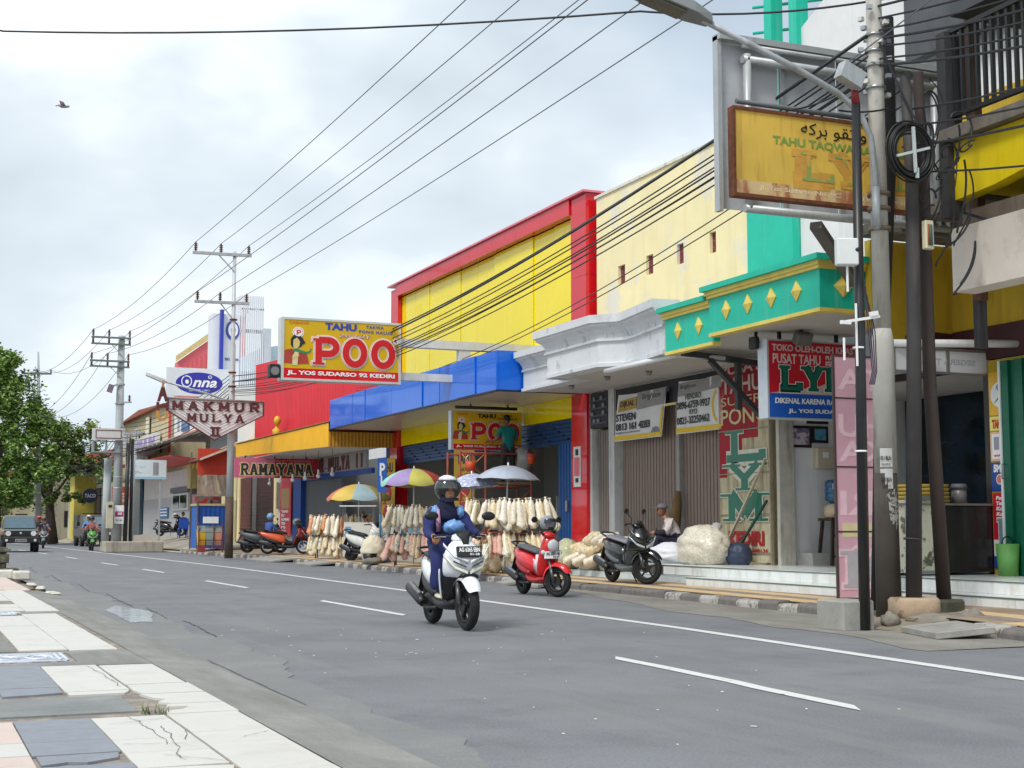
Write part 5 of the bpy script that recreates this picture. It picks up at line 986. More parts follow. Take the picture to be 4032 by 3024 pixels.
# white lattice tower shop
ot = thing('lattice_tower_shop', 'white shop tower with blue fin and vertical white lattice', 'building', (16.5, 80, .3)); twh = M('tower_white', (220, 224, 230), .5, .04, 1); m_fin = M('fin_blue', (44, 58, 168), .4, .05)
MB().mm(15.15, 16.65, 78.0, 79.3, .4, 12.9).build('tower', twh, ot); MB().mm(15.52, 15.7, 77.7, 78.0, 7.8, 13.1).build('blue_fin', m_fin, ot)
MB().mm(16.7, 24, 78.3, 90, .4, 9.8).build('block', M('tower_block', (206, 212, 220), .6, .05), ot)
lt = piece(MB().mm(-.035, .035, -.05, .05, 5.0, 14.0), 'lattice_fin', twh, ot, (16.75, 77.95, 0))
for i in range(1, 11): more(lt, (16.75 + i * .118, 77.95, 0))
for i in range(8): more(lt, (16.68, 78.1 + i * .3, 0))
MB().mm(16.68, 18.0, 77.9, 78.0, 11.9, 12.1).mm(16.68, 18.0, 77.9, 78.0, 13.2, 13.3).build('lattice_rail', twh, ot)
MB().mm(18.0, 18.4, 77.9, 78.6, 9.5, 12.2).build('grey_fin', M('fin_grey', (190, 196, 204), .5), ot)
fr = fry(15.75, 77.99, 7.9); f = MB(); fr.ell(f, .5, 4.1, .38, .55, 0, .02); f.build('round_logo', M('logo_blue', (60, 76, 160), .5), ot); slab(fr, 'O', .2, 3.75, .85, 4.5, white_tx, ot, .028, .2); text(fr, 'the baby store', .1, 2.35, .85, 2.6, M('logo_blue', (60, 76, 160)), ot, .02, .03)
MB().prism([(18.0, 79, 10.1), (22, 79, 10.1), (22, 79, 11.0), (19.5, 79, 11.5), (18.0, 79, 11.2)], (0, 8, 0), 0).build('pale_roof', M('pale_roof', (196, 216, 226), .5, .05), ot)
fr = fry(11.75, 72.0, 7.72); os_ = thing('oval_brand_sign', 'white billboard with blue oval logo above the brown letter sign', 'sign', (13.2, 72, 7.7)); f = MB(); fr.rect(f, 0, 0, 3.2, 1.42, -.2, 0); f.build('box', M('sign_white', (214, 220, 226), .5, .04), os_); f = MB(); fr.ell(f, 1.62, .66, 1.18, .55, 0, .012); f.build('blue_oval', M('oval_blue', (46, 44, 160), .4, .05), os_)
f = MB(); pts = arc(.98, .74, .27, .3, 120, 470, 18); [fr.poly(f, [pts[i], pts[i + 1], (pts[i + 1][0] * .82 + .98 * .18, pts[i + 1][1] * .82 + .74 * .18), (pts[i][0] * .82 + .98 * .18, pts[i][1] * .82 + .74 * .18)], .013, .02) for i in range(18)]; fr.ell(f, 1.0, .72, .09, .11, .013, .02); f.build('lettering', white_tx, os_)
text(fr, 'nna', 1.28, .46, 2.5, .82, white_tx, os_, .024, .025, .3); text(fr, 'SINCE 1987', 1.1, .24, 2.2, .36, M('oval_pale', (190, 196, 230)), os_, .024, .01, .2); text(fr, '®', 2.05, .9, 2.25, 1.08, white_tx, os_, .024)
for x in (12.4, 14.4): MB().bar((x, 72.1, 5.9), (x, 72.1, 7.75), .1).build('support', galv, os_)
# pink gable hall and cream house
gh = thing('pink_gable_hall', 'pink ribbed gable wall with cream verge behind the oval sign', 'building', (17.4, 95, .4)); MB().prism([(16.2, 95, .4), (20.7, 95, .4), (20.7, 95, 15.5), (16.2, 95, 12.1)], (0, 1.2, 0), 0).build('gable', M('gable_pink', (220, 104, 112), .5, .05), gh)
gr_ = piece(MB().mm(-.04, .04, -.05, 0, 5, 12.0), 'rib', M('gable_pink2', (214, 96, 108), .5), gh, (16.5, 95, 0))
for i in range(1, 8): more(gr_, (16.5 + i * .3, 95, 0), scale=(1, 1, 1 + .012 * i))
MB().prism([(16.1, 94.8, 12.1), (20.8, 94.8, 15.6), (20.8, 94.8, 16.1), (16.1, 94.8, 12.5)], (0, .5, 0), 0).build('verge', M('verge_cream', (206, 188, 130), .7), gh)
h2 = house('old_cream_house', 'old cream two-storey house with red tiled roof beyond the white post', 14.42, 87, 107, .4, 8.6, M('old_cream', (196, 184, 150), .85, .08, 1, dirt=.5, dirtc=(140, 130, 108)), (.35, tile_red))
MB().mm(14.24, 14.3, 94, 95.2, 5, 8.3).build('pale_column', M('pale_col', (220, 214, 190), .8), h2)
for i, yy in enumerate((103, 98.6)): w_ = MB().mm(14.2, 14.3, yy, yy + 1.6, 6.6, 7.8).build('window', M('window_frame', (196, 196, 192)), h2); MB().mm(14.17, 14.21, yy + .15, yy + 1.45, 6.7, 7.7).build('pane', glass_dk, w_)
h3 = thing('white_annex', 'white upper storey with blue window and red sills above the ribbed canopy', 'building', (14.4, 79, 6)); MB().mm(14.45, 18, 71, 85.5, 6.2, 8.2).build('wall', M('annex', (216, 218, 220), .7, .05), h3)
for y0, nm, m in ((80.4, 'window', M('annex_blue', (40, 90, 150), .2, .3, 2)), (76.2, 'window', M('annex_pale', (190, 196, 192), .3, .1))): MB().mm(14.36, 14.45, y0, y0 + 2.2, 6.6, 7.9).build(nm, m, h3)
MB().mm(14.3, 14.46, 70.9, 85.6, 6.2, 6.42).mm(14.3, 14.44, 78.6, 80, 6.2, 6.3).build('red_sill', M('sill_red', (206, 60, 66), .6), h3); MB().mm(14.3, 14.42, 86.4, 86.7, 5.6, 8.6).build('red_post', M('post_red', (196, 62, 66), .6), h3)
MB().prism([(14.0, 58.5, 4.7), (14.0, 70, 4.9), (18, 70, 6.6), (18, 58.5, 6.6)], (0, 0, .06), 0).build('tin_roof', M('tin_roof', (196, 176, 130), .8, .2, 1, c2=(120, 84, 66), c2lo=.5, c2hi=.6, c2scale=.8), h3)
# purple letters
fr = frx(14.0, 97.4, 5.75); t = thing('purple_letter_sign', 'white box sign with purple letters on the old cream house', 'sign', (13.95, 95, 5.75))
MB().mm(14.0, 14.28, 89.5, 98, 5.7, 7.0).build('box', M('box_white', (206, 204, 210), .6), t); text(fr, 'PIHUM', .1, .15, 7.6, 1.1, M('letter_purple', (160, 140, 190), .5), t, .01, .05)
# white info board and its pole, small orange signs
fr = fry(10.25, 75.0, 3.62); t = thing('info_billboard', 'white and pale blue billboard with a grey door picture by the forecourt pole', 'billboard', (11.3, 75, .3)); f = MB(); fr.rect(f, 0, 0, 2.08, .99, -.06, 0); f.build('panel', M('bb_white', (216, 230, 236), .5, .04), t); f = MB(); fr.rect(f, 0, .02, 2.08, .12, .001, .004); f.build('blue_strip', M('bb_blue', (150, 200, 222), .5), t); f = MB(); fr.rect(f, 1.4, .2, 1.68, .86, .001, .008); f.build('door_picture', M('bb_grey', (150, 150, 158), .5, .15, 4), t)
for a, b, w_ in ((.1, .66, .5), (.1, .6, .4), (.7, .6, .3), (.15, .36, .55), (.15, .3, .7), (.15, .24, .4)): f = MB(); fr.rect(f, a, b, a + w_, b + .025, .001, .004); f.build('text_line', M('bb_text', (150, 168, 180), .5), t)
MB().mm(10.5, 10.58, 75.07, 75.12, .3, 4.5).mm(12.0, 12.08, 75.07, 75.12, .3, 4.5).build('leg', galv, t)
for (a, b, c, d_, s1, s2, lab) in ((12.3, 96.0, 3.9, .8, 'ONLI', None, 'small orange and white sign under the white billboard'), (12.1, 97.0, 2.5, 1.2, 'YAMA', 'LUBE', 'orange round-topped sign on the glass door beside the blue bin')):
    fr = fry(a, b, c - .9); t = thing('orange_sign', lab, 'sign', (a + .5, b, c - .9)); f = MB(); fr.rect(f, 0, 0, 1.15, d_, -.05, 0); f.build('board', M('board_orange', (206, 96, 60), .5, .1), t); f = MB(); fr.rect(f, .1, .1, 1.05, d_ * .45, .001, .005); f.build('white_panel', white_tx, t); text(fr, s1, .15, d_ * .18, 1.0, d_ * .38, M('print_orange2', (206, 110, 50)), t, .012, .04)
# far kerbside shop with the round sign
ts = thing('corner_cafe', 'low yellow and white cafe with dark flat awning near the trees', 'shop', (12.5, 110, .4)); MB().mm(12.5, 20, 101, 125, .3, 4.2).build('wall', M('cafe_white', (206, 204, 192), .8, .08, dirt=.4), ts); MB().mm(11.0, 12.5, 106, 109, .3, 4.8).build('yellow_pier', M('cafe_yellow', (206, 190, 90), .7, .08), ts)
MB().prism([(10.3, 101, 5.0), (10.3, 124, 5.2), (13.5, 124, 6.0), (13.5, 101, 5.9)], (0, 0, .1), 0).build('awning', M('cafe_awning', (60, 56, 54), .8, .2), ts); MB().mm(12.4, 12.52, 103, 106, .4, 3.9).build('dark_front', M('cafe_dark', (70, 60, 54), .6, .2), ts); MB().mm(12.38, 12.5, 110, 116, .4, 3.6).build('ochre_front', M('cafe_ochre', (160, 128, 50), .6, .15), ts)
fr = fry(10.92, 100.0, 2.78); t = thing('round_sign', 'round navy sign with white letters hanging before the cafe', 'sign', (11.4, 100, 2.8)); f = MB(); fr.ell(f, .48, .49, .48, .49, -.12, 0, 32); f.build('disc', M('sign_navy', (22, 34, 60), .5, .08), t); text(fr, 'TACO', .12, .36, .84, .62, M('print_silver', (190, 196, 204)), t, .01, .04); MB().bar((11.88, 100.06, 3.3), (12.5, 100.06, 3.3), .06).build('arm', dark_metal, t)
# far background wall and buildings closing the street
for (x, y, w_, h, c, lab) in [(-14, 190, 14, 5, (150, 140, 110), 'far tan wall house at the end of the street'), (2, 235, 16, 7, (140, 130, 112), 'far grey house closing the view down the street'), (22, 150, 20, 7.5, (150, 142, 122), 'far brown house behind the trees right of the street'), (13, 185, 9, 6.5, (160, 150, 126), 'far beige house beyond the street trees')]:
    t = thing('far_house', lab, 'house', (x, y, 0)); MB().mm(x - w_ / 2, x + w_ / 2, y, y + 10, 0, h).build('wall', M('far_%d' % c[0] + str(int(x)), c, .85, .12, .5, dirt=.4), t); MB().prism([(x - w_ / 2 - .5, y - .5, h), (x + w_ / 2 + .5, y - .5, h), (x, y - .5, h + 2.2)], (0, 11, 0), 0).build('roof', tile_red, t)
    for k in range(3): MB().mm(x - w_ / 3 + k * w_ / 3 - .7, x - w_ / 3 + k * w_ / 3 + .7, y - .05, y, 1.2, 2.8).build('window', glass_dk, t)
# ============================================================ poles, sign frames and cables
m_pole = M('pole_concrete', (188, 186, 178), .85, .08, 3, bump=.4, bscale=40, dirt=.6, dirtc=(96, 88, 78), dscale=(3, 3, .6), dlo=.52, dhi=.68)
m_pole_g = M('pole_grey', (166, 172, 174), .8, .07, 2, dirt=.35, dirtc=(120, 122, 120), dscale=(2, 2, .3))
m_blkp = M('pipe_black', (30, 31, 34), .4, .2, 3, dirt=.35, dirtc=(86, 82, 78), dscale=(3, 3, .4)); m_dkp = M('pipe_dark', (56, 54, 55), .7, .18, 2, dirt=.55, dirtc=(100, 90, 82), dscale=(3, 3, .4)); m_wrap = M('pole_wrap', (76, 70, 64), .85, .15, 3, dirt=.5, dirtc=(50, 46, 42))
cp_ = thing('utility_pole', 'tall pale concrete utility pole with pasted bills at the near kerb', 'pole', (10.5, 13.6, .05))
MB().tube([(10.5, 13.6, z) for z in (0.02, 1.3, 1.75)], [.15, .137, .133], 20).build('dark_base', m_wrap, cp_)
MB().tube([(10.51, 13.6, z) for z in (1.75, 3.3, 3.45)], [.133, .13, .105], 20).build('lower_shaft', m_pole, cp_); MB().tube([(10.51, 13.6, z) for z in (3.45, 7, 11)], [.105, .095, .08], 20).build('upper_shaft', m_pole, cp_)
for z in (4.62, 4.86, 5.04): MB().tube([(10.51, 13.6, z), (10.51, 13.6, z + .05)], .135, 16).build('clamp', M('clamp', (112, 98, 84), .7, .2), cp_)
for z in (6.35, 6.62, 6.8, 7.0): MB().tube([(10.51, 13.6, z), (10.51, 13.6, z + .03)], .122, 16).build('cable_band', steel, cp_)
for i, (z0, z1) in enumerate(((1.82, 2.04), (1.57, 1.80))):
    fr = Fr((10.30, 13.46, z0), (.84, -.54, 0)); b = thing('pasted_bill', ('upper' if i == 0 else 'lower') + ' white pasted bill on the concrete pole', 'bill', (10.38, 13.44, z0)); vs = []
    mb = MB()
    for k in range(6):
        a = R(205 + k * 12); vs += [(10.51 + .139 * math.cos(a), 13.6 + .139 * math.sin(a), z0), (10.51 + .139 * math.cos(a), 13.6 + .139 * math.sin(a), z1)]
    mb.add(vs, [(2 * k, 2 * k + 2, 2 * k + 3, 2 * k + 1) for k in range(5)], True); mb.build('sheet', M('bill_white', (206, 206, 202), .8, .08), b)
    a = R(235); f2 = Fr((10.51 + .1415 * math.cos(a) - .07, 13.6 + .1415 * math.sin(a) + .05, z0), (-math.sin(a), math.cos(a), 0)); text(f2, '00 / BLN', .02, .08, .14, .13, black_tx, b, .012, .02); text(f2, '4242 43 43', .03, .02, .13, .045, black_tx, b, .012, 0)
mb = MB()
for k in range(12):
    a = R(195 + k * 9); mb.quad(*[(10.51 + .14 * math.cos(a + da), 13.6 + .14 * math.sin(a + da), 1.1 + zz_ + .04 * (k % 3)) for da, zz_ in ((0, 0), (.15, .02), (.15, .4), (0, .38))])
mb.build('torn_paper', M('torn_paper', (170, 168, 160), .9, .2, 20, c2=(70, 66, 62), c2lo=.5, c2hi=.54, c2scale=25), cp_)
# street lamp arm
la = thing('street_lamp', 'street lamp on a long curved arm from the near concrete pole', 'lamp', (10.35, 13.4, 4.6))
MB().tube([(10.33, 13.42, 4.6), (10.33, 13.42, 5.25), (10.28, 13.42, 5.7), (10.12, 13.41, 5.98), (9.8, 13.4, 6.17), (9.2, 13.4, 6.4), (8.0, 13.4, 6.79)], .037, 10).build('arm', galv, la)
MB().tube([(10.33, 13.42, 4.62), (10.33, 13.42, 5.1)], .05, 10).build('sleeve', galv, la)
MB().loft([[(8.1, 13.32, 6.74), (8.1, 13.48, 6.74), (8.1, 13.46, 6.86), (8.1, 13.34, 6.86)], [(7.85, 13.24, 6.8), (7.85, 13.56, 6.8), (7.85, 13.5, 6.96), (7.85, 13.3, 6.96)], [(7.15, 13.24, 6.97), (7.15, 13.56, 6.97), (7.15, 13.5, 7.08), (7.15, 13.3, 7.08)]], smooth=False).build('lamp_head', M('lamp_grey', (120, 124, 124), .5, .08), la, bevel=.01)
MB().box((7.5, 13.4, 6.87), (.5, .24, .03), ry=.24).build('lens', M('lamp_lens', (90, 88, 70), .2), la)
# black pipes
def pipe(label, pts, r, m, parts=()):
    t = thing('service_pipe', label, 'pipe', pts[0], group=None); MB().tube(pts, r, 14).build('shaft', m, t); return t
bp_ = pipe('glossy black pipe pole leftmost of the near pole cluster', [(9.67, 12.95, .0), (9.7, 12.95, 3), (9.74, 12.97, 5.9)], [.062, .058, .05], m_blkp); MB().cyl((9.74, 12.97, 5.9), (9.72, 12.97, 6.12), .05, .035).build('red_cap', M('cap_red', (130, 30, 34), .5), bp_); MB().box((9.62, 12.9, 6.2), (.3, .14, .2), ry=.4).build('tin_cap', galv, bp_)
for z in (1.95, 3.1): MB().tube([(9.68, 12.95, z), (9.68, 12.95, z + .02)], .066, 12).build('white_mark', white_tx, bp_)
for (x, y, z0, z1) in ((9.62, 12.9, 2.9, 3.6), (9.5, 12.88, 3.72, 4.02), (9.42, 12.86, 2.95, 3.2)): MB().box((x, y, (z0 + z1) / 2), (.02, .015, z1 - z0)).build('conduit_strip', white_tx, bp_)
MB().box((9.66, 12.86, 3.42), (.5, .02, .03), ry=-.18).box((9.44, 12.85, 3.37), (.13, .03, .04)).box((9.82, 12.85, 3.49), (.11, .03, .05), ry=-.2).build('conduit_cross', white_tx, bp_)
wb = thing('meter_cabinet', 'white plastic cabinet with round lock on the black pipe pole', 'cabinet', (9.49, 12.87, 4.0)); MB().box((9.49, 12.87, 4.16), (.24, .13, .3), rz=-.35).build('housing', M('cab_white', (214, 218, 218), .5, .04), wb, bevel=.012); MB().cyl((9.56, 12.8, 4.18), (9.58, 12.76, 4.18), .025).build('lock', dark_metal, wb)
p1 = pipe('dark steel pipe on a round concrete drum in the near pole cluster', [(10.62, 13.3, .3), (10.73, 13.3, 3.4), (10.76, 13.3, 5.2), (10.7, 13.3, 6.5)], [.092, .085, .075, .06], m_dkp)
MB().cyl((10.62, 13.3, .98), (10.622, 13.3, 1.0), .1).build('joint', m_dkp, p1)
p2 = pipe('leaning brown pipe rightmost of the near pole cluster', [(11.22, 13.5, .2), (11.1, 13.5, 2.85), (11.1, 13.5, 5.3), (11.06, 13.5, 6.6)], [.085, .078, .07, .06], M('pipe_brown', (60, 50, 47), .75, .2, 2, dirt=.5, dirtc=(44, 38, 36)))
p3 = pipe('black pipe hidden close behind the concrete pole', [(10.88, 14.3, .1), (10.9, 14.1, 3.5), (10.93, 13.9, 5.7), (10.95, 13.9, 7.4)], [.09, .085, .08, .07], M('pipe_soot', (40, 38, 40), .75, .2, 2))
p4 = None and pipe('thin dark pipe left behind the concrete pole', [(10.2, 14.0, .1), (10.22, 14.0, 2.2)], [.05, .05], m_dkp)
tag(MB().tube([(10.62, 13.3, z) for z in (.1, .12, .3, .33)], [.27, .29, .29, .26], 18).build('concrete_drum', M('drum', (178, 156, 130), .9, .18, 5, bump=.6, c2=(120, 100, 82), c2lo=.52, c2hi=.62, c2scale=5)), 'round tan concrete drum footing of the dark steel pipe', 'footing')
def rock(name, c, rad, m, label, seed):
    rn = random.Random(seed); ph = [rn.uniform(0, 6) for _ in range(6)]
    return tag(MB().ell(c, rad, 14, 9, lambda d, p: p * (1 + .16 * math.sin(d.x * 4 + ph[0]) * math.sin(d.y * 5 + ph[1]) + .1 * math.sin(d.z * 6 + d.x * 7 + ph[2]))).build(name, m), label, 'stone')
m_rk = M('rubble', (128, 122, 112), .95, .25, 6, bump=1.0, bscale=25); m_moss = M('mossy_rubble', (70, 72, 60), .95, .3, 5, bump=1.0, bscale=25)
rock('rubble_stone', (10.72, 13.0, .07), (.46, .34, .1), m_rk, 'flat broken concrete slab at the foot of the round drum', 1); tag(MB().box((11.2, 13.5, .13), (.38, .36, .32), rz=.2).build('mossy_block', m_moss, bevel=.03), 'mossy concrete block footing of the leaning brown pipe', 'footing'); rock('rubble_stone', (10.98, 12.75, .1), (.14, .13, .12), m_rk, 'grey angular stone beside the mossy block', 3); rock('rubble_stone', (10.05, 13.0, .1), (.1, .1, .09), m_rk, 'small tan stone between the black pipe and the concrete pole', 4)
tag(MB().box((9.6, 13.2, .16), (.42, .5, .34)).build('concrete_block', concrete, bevel=.02), 'square grey concrete block at the foot of the black pipe', 'block')
# cable coil and terminal box
co = thing('cable_coil', 'round coil of black cable tied with white tape to the near poles', 'cable', (10.6, 13.1, 5.1))
for k in range(13):
    r = .215 + .0095 * k + random.uniform(-.008, .008); c = Vector((10.56 + random.uniform(-.02, .02), 13.06 - .012 * (k % 4), 5.46 + random.uniform(-.02, .02)))
    MB().tube([(c.x + r * math.cos(t), c.y, c.z + r * math.sin(t) * 1.08) for t in [2 * math.pi * i / 30 for i in range(31)]], .012, 6, cap=False).build('loop', black_pl, co)
for a, b in (((10.33, 13.02, 5.38), (10.8, 13.02, 5.52)), ((10.58, 13.0, 5.2), (10.56, 13.0, 5.74)), ((10.6, 13.0, 5.14), (10.6, 13.0, 5.26))): MB().bar(a, b, .03, .03).build('tape', M('tape_pale', (186, 198, 200), .5), co)
tb = thing('terminal_box', 'beige terminal box with coloured wires on the dark steel pipe', 'box', (10.8, 13.2, 4.36)); MB().mm(10.83, 10.95, 13.16, 13.24, 4.36, 4.7).build('housing', M('box_cream', (206, 198, 168), .5), tb, bevel=.01)
for i, c in enumerate(((150, 60, 40), (60, 110, 60), (60, 70, 120))): MB().cyl((10.86 + .025 * i, 13.15, 4.4), (10.86 + .025 * i, 13.15, 4.65), .008, n=6).build('wire', M('wire_%d' % i, c, .5), tb)
# rusty yellow sign
fr = fry(8.75, 14.0, 4.98); ry_ = thing('rusty_sign', 'old rusted yellow sign with faded letters behind the near poles', 'sign', (10, 14, 4.98))
m_old = M('old_yellow', (214, 178, 74), .6, .08, 2, dirt=.6, dirtc=(160, 104, 44), dscale=(5, 5, .5), dlo=.54, dhi=.74)
f = MB(); fr.rect(f, .03, .03, 2.62, 1.05, -.1, 0); f.build('panel', m_old, ry_); f = MB(); fr.rect(f, .03, .03, 2.62, .2, .001, .003); f.build('pale_strip', M('old_pale', (212, 184, 134), .6, .1, 3, dirt=.8, dirtc=(150, 70, 34), dscale=(3, 3, 1), dlo=.45, dhi=.62), ry_)
f = MB(); fr.rect(f, 0, 0, 2.65, .04, -.11, .02); fr.rect(f, 0, 1.04, 2.65, 1.08, -.11, .02); fr.rect(f, 0, .04, .03, 1.04, -.11, .02); fr.rect(f, 2.62, .04, 2.65, 1.04, -.11, .02); f.build('rim', rust, ry_)
MB().cyl((8.8, 14.0, 6.12), (11.3, 14.0, 6.1), .03).build('top_pipe', M('pipe_grey', (86, 90, 92), .5), ry_)
ar = text(fr, '\uFEEA\uFEDB\uFEAE\uFE91 \uFEEE\uFED8\uFE97 \uFEED', .95, .8, 1.9, .99, black_tx, ry_, .008, .0)
text(fr, 'TAHU TAQWA BAROKAH', .55, .66, 2.55, .78, M('faded_green', (122, 150, 70), .6), ry_, .006, .03)
m_fg = M('faded_green2', (138, 160, 84), .6, .2, c2=(206, 160, 70), c2lo=.52, c2hi=.56, c2scale=4); m_fr = M('faded_red', (204, 154, 66), .6, .2, 4)
slab(fr, 'LYM', .8, .25, 2.5, .62, m_fr, ry_, .006, .26, .03); slab(fr, 'LYM', .9, .27, 2.5, .62, m_fg, ry_, .012, .1); text(fr, 'Jl. Yos Sudarso No. 9C', .35, .09, 1.5, .16, M('faded_white', (226, 206, 170)), ry_, .007, .01); text(fr, '(0354) 68 930', 1.75, .08, 2.5, .15, M('faded_white', (226, 206, 170)), ry_, .007, .01)
# back of a steel billboard
fr = fry(9.45, 15.5, 5.17); bg = thing('billboard_back', 'back of a large grey steel billboard frame behind the rusty sign', 'billboard', (11.3, 15.5, 5.1)); m_bs = M('back_sheet', (186, 190, 196), .6, .08, 1.2, metal=.1, dirt=.4, dirtc=(110, 112, 114), dscale=(1, 1, 1))
for i in range(4): f = MB(); fr.rect(f, .06 + i * .93, .05, .06 + i * .93 + .91, 2.25, -.06, -.05); f.build('back_sheet', m_bs, bg)
m_fr2 = M('frame_steel', (176, 180, 182), .45, .08, metal=.3, dirt=.3)
f = MB(); fr.rect(f, 0, 0, .06, 2.32, -.08, .04); fr.rect(f, 0, 2.26, 3.8, 2.34, -.08, .1); fr.rect(f, 3.74, 0, 3.8, 2.3, -.08, .04); f.build('frame', m_fr2, bg)
for a in (1.0, 1.9, 2.9): f = MB(); fr.rect(f, a, .05, a + .05, 2.26, -.04, .0); f.build('upright', m_fr2, bg)
for b in (.0, 1.1, 1.98, 2.16): MB().cyl(fr.p(.35, b + .05, .08), fr.p(3.75, b + .05, .08), .055 if b in (0., 1.98) else .03).build('tube', m_fr2, bg)
for a in (.42, 3.45, 3.6): MB().cyl(fr.p(a, .05, .08), fr.p(a, 2.1, .08), .055).build('tube', m_fr2, bg)
MB().bar((11.05, 15.65, 5.15), (12.45, 16.7, 4.62), .16, .1).bar((12.0, 15.6, 5.2), (14.2, 15.6, 5.2), .1, .12).build('bracket', M('bracket_grey', (104, 98, 94), .7, .1), bg)
# ---- steel pole with the brown letter sign
def insul(x, y, z, par, m=M('insulator', (92, 46, 38), .25, .1), h=.34):
    o = MB().cyl((x, y, z), (x, y, z + h), .03, n=8)
    for k in range(4): o.cyl((x, y, z + .06 + k * h * .19), (x, y, z + .09 + k * h * .19), .075, .05, n=10)
    return o.build('insulator', m, par)
lp = thing('power_pole', 'slim grey steel power pole with two crossarms beside the brown letter sign', 'pole', (10.5, 50.3, .1))
MB().tube([(10.5, 50.3, z) for z in (.05, 2.2)], [.15, .14], 14).build('brown_base', M('base_brown', (88, 72, 60), .85, .2, 4, dirt=.5), lp)
MB().tube([(10.5, 50.3, z) for z in (2.2, 4.6, 4.7, 7.6, 7.7, 11.0)], [.13, .125, .105, .1, .075, .06], 14).build('shaft', M('pole_steel', (184, 188, 190), .5, .05, metal=.15, dirt=.35, dirtc=(150, 130, 112)), lp)
for z, xa, xb in ((10.85, 9.0, 11.1), (9.1, 9.1, 11.05)):
    MB().bar((xa, 50.25, z), (xb, 50.25, z + .03), .1, .1).build('crossarm', galv, lp); MB().bar((xa + .9, 50.25, z), (10.5, 50.25, z - .6), .04).build('brace', galv, lp)
    for x in (xa + .1, 10.0, xb - .1): insul(x, 50.25, z + .05, lp)
for z in (8.5, 6.6, 6.1, 5.6): MB().tube([(10.5, 50.3, z), (10.5, 50.3, z + .05)], .14, 12).build('band', rust, lp)
ll = thing('far_street_lamp', 'thin street lamp arm reaching left from the steel power pole', 'lamp', (10.4, 50, 5.6)); MB().tube([(10.45, 50.1, 5.3), (10.2, 50.05, 5.62), (9.6, 50, 5.8), (8.0, 50, 6.2)], .035, 8).build('arm', galv, ll); MB().loft([[(8.1, 49.9, 6.1), (8.1, 50.1, 6.1), (8.1, 50.1, 6.25), (8.1, 49.9, 6.25)], [(7.45, 49.88, 6.36), (7.45, 50.12, 6.36), (7.45, 50.1, 6.46), (7.45, 49.9, 6.46)]], smooth=False).build('lamp_head', M('lamp_pale', (196, 200, 200), .5), ll)
fr = fry(8.23, 49.95, 4.2); mk = thing('letter_sign', 'white slatted triangular sign with brown slab letters on the steel pole', 'sign', (9.9, 50, 4.2)); m_mk = M('sign_maroon2', (92, 40, 42), .6, .1)
f = MB(); fr.poly(f, [(0, .98), (1.62, 0), (3.32, .9), (3.32, 1.36), (0, 1.43)], -.08, -.05); f.build('back_plate', M('plate_pale', (226, 218, 220), .6, .05), mk)
f = MB(); fr.poly(f, [(0, .94), (1.62, -.04), (1.62, .0), (0, .98)], -.1, .02); fr.poly(f, [(1.62, -.04), (3.32, .86), (3.32, .9), (1.62, 0)], -.1, .02); fr.rect(f, -.03, .94, 0, 1.45, -.1, .02); fr.rect(f, 3.32, .86, 3.36, 1.4, -.1, .02); f.build('rim', m_mk, mk)
MB().cyl(fr.p(-.05, 1.42, 0), fr.p(3.36, 1.37, 0), .04).build('top_tube', M('tube_mauve', (150, 136, 136), .5), mk)
sls = M('slat_white', (236, 230, 232), .6, .05)
for k in range(13):
    c = 1.62; z = .12 + k * .1; zl = .58 * 1
    a0 = max(0, c - (z) / .605 if z < .98 else 0); f = MB(); fr.poly(f, [(c, z - .0), (c, z + .055), (max(0.02, c - 1.6), min(1.4, z + .055 + .97)), (max(.02, c - 1.6), min(1.4, z + .97))] if z + .97 < 1.42 else [(c, z), (c, z + .055), (max(.02, c - (1.4 - z - .055) / .605), 1.4), (max(.02, c - (1.4 - z) / .605), 1.4)], -.04, -.02); f.build('slat', sls, mk)
    f = MB(); fr.poly(f, [(c, z), (c, z + .055), (min(3.3, c + (1.36 - z - .055) / .535), 1.36 if z > .5 else min(1.36, z + .055 + .9)), (min(3.3, c + (1.36 - z) / .535), 1.36 if z > .5 else min(1.36, z + .9))], -.045, -.025); f.build('slat', sls, mk)
for i, c in enumerate('MAKMUR'): slab(fr, c, .08 + i * .54, 1.0, .54 + i * .54, 1.31, m_mk, mk, .01, .2)
for i, c in enumerate('MULYA'): slab(fr, c, .62 + i * .42, .6, 1.0 + i * .42, .89, m_mk, mk, .01, .2)
f = MB(); fr.rect(f, 1.46, .1, 1.82, .16, -.01, .012); fr.rect(f, 1.46, .38, 1.82, .44, -.01, .012); fr.rect(f, 1.52, .16, 1.61, .38, -.01, .012); fr.rect(f, 1.68, .16, 1.76, .38, -.01, .012); f.build('numeral', m_mk, mk)
au = thing('hanging_letters', 'brown and ochre hanging letters below the far lamp arm', 'sign', (8.02, 49.9, 4.9)); fr = fry(7.83, 49.9, 4.85); f = MB(); fr.poly(f, [(0, .62), (.1, .62), (.16, .8), (.22, .8), (.28, .62), (.38, .62), (.24, 1.15), (.14, 1.15)], -.05, 0); f.build('letter', m_mk, au); f = MB(); fr.rect(f, -.02, .3, .08, .6, -.05, 0); fr.rect(f, .3, .3, .4, .6, -.05, 0); fr.rect(f, .08, .4, .3, .5, -.05, 0); f.build('letter', m_mk, au)
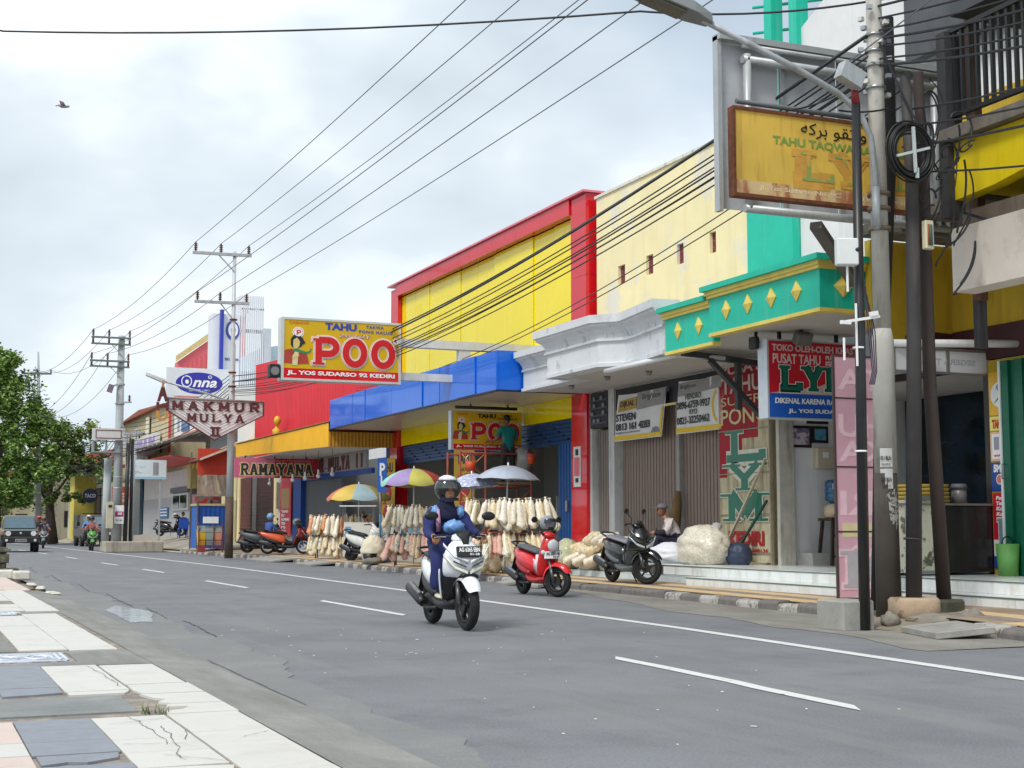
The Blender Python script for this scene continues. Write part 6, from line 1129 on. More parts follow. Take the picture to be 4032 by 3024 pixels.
f = MB(); pts = arc(.19, .15, .2, .2, 180, 360, 8); [fr.poly(f, [pts[i], pts[i + 1], (.19 + (pts[i + 1][0] - .19) * .55, .15 + (pts[i + 1][1] - .15) * .55), (.19 + (pts[i][0] - .19) * .55, .15 + (pts[i][1] - .15) * .55)], -.05, 0) for i in range(8)]; fr.rect(f, -.01, .15, .08, .3, -.05, 0); fr.rect(f, .3, .15, .39, .3, -.05, 0); f.build('letter', M('letter_ochre', (196, 140, 60), .6), au); MB().bar((8.02, 49.92, 5.95), (8.02, 49.92, 6.2), .07).build('hanger', M('hanger_ochre', (170, 130, 80)), au)
# ---- heavy concrete pole further on
bgp = thing('heavy_power_pole', 'heavy grey concrete power pole with doubled crossarms by the forecourt', 'pole', (8.9, 67.5, .1)); MB().tube([(8.9, 67.5, z) for z in (.2, 10.0)], [.235, .15], 18).build('shaft', m_pole_g, bgp)
for za, zb, xa, xb in ((9.87, 9.57, 7.52, 9.3), (8.78, 8.52, 7.48, 9.26)):
    for z in (za, zb): MB().bar((xa, 67.3, z), (xb, 67.3, z), .1, .08).build('crossarm', M('arm_grey', (104, 112, 110), .6, .1), bgp)
    for x in (xa + .08, (xa + xb) / 2 - .1, xb - .06): insul(x, 67.3, za + .04, bgp); MB().cyl((x, 67.3, zb), (x, 67.3, za), .05, n=8).build('spacer', M('insulator', (92, 46, 38)), bgp)
    MB().bar((xa + .9, 67.3, zb), (8.9, 67.3, zb - .5), .03).build('brace', galv, bgp)
MB().box((8.42, 67.2, 7.5), (.24, .2, .36), ry=.3).build('fuse_cutout', M('cutout', (120, 104, 120), .5, .3, 8), bgp); MB().bar((8.4, 67.3, 7.6), (9.0, 67.3, 7.75), .08).build('bracket', galv, bgp); insul(9.3, 67.3, 6.9, bgp); MB().bar((8.95, 67.3, 6.88), (9.4, 67.3, 6.9), .07).build('bracket', galv, bgp)
for z in (7.7, 6.8, 3.4, 2.9): MB().tube([(8.9, 67.5, z), (8.9, 67.5, z + .06)], .215, 14).build('band', galv, bgp)
MB().tube([(9.25, 67.2, .3), (9.3, 67.2, 5.0)], .1, 10).tube([(9.5, 67.3, .3), (9.5, 67.3, 5.2)], .08, 10).build('cable_riser', m_blkp, bgp); MB().tube([(8.45, 67.9, .3), (8.5, 67.9, 4.3)], .18, 12).build('second_stub', m_pole_g, bgp)
MB().mm(7.7, 9.0, 67.2, 67.6, 4.55, 4.6).mm(7.7, 7.78, 67.2, 67.6, 4.6, 5.05).mm(8.3, 8.36, 67.2, 67.6, 4.6, 5.05).mm(7.7, 9.0, 67.2, 67.25, 5.03, 5.08).build('steel_cradle', M('cradle', (140, 148, 152), .5, .1), bgp)
bs2 = thing('pole_bill', 'white and magenta bill hung low on the heavy power pole', 'bill', (9.0, 67.2, 1.35)); fr = fry(8.75, 67.18, 1.3); f = MB(); fr.rect(f, 0, 0, .42, .84, 0, .01); f.build('sheet', white_tx, bs2); f = MB(); fr.rect(f, .03, .32, .4, .56, .01, .014); f.build('magenta_field', M('magenta', (170, 40, 110), .5), bs2); text(fr, '80', .14, .4, .34, .52, white_tx, bs2, .02, .04); text(fr, '0812 343', .07, .12, .35, .2, black_tx, bs2, .016, .01)
st_ = thing('blank_sign_frame', 'blank pale sign box mounted on the heavy power pole', 'sign', (8.4, 67.1, 5.1)); fr = fry(7.66, 67.1, 5.12); f = MB(); fr.rect(f, 0, 0, 1.46, .53, -.1, 0); f.build('box', M('blank_sign', (206, 206, 204), .6, .05), st_); f = MB(); fr.rect(f, .15, .07, 1.3, .1, .0, .02); fr.rect(f, .15, .43, 1.3, .46, 0, .02); fr.rect(f, .15, .1, .18, .43, 0, .02); fr.rect(f, 1.27, .1, 1.3, .43, 0, .02); f.build('frame', rust, st_); MB().bar((9.1, 67.1, 5.2), (10.0, 67.1, 5.45), .06).bar((9.1, 67.1, 5.5), (10.0, 67.1, 5.45), .06).build('bracket', galv, st_)
tag(MB().mm(8.3, 10.9, 66.6, 68.4, 0, .5).build('pole_plinth', M('plinth', (166, 158, 144), .9, .12, 2, bump=.4, dirt=.5), bevel=.04), 'low concrete plinth around the heavy power pole', 'plinth')
pg = thing('slim_post', 'slim galvanised post with small crossbar beside the white billboard', 'post', (10.4, 73, .2)); MB().cyl((10.4, 73, .2), (10.4, 73, 5.9), .055).build('shaft', galv, pg); MB().bar((9.9, 73, 5.85), (10.9, 73, 5.9), .06).build('crossbar', galv, pg)
cab = thing('meter_cupboard', 'cream metal cupboard strapped to the heavy power pole', 'cabinet', (8.3, 67.0, 1.2)); MB().mm(8.38, 8.66, 66.9, 67.2, 1.1, 2.3).build('housing', M('cup_cream', (190, 186, 160), .6, .08), cab); MB().mm(8.44, 8.6, 66.87, 66.9, 2.05, 2.15).build('plate', dark_metal, cab)
# ---- far pole in the trees
fp = thing('far_power_pole', 'thin far power pole with one crossarm rising above the trees', 'pole', (8.1, 100, .1)); MB().tube([(8.15, 100, .1), (7.9, 100, 9), (7.75, 100, 12.9)], [.2, .15, .06], 10).build('shaft', m_pole_g, fp); MB().cyl((7.55, 100, 8.5), (7.6, 100, 11.9), .05).build('side_tube', galv, fp); MB().bar((6.85, 99.9, 11.4), (8.65, 99.9, 11.45), .12).build('crossarm', M('arm_grey', (104, 112, 110)), fp)
for x in (6.9, 7.7, 8.6): insul(x, 99.9, 11.45, fp, h=.3)
# ---- cables
m_wire = M('wire_black', (38, 40, 46), .6, .1); m_wire2 = M('wire_grey', (92, 98, 106), .6, .1)
def line(pts, r, m, par, sag=.3, n=12): return MB().tube(cable(pts, sag=sag, n=n), r, 5).build('cable', m, par)
hv = thing('overhead_lines', 'six high power lines running along the street between the tall poles', 'cables', (10, 50, 11))
for (a, b, c) in ((9.1, 7.6, 6.9), (10.0, 8.3, 7.7), (11.0, 9.24, 8.6)):
    line([(a - .1, -12, 11.2), (a, 50.25, 11.24)], .011, m_wire2, hv, .5, 24); line([(a, 50.25, 11.24), (b, 67.3, 10.2)], .011, m_wire2, hv, .35); line([(b, 67.3, 10.2), (c, 99.9, 11.7)], .012, m_wire2, hv, .9); line([(c, 99.9, 11.7), (c - 8, 150, 11.5)], .012, m_wire2, hv, .6)
for (a, b, c) in ((9.2, 7.56, 6.9), (10.0, 8.2, 7.7), (10.95, 9.2, 8.6)):
    line([(a, -12, 9.6), (a, 50.25, 9.46)], .011, m_wire2, hv, .45, 24); line([(a, 50.25, 9.46), (b, 67.3, 9.1)], .011, m_wire2, hv, .35); line([(b, 67.3, 9.1), (c, 99.9, 8.6)], .012, m_wire2, hv, 1.0)
lo = thing('cable_bundle', 'sagging bundle of black cables from the near poles past the yellow shop', 'cables', (10.5, 32, 5.5))
for i, (x0, z0, x1, z1, s_, r) in enumerate([(10.4, 7.0, 10.5, 6.3, .9, .022), (10.45, 7.05, 10.5, 6.5, .95, .016), (10.4, 6.8, 10.55, 6.3, .95, .012), (10.42, 6.75, 10.5, 6.15, .95, .012), (10.5, 6.7, 10.55, 6.1, 1.0, .012), (10.6, 6.72, 10.5, 6.0, 1.0, .014), (10.62, 6.62, 10.45, 5.95, 1.0, .014), (10.65, 6.55, 10.5, 5.9, 1.05, .012), (10.55, 6.6, 10.6, 5.8, .95, .01)]):
    line([(x0, 13.6, z0), (x1, 50.3, z1)], r, m_wire, lo, s_, 30)
for i, (z0, z1, s_) in enumerate([(6.4, 5.6, .75), (6.2, 5.5, .7)]): line([(10.9, 13.6, z0), (13.2, 44, z1)], .010, m_wire, lo, s_, 24)
l2 = thing('cable_bundle', 'tangle of black cables from the steel power pole to the heavy pole', 'cables', (9.7, 59, 5.5))
for i in range(10): line([(10.5, 50.3, 6.6 - .13 * i), (8.95 + random.uniform(-.1, .1), 67.4, 5.9 - .16 * i)], .014, m_wire, l2, .45 + .05 * (i % 4), 12)
for i in range(8): line([(8.95, 67.4, 5.6 - .12 * i), (9.5 + .35 * i, 100, 5.6 - .15 * i)], .016, m_wire, l2, .9 + .15 * (i % 3), 12)
for i in range(6): line([(10.5, 50.3, 6.3 - .16 * i), (13.9, 70 + 2 * i, 5.6 + .15 * i)], .012, m_wire, l2, .3 + .06 * i, 10)
l3 = thing('cable_bundle', 'fan of black cables from the near concrete pole to the right edge', 'cables', (10.8, 10, 6.5))
for i, (za, x1, zb) in enumerate([(7.35, 12.0, 7.75), (7.2, 12.1, 7.5), (7.05, 12.1, 7.32), (6.95, 12.2, 7.05), (6.85, 12.2, 6.85), (6.7, 12.2, 6.7), (6.62, 12.2, 6.5), (6.1, 12.2, 6.35), (5.9, 12.1, 6.05), (5.65, 12.2, 5.95), (5.35, 12.2, 5.15)]): line([(10.5 if i < 7 else 10.8, 13.5, za), (x1, 8.5, zb)], .013 if i % 3 else .017, m_wire, l3, .22, 10)
for i, (a, b) in enumerate([((9.6, 13.1, 5.85), (10.6, 13.5, 6.1)), ((10.45, 13.45, 6.9), (10.75, 13.1, 5.75)), ((10.2, 13.88, 6.35), (9.5, 13.88, 6.06))]): line([a, b], .012, m_wire, l3, .03, 6)
for k in range(18):
    s0 = Vector((10.5, 13.46, 6.5 + .05 * k)); MB().box((10.51 + .17 * math.cos(k * 1.7), 13.6 + .17 * math.sin(k * 1.7), 6.3 + .06 * k), (.06, .06, .05), rz=k).build('cable_clamp', steel if k % 2 else M('clamp_white', (206, 206, 204), .5), l3)
for k in range(30):
    x = random.uniform(10.85, 11.7); z = random.uniform(4.5, 6.3); r = random.uniform(.1, .3)
    MB().tube([(x + r * .7 * math.sin(t * .9 + k), 13.35 + .04 * (k % 4), z + .3 * math.cos(t * .6 + k) - .1 * t) for t in [i * .25 for i in range(19)]], .008 + .003 * (k % 3), 5, cap=False).build('slack_loop', m_wire, l3)
for k in range(4): MB().tube([(9.72 + .02 * k, 12.88, 3.9 - .1 * k), (9.78 + .03 * k, 12.9, 3.3), (9.82 + .02 * k, 12.9, 2.85), (9.78 + .02 * k, 12.9, 2.7)], .007, 5).build('slack_loop', M('wire_purple', (64, 50, 70), .6), l3)
MB().tube([(12.0, 13.9, 5.05), (12.05, 13.2, 4.75), (12.0, 12.4, 4.35), (12.0, 11.5, 4.1)], .02, 6).build('slack_loop', m_wire, l3)
tag(MB().tube(cable([(-6, 24, 10.55), (1.05, 22, 8.52), (8.4, 15.6, 7.7), (11, 13.6, 7.6)], sag=.12, n=10), .014, 6).build('crossing_cable', m_wire), 'single black cable crossing the sky high over the road', 'cable')
line([(9.6, 13.4, 6.28), (11.5, 6, 9.2)], .008, m_wire2, l3, .1, 8)
# ============================================================ scooters
def paint(nm, c, rough=.22): return M(nm, c, rough, .04, 2, coat=.6)
def ringx(z, xf, xb, w, s=.5): return [(xb, -w * .72, z), (xb + (xf - xb) * .3, -w, z), (xb + (xf - xb) * .75, -w * (.45 + .4 * s), z), (xf, -w * .16, z), (xf, w * .16, z), (xb + (xf - xb) * .75, w * (.45 + .4 * s), z), (xb + (xf - xb) * .3, w, z), (xb, w * .72, z)]
def ringz(x, zb, zt, w, k=.7): return [(x, -w * .6, zb), (x, -w, zb + (zt - zb) * .35), (x, -w * .95, zb + (zt - zb) * k), (x, -w * .5, zt), (x, w * .5, zt), (x, w * .95, zb + (zt - zb) * k), (x, w, zb + (zt - zb) * .35), (x, w * .6, zb)]
def steerpt(v, a, piv=(.5, 0)):
    c, s = math.cos(a), math.sin(a); x, y = v.x - piv[0], v.y - piv[1]; return Vector((piv[0] + x * c - y * s, piv[1] + x * s + y * c, v.z))
def wheel(t, cx, r, tw, rim_m, steer=0, name='front_wheel', spokes=5, disc=True):
    ty = MB(); n = 28; prof_ = [(r, 0), (r - .012, tw * .32), (r - .035, tw * .5), (r - .075, tw * .46), (r - .085, tw * .3), (r - .085, -tw * .3), (r - .075, -tw * .46), (r - .035, -tw * .5), (r - .012, -tw * .32)]
    rg = [[(cx + p * math.cos(2 * math.pi * i / n), q, r + p * math.sin(2 * math.pi * i / n)) for p, q in prof_] for i in range(n + 1)]
    ty.loft(rg, cap=False)
    rm = MB(); ri = r - .083
    rg = [[(cx + p * math.cos(2 * math.pi * i / n), q, r + p * math.sin(2 * math.pi * i / n)) for p, q in [(ri, -tw * .4), (ri, tw * .4), (ri - .03, tw * .35), (ri - .03, -tw * .35)]] for i in range(n + 1)]
    rm.loft(rg, cap=False)
    for k in range(spokes):
        a = 2 * math.pi * k / spokes + .3; d = Vector((math.cos(a), 0, math.sin(a))); rm.bar(Vector((cx, 0, r)) + d * .03, Vector((cx, 0, r)) + d * (ri - .02), .022, .035, up=(0, 1, 0))
    rm.cyl((cx, -tw * .6, r), (cx, tw * .6, r), .045, n=12)
    if disc: rm.cyl((cx, -tw * .62, r), (cx, -tw * .58, r), .085, n=16)
    for mb in (ty, rm):
        if steer: mb.v = [steerpt(v, steer) for v in mb.v]
    w_ = ty.build(name, rubber, t); rm.build('rim', rim_m, w_); return w_
def scooter(name, label, loc, heading, body_m, trim_m, seat_m, rim_m=dark_metal, steer=0, style='sharp', plate=None, plate_m=black_tx, stand=True, mirrors=True, second=None, lit=False, detail=True, r=.28, group=None):
    t = thing(name, label, 'scooter', loc, heading, group, local=True); rnd = style == 'round'; B = second or body_m
    S = lambda mb: (setattr(mb, 'v', [steerpt(v, steer) for v in mb.v]) or mb) if steer else mb
    fx = .64
    wheel(t, fx, r, .1, rim_m, steer, 'front_wheel'); wheel(t, -.62, r * .98, .115, rim_m, 0, 'rear_wheel', disc=False)
    # fork and mudguard turn with the bars
    S(MB().cyl((fx - .01, -.085, r), (fx - .14, -.07, .62), .02, n=10).cyl((fx - .01, .085, r), (fx - .14, .07, .62), .02, n=10).cyl((fx - .03, -.085, r + .02), (fx - .09, -.078, r + .22), .027, n=10).cyl((fx - .03, .085, r + .02), (fx - .09, .078, r + .22), .027, n=10)).build('fork', M('fork_grey', (96, 98, 100), .35, .1, metal=.5), t)
    rg = []
    for i in range(9):
        a = R(165 - i * 17); rr = r + .045 - .01 * abs(i - 4) * .3; w_ = (.095 if not rnd else .09) * (1 if 0 < i < 8 else .7); c = Vector((fx + rr * math.cos(a), 0, r + rr * math.sin(a))); d = Vector((math.cos(a), 0, math.sin(a)))
        rg.append([c + Vector((0, -w_, 0)) - d * .05, c + Vector((0, -w_ * .8, 0)), c + d * .022, c + Vector((0, w_ * .8, 0)), c + Vector((0, w_, 0)) - d * .05])
    S(MB().loft(rg, closed=False, cap=False)).build('front_mudguard', body_m, t, sub=1)
    # front cowl and leg shield
    if rnd: secs = [(.30, .36, .26, .16), (.45, .42, .28, .2), (.6, .5, .32, .2), (.74, .58, .36, .19), (.86, .58, .4, .17), (.96, .54, .42, .12), (1.0, .5, .44, .07)]
    else: secs = [(.28, .35, .25, .16), (.40, .42, .28, .2), (.53, .55, .32, .23), (.63, .70, .36, .25), (.72, .74, .38, .265), (.83, .70, .41, .255), (.94, .60, .43, .18), (1.0, .55, .45, .10)]
    MB().loft([ringx(*s_, s=.8 if rnd else .35) for s_ in (secs if rnd else [(.56, .60, .36, .235)] + secs[3:])]).build('front_cowl', body_m, t, sub=1)
    if not rnd:
        for s_ in (-1, 1): MB().loft([[(x, s_ * y, z), (x - .07, s_ * (y + .012), z), (x - .06, s_ * (y - .03), z)] for x, y, z in ((.46, .25, .68), (.42, .238, .58), (.37, .21, .44), (.33, .18, .31))]).build('side_strip', body_m, t, sub=1)
    MB().loft([ringx(z, xf - .035, xb - .03, w * .93, .5) for z, xf, xb, w in secs]).build('leg_shield', trim_m, t, sub=1)
    if not rnd:
        # v-shaped white brow, dark nose and slanted lamps
        for s_ in (-1, 1):
            MB().loft([[(.735, s_ * .015, .60), (.72, s_ * .015, .66), (.725, s_ * .04, .64)], [(.70, s_ * .15, .66), (.69, s_ * .15, .715), (.71, s_ * .16, .69)], [(.60, s_ * .255, .80), (.59, s_ * .255, .84), (.62, s_ * .26, .82)]]).build('head_lamp', M('lamp_glass_lit' if lit else 'lamp_glass', (226, 226, 210) if lit else (150, 156, 160), .08, .05, coat=.5), t)
            MB().loft([[(.765, s_ * .012, .72), (.75, s_ * .012, .76), (.758, s_ * .02, .77)], [(.725, s_ * .17, .79), (.72, s_ * .17, .83), (.728, s_ * .175, .82)], [(.62, s_ * .265, .92), (.62, s_ * .265, .96), (.64, s_ * .27, .95)]]).build('brow', body_m, t)
            MB().loft([[(.74, s_ * .03, .685), (.735, s_ * .03, .70), (.74, s_ * .04, .695)], [(.70, s_ * .17, .745), (.695, s_ * .17, .765), (.705, s_ * .175, .755)]]).build('position_lamp', M('lamp_dark', (60, 62, 66), .1), t)
        MB().loft([[(.71, -.13, .575), (.71, .13, .575), (.72, .09, .62), (.72, -.09, .62)], [(.745, -.08, .59), (.745, .08, .59), (.75, .05, .62), (.75, -.05, .62)]]).build('nose_grille', black_pl, t)
    else:
        S(MB().ell((.575, 0, .83), (.05, .115, .115), 16, 12)).build('lamp_bezel', chrome, t); MB().ell((.595, 0, .83), (.045, .098, .098), 16, 12).build('head_lamp', M('lamp_glass', (190, 198, 202), .06, .08, coat=.6), t)
        for s_ in (-1, 1): MB().ell((.52, s_ * .15, .72), (.06, .035, .04), 10, 6).build('indicator', M('lamp_glass', (190, 198, 202)), t)
    # lower engine cover, floor, tunnel
    MB().loft([ringz(x, zb, zt, w) for x, zb, zt, w in [(.42, .24, .36, .1), (.3, .2, .33, .16), (.0, .19, .31, .165), (-.2, .21, .36, .15), (-.35, .26, .44, .12)]]).build('floor_board', trim_m, t, sub=1)
    MB().loft([ringz(x, zb, zt, w) for x, zb, zt, w in [(.36, .33, .52, .05), (.2, .3, .44, .07), (.05, .3, .5, .09), (-.06, .34, .62, .11)]]).build('tunnel', trim_m, t, sub=1)
    rs_ = [(.03, .36, .60, .10), (-.1, .36, .70, .15), (-.3, .40, .745, .175), (-.55, .47, .77, .165), (-.78, .60, .79, .11), (-.93, .70, .80, .05)]
    MB().loft([ringz(*s_) for s_ in rs_]).build('rear_body', B, t, sub=1)
    MB().loft([ringz(x, zb - .07, zb + .08, w * 1.02) for x, zb, zt, w in rs_[1:5]]).build('lower_panel', trim_m, t, sub=1)
    MB().loft([ringz(x, zb, zt, w, .8) for x, zb, zt, w in [(.07, .66, .74, .07), (-.05, .70, .78, .12), (-.25, .73, .80, .15), (-.45, .76, .84, .15), (-.7, .78, .86, .12), (-.8, .79, .84, .06)]]).build('seat', seat_m, t, sub=1)
    MB().tube([(-.62, -.13, .82), (-.85, -.12, .88), (-.92, 0, .89), (-.85, .12, .88), (-.62, .13, .82)], .016, 8).build('grab_rail', black_pl, t)
    MB().loft([[(-.9, -.07, .70), (-.9, .07, .70), (-.9, .05, .78), (-.9, -.05, .78)], [(-.96, -.04, .72), (-.96, .04, .72), (-.96, .03, .77), (-.96, -.03, .77)]]).build('tail_lamp', M('tail_red', (170, 16, 20), .15, coat=.5), t)
    MB().prism([(-.84, -.06, .66), (-.84, .06, .66), (-1.02, .07, .36), (-1.02, -.07, .36)], (-.02, 0, 0), 0).build('rear_mudguard', black_pl, t)
    MB().loft([ringz(x, zb, zt, w) for x, zb, zt, w in [(-.2, .22, .36, .11), (-.5, .18, .38, .13), (-.72, .2, .36, .1)]]).build('engine', dark_metal, t)
    ex = MB().tube([(-.1, -.1, .22), (-.3, -.16, .2), (-.45, -.175, .24)], .022, 8).tube([(-.42, -.18, .25), (-.5, -.185, .29), (-.88, -.2, .42), (-.93, -.2, .435)], [.045, .062, .068, .045], 12); ex.build('exhaust', M('exhaust_dark', (54, 54, 56), .4, .1, metal=.5), t)
    MB().tube([(-.5, -.19, .35), (-.86, -.21, .47)], [.03, .03], 6).build('heat_shield', M('shield_grey', (110, 112, 114), .4), t)
    MB().cyl((-.62, .12, .3), (-.5, .12, .68), .03, n=8).build('shock', M('shock', (150, 40, 40) if rnd else (70, 70, 74), .4), t)
    # handlebars
    H = S(MB().loft([ringz(x, zb, zt, w) for x, zb, zt, w in [(.56, .97, 1.0, .07), (.5, .94, 1.05, .13), (.42, .95, 1.07, .13), (.36, .98, 1.04, .08)]])); H.build('handlebar_cover', body_m if not rnd else B, t, sub=1)
    if not rnd: S(MB().loft([[(.60, -.03, .93), (.60, .03, .93), (.6, .02, .95), (.6, -.02, .95)], [(.57, -.05, 1.0), (.57, .05, 1.0), (.56, .045, 1.03), (.56, -.045, 1.03)], [(.5, -.1, 1.07), (.5, .1, 1.07), (.49, .09, 1.09), (.49, -.09, 1.09)]])).build('dash_visor', black_pl, t)
    for s_ in (-1, 1):
        S(MB().tube([(.45, s_ * .1, 1.01), (.42, s_ * .19, 1.03)], .016, 8)).build('handlebar', dark_metal, t)
        S(MB().tube([(.42, s_ * .19, 1.03), (.38, s_ * .315, 1.02)], .019, 8)).build('grip', rubber, t)
        if detail: S(MB().tube([(.45, s_ * .18, 1.02), (.455, s_ * .24, 1.02), (.42, s_ * .31, 1.01)], .007, 5)).build('brake_lever', M('lever', (150, 152, 154), .3, metal=.6), t)
        if mirrors:
            mr = S(MB().tube([(.43, s_ * .18, 1.04), (.47, s_ * .24, 1.12), (.42, s_ * .3, 1.22)], .007, 6)); mo = mr.build('mirror', black_pl, t)
            S(MB().ell((.42, s_ * .34, 1.25), (.022, .085, .05), 10, 8)).build('mirror_head', black_pl, mo)
    if stand: MB().tube([(-.05, .1, .22), (-.12, .24, .015)], .013, 6).build('side_stand', dark_metal, t)
    if plate:
        fr = Fr((.735 if not rnd else .56, -.14, .80 if not rnd else .62), (0, 1, 0), (-.35 if not rnd else -.1, 0, 1)); f = MB(); fr.rect(f, 0, 0, .28, .115, -.008, .03); pm = f.build('number_plate', plate_m, t)
        im = white_tx if plate_m is black_tx else black_tx
        text(fr, plate[0], .02, .05, .26, .10, im, pm, .036, .02); text(fr, plate[1], .14, .012, .25, .038, im, pm, .036, .01)
    return t
def place(fxp, rxp):      # position and heading from front and rear contact points
    f, r_ = Vector(fxp), Vector(rxp); d = f - r_; return ((f.x + r_.x) / 2, (f.y + r_.y) / 2), math.atan2(d.y, d.x)
wht = paint('scooter_white', (232, 234, 238)); redp = paint('scooter_red', (206, 22, 30)); blkp = paint('scooter_black', (34, 36, 38)); gryp = M('scooter_grey', (84, 88, 92), .35, .08); trimb = M('trim_black', (26, 27, 29), .5, .12)
seatb = M('seat_black', (34, 34, 36), .6, .1); seatg = M('seat_silver', (130, 130, 140), .45, .1)
HV = math.radians(-93)
sc1 = scooter('white_scooter', 'white scooter with black plate ridden towards the camera', (5.71, 15.3, 0), HV, wht, trimb, seatb, plate=('AG 6365 EBN', '01-28'), stand=False, steer=.06, lit=True)
sc2 = scooter('red_scooter', 'glossy red round-faced scooter parked at the kerb', (9.7, 21.75, 0), math.radians(-90), redp, M('trim_red', (150, 18, 26), .35), M('seat_grey', (84, 86, 90), .6), steer=.52, style='round', second=M('white_red', (206, 30, 36), .25, coat=.5), plate=('AG 5301 NE', '03-29'), plate_m=white_tx, r=.255)
sc3 = scooter('black_scooter', 'black scooter with silver seat parked on the pavement by the steps', (11.7, 22.4, .15), math.radians(-92), blkp, gryp, seatg, steer=.66)
sc4 = scooter('maroon_scooter', 'red and black scooter with pale rims parked before the brown doors', (12.45, 50.0, .19), math.radians(-18), paint('scooter_maroon', (140, 20, 28)), trimb, seatb, M('rim_white', (206, 208, 210), .4), .1, second=paint('scooter_orange', (214, 90, 50)), mirrors=False)
sc5 = scooter('grey_scooter', 'dark grey scooter half hidden behind the maroon scooter', (12.2, 52.3, .19), math.radians(-30), gryp, trimb, seatb, mirrors=True)
sc6 = scooter('pale_scooter', 'white scooter parked in front of the snack cart', (12.05, 39.1, .18), math.radians(-70), M('scooter_pale', (206, 206, 200), .4), trimb, seatb, steer=-.2)
sc7 = scooter('forecourt_scooter', 'black scooter parked on the far forecourt beside the blue chair', (13.2, 78.5, .66), math.radians(-40), blkp, trimb, seatb, mirrors=False)
sc8 = scooter('green_scooter', 'green and black scooter carrying two people down the far lane', (8.4, 72.6, 0), math.radians(-92), M('scooter_green', (84, 150, 60), .4), trimb, seatb, stand=False)
sc9 = scooter('grey_motorbike', 'grey motorbike with lit lamps behind the boxy car', (6.9, 81.5, 0), math.radians(-94), M('bike_grey', (110, 114, 118), .4), trimb, seatb, stand=False, lit=True)
# helmets
def helmet(label, c, m, fwd, r=.135, visor=True, nm='helmet'):
    t = thing(nm, label, 'helmet', (c[0], c[1], c[2] - r)) if label else None
    return t
def helmet_mesh(c, r, fwd, m_shell, m_dark, parent, visor=None):
    f = Vector(fwd).normalized(); s = Vector((0, 0, 1)).cross(f)
    def shell(d, p):
        fd = d.dot(f); q = p.copy()
        if d.z < -.15: q *= 1 - .12 * (-d.z)
        if fd > .55 and d.z < .28 and d.z > -.75: q -= f * (.055 * min(1, (fd - .55) * 4))
        return q
    sh = MB().ell(c, (r, r, r * 1.02), 22, 16, shell); o = sh.build('helmet_shell' if parent else 'helmet', m_shell, parent)
    mb = MB(); vs = []; C = Vector(c); nx, nz_ = 12, 4
    for j in range(nz_ + 1):
        for i in range(nx + 1):
            a = R(-62 + 124 * i / nx); e_ = R(2 + 26 * j / nz_); d = (f * math.cos(a) + s * math.sin(a)) * math.cos(e_) + Vector((0, 0, math.sin(e_))); vs.append(C + d * r * 1.06)
    mb.add(vs, [(j * (nx + 1) + i, j * (nx + 1) + i + 1, (j + 1) * (nx + 1) + i + 1, (j + 1) * (nx + 1) + i) for j in range(nz_) for i in range(nx)], True)
    if visor: mb.build('visor', visor, o)
    return o
def free_helmet(label, c, r, fwd, m):
    t = thing('helmet', label, 'helmet', (c[0], c[1], c[2] - r)); helmet_mesh(c, r, fwd, m, m, t, M('visor_smoke', (60, 66, 70), .1, trans=.4)); MB().ell((c[0], c[1], c[2] - r * .55), (r * .75, r * .75, r * .3), 12, 6).build('lining', M('lining', (30, 30, 32), .9), t); return t
free_helmet('grey helmet hung on the mirror of the red scooter', (9.74, 21.45, 1.18), .14, (.2, -1, .2), M('helmet_grey', (128, 134, 142), .25, .05, coat=.5))
free_helmet('grey helmet hung on the maroon scooter', (12.8, 49.75, 1.3), .16, (.3, -1, 0), M('helmet_dull', (120, 124, 130), .4))
free_helmet('white helmet hanging on the forecourt scooter', (13.4, 78.2, 1.75), .16, (0, -1, 0), M('helmet_white', (206, 206, 200), .4))
# ============================================================ people
def skin_body(parent, chains, regions, name='body', sub=2):
    """one continuous skinned surface: chains = lists of (x,y,z,r) sharing joints; regions = [(material, [(a,b),...])]"""
    vid, vs, rs, es = {}, [], [], []
    def idx(p):
        k = tuple(round(c, 4) for c in p[:3])
        if k not in vid: vid[k] = len(vs); vs.append(k); rs.append(p[3] if isinstance(p[3], tuple) else (p[3], p[3]))
        return vid[k]
    for ch in chains:
        ids = [idx(p) for p in ch]; es += [(a, b) for a, b in zip(ids, ids[1:]) if a != b]
    me = bpy.data.meshes.new(name); me.from_pydata(vs, list(dict.fromkeys(es)), []); ob = bpy.data.objects.new(name, me); col.objects.link(ob)
    md = ob.modifiers.new('skin', 'SKIN'); md.use_smooth_shade = True
    for i, d in enumerate(me.skin_vertices[0].data): d.radius = rs[i]; d.use_root = (i == 0)
    m2 = ob.modifiers.new('sub', 'SUBSURF'); m2.levels = sub; m2.render_levels = sub
    dg = bpy.context.evaluated_depsgraph_get(); nm_ = bpy.data.meshes.new_from_object(ob.evaluated_get(dg)); nm_.name = name
    bpy.data.objects.remove(ob); bpy.data.meshes.remove(me)
    nm_.materials.clear()
    for v in nm_.vertices:
        c = v.co * 1.0; k_ = mnoise.noise(Vector((c.x * 9, c.y * 9, c.z * 16))) * .010 + mnoise.noise(c * 24) * .006; v.co += v.normal * k_
    for m, _ in regions: nm_.materials.append(m)
    segs = [(i, Vector(a), Vector(b)) for i, (m, L_) in enumerate(regions) for a, b in L_]
    for p in nm_.polygons:
        c = p.center; best = None
        for i, a, b in segs:
            ab = b - a; t = max(0, min(1, (c - a).dot(ab) / max(1e-9, ab.length_squared))); d = (c - (a + ab * t)).length
            if best is None or d < best[0]: best = (d, i)
        p.material_index = best[1]; p.use_smooth = True
    o = bpy.data.objects.new(name, nm_); col.objects.link(o); o.parent = parent; OFF[o.name] = OFF.get(parent.name, Vector())
    off = OFF[o.name]
    if off.length: nm_.transform(Matrix.Translation(-off))
    return o
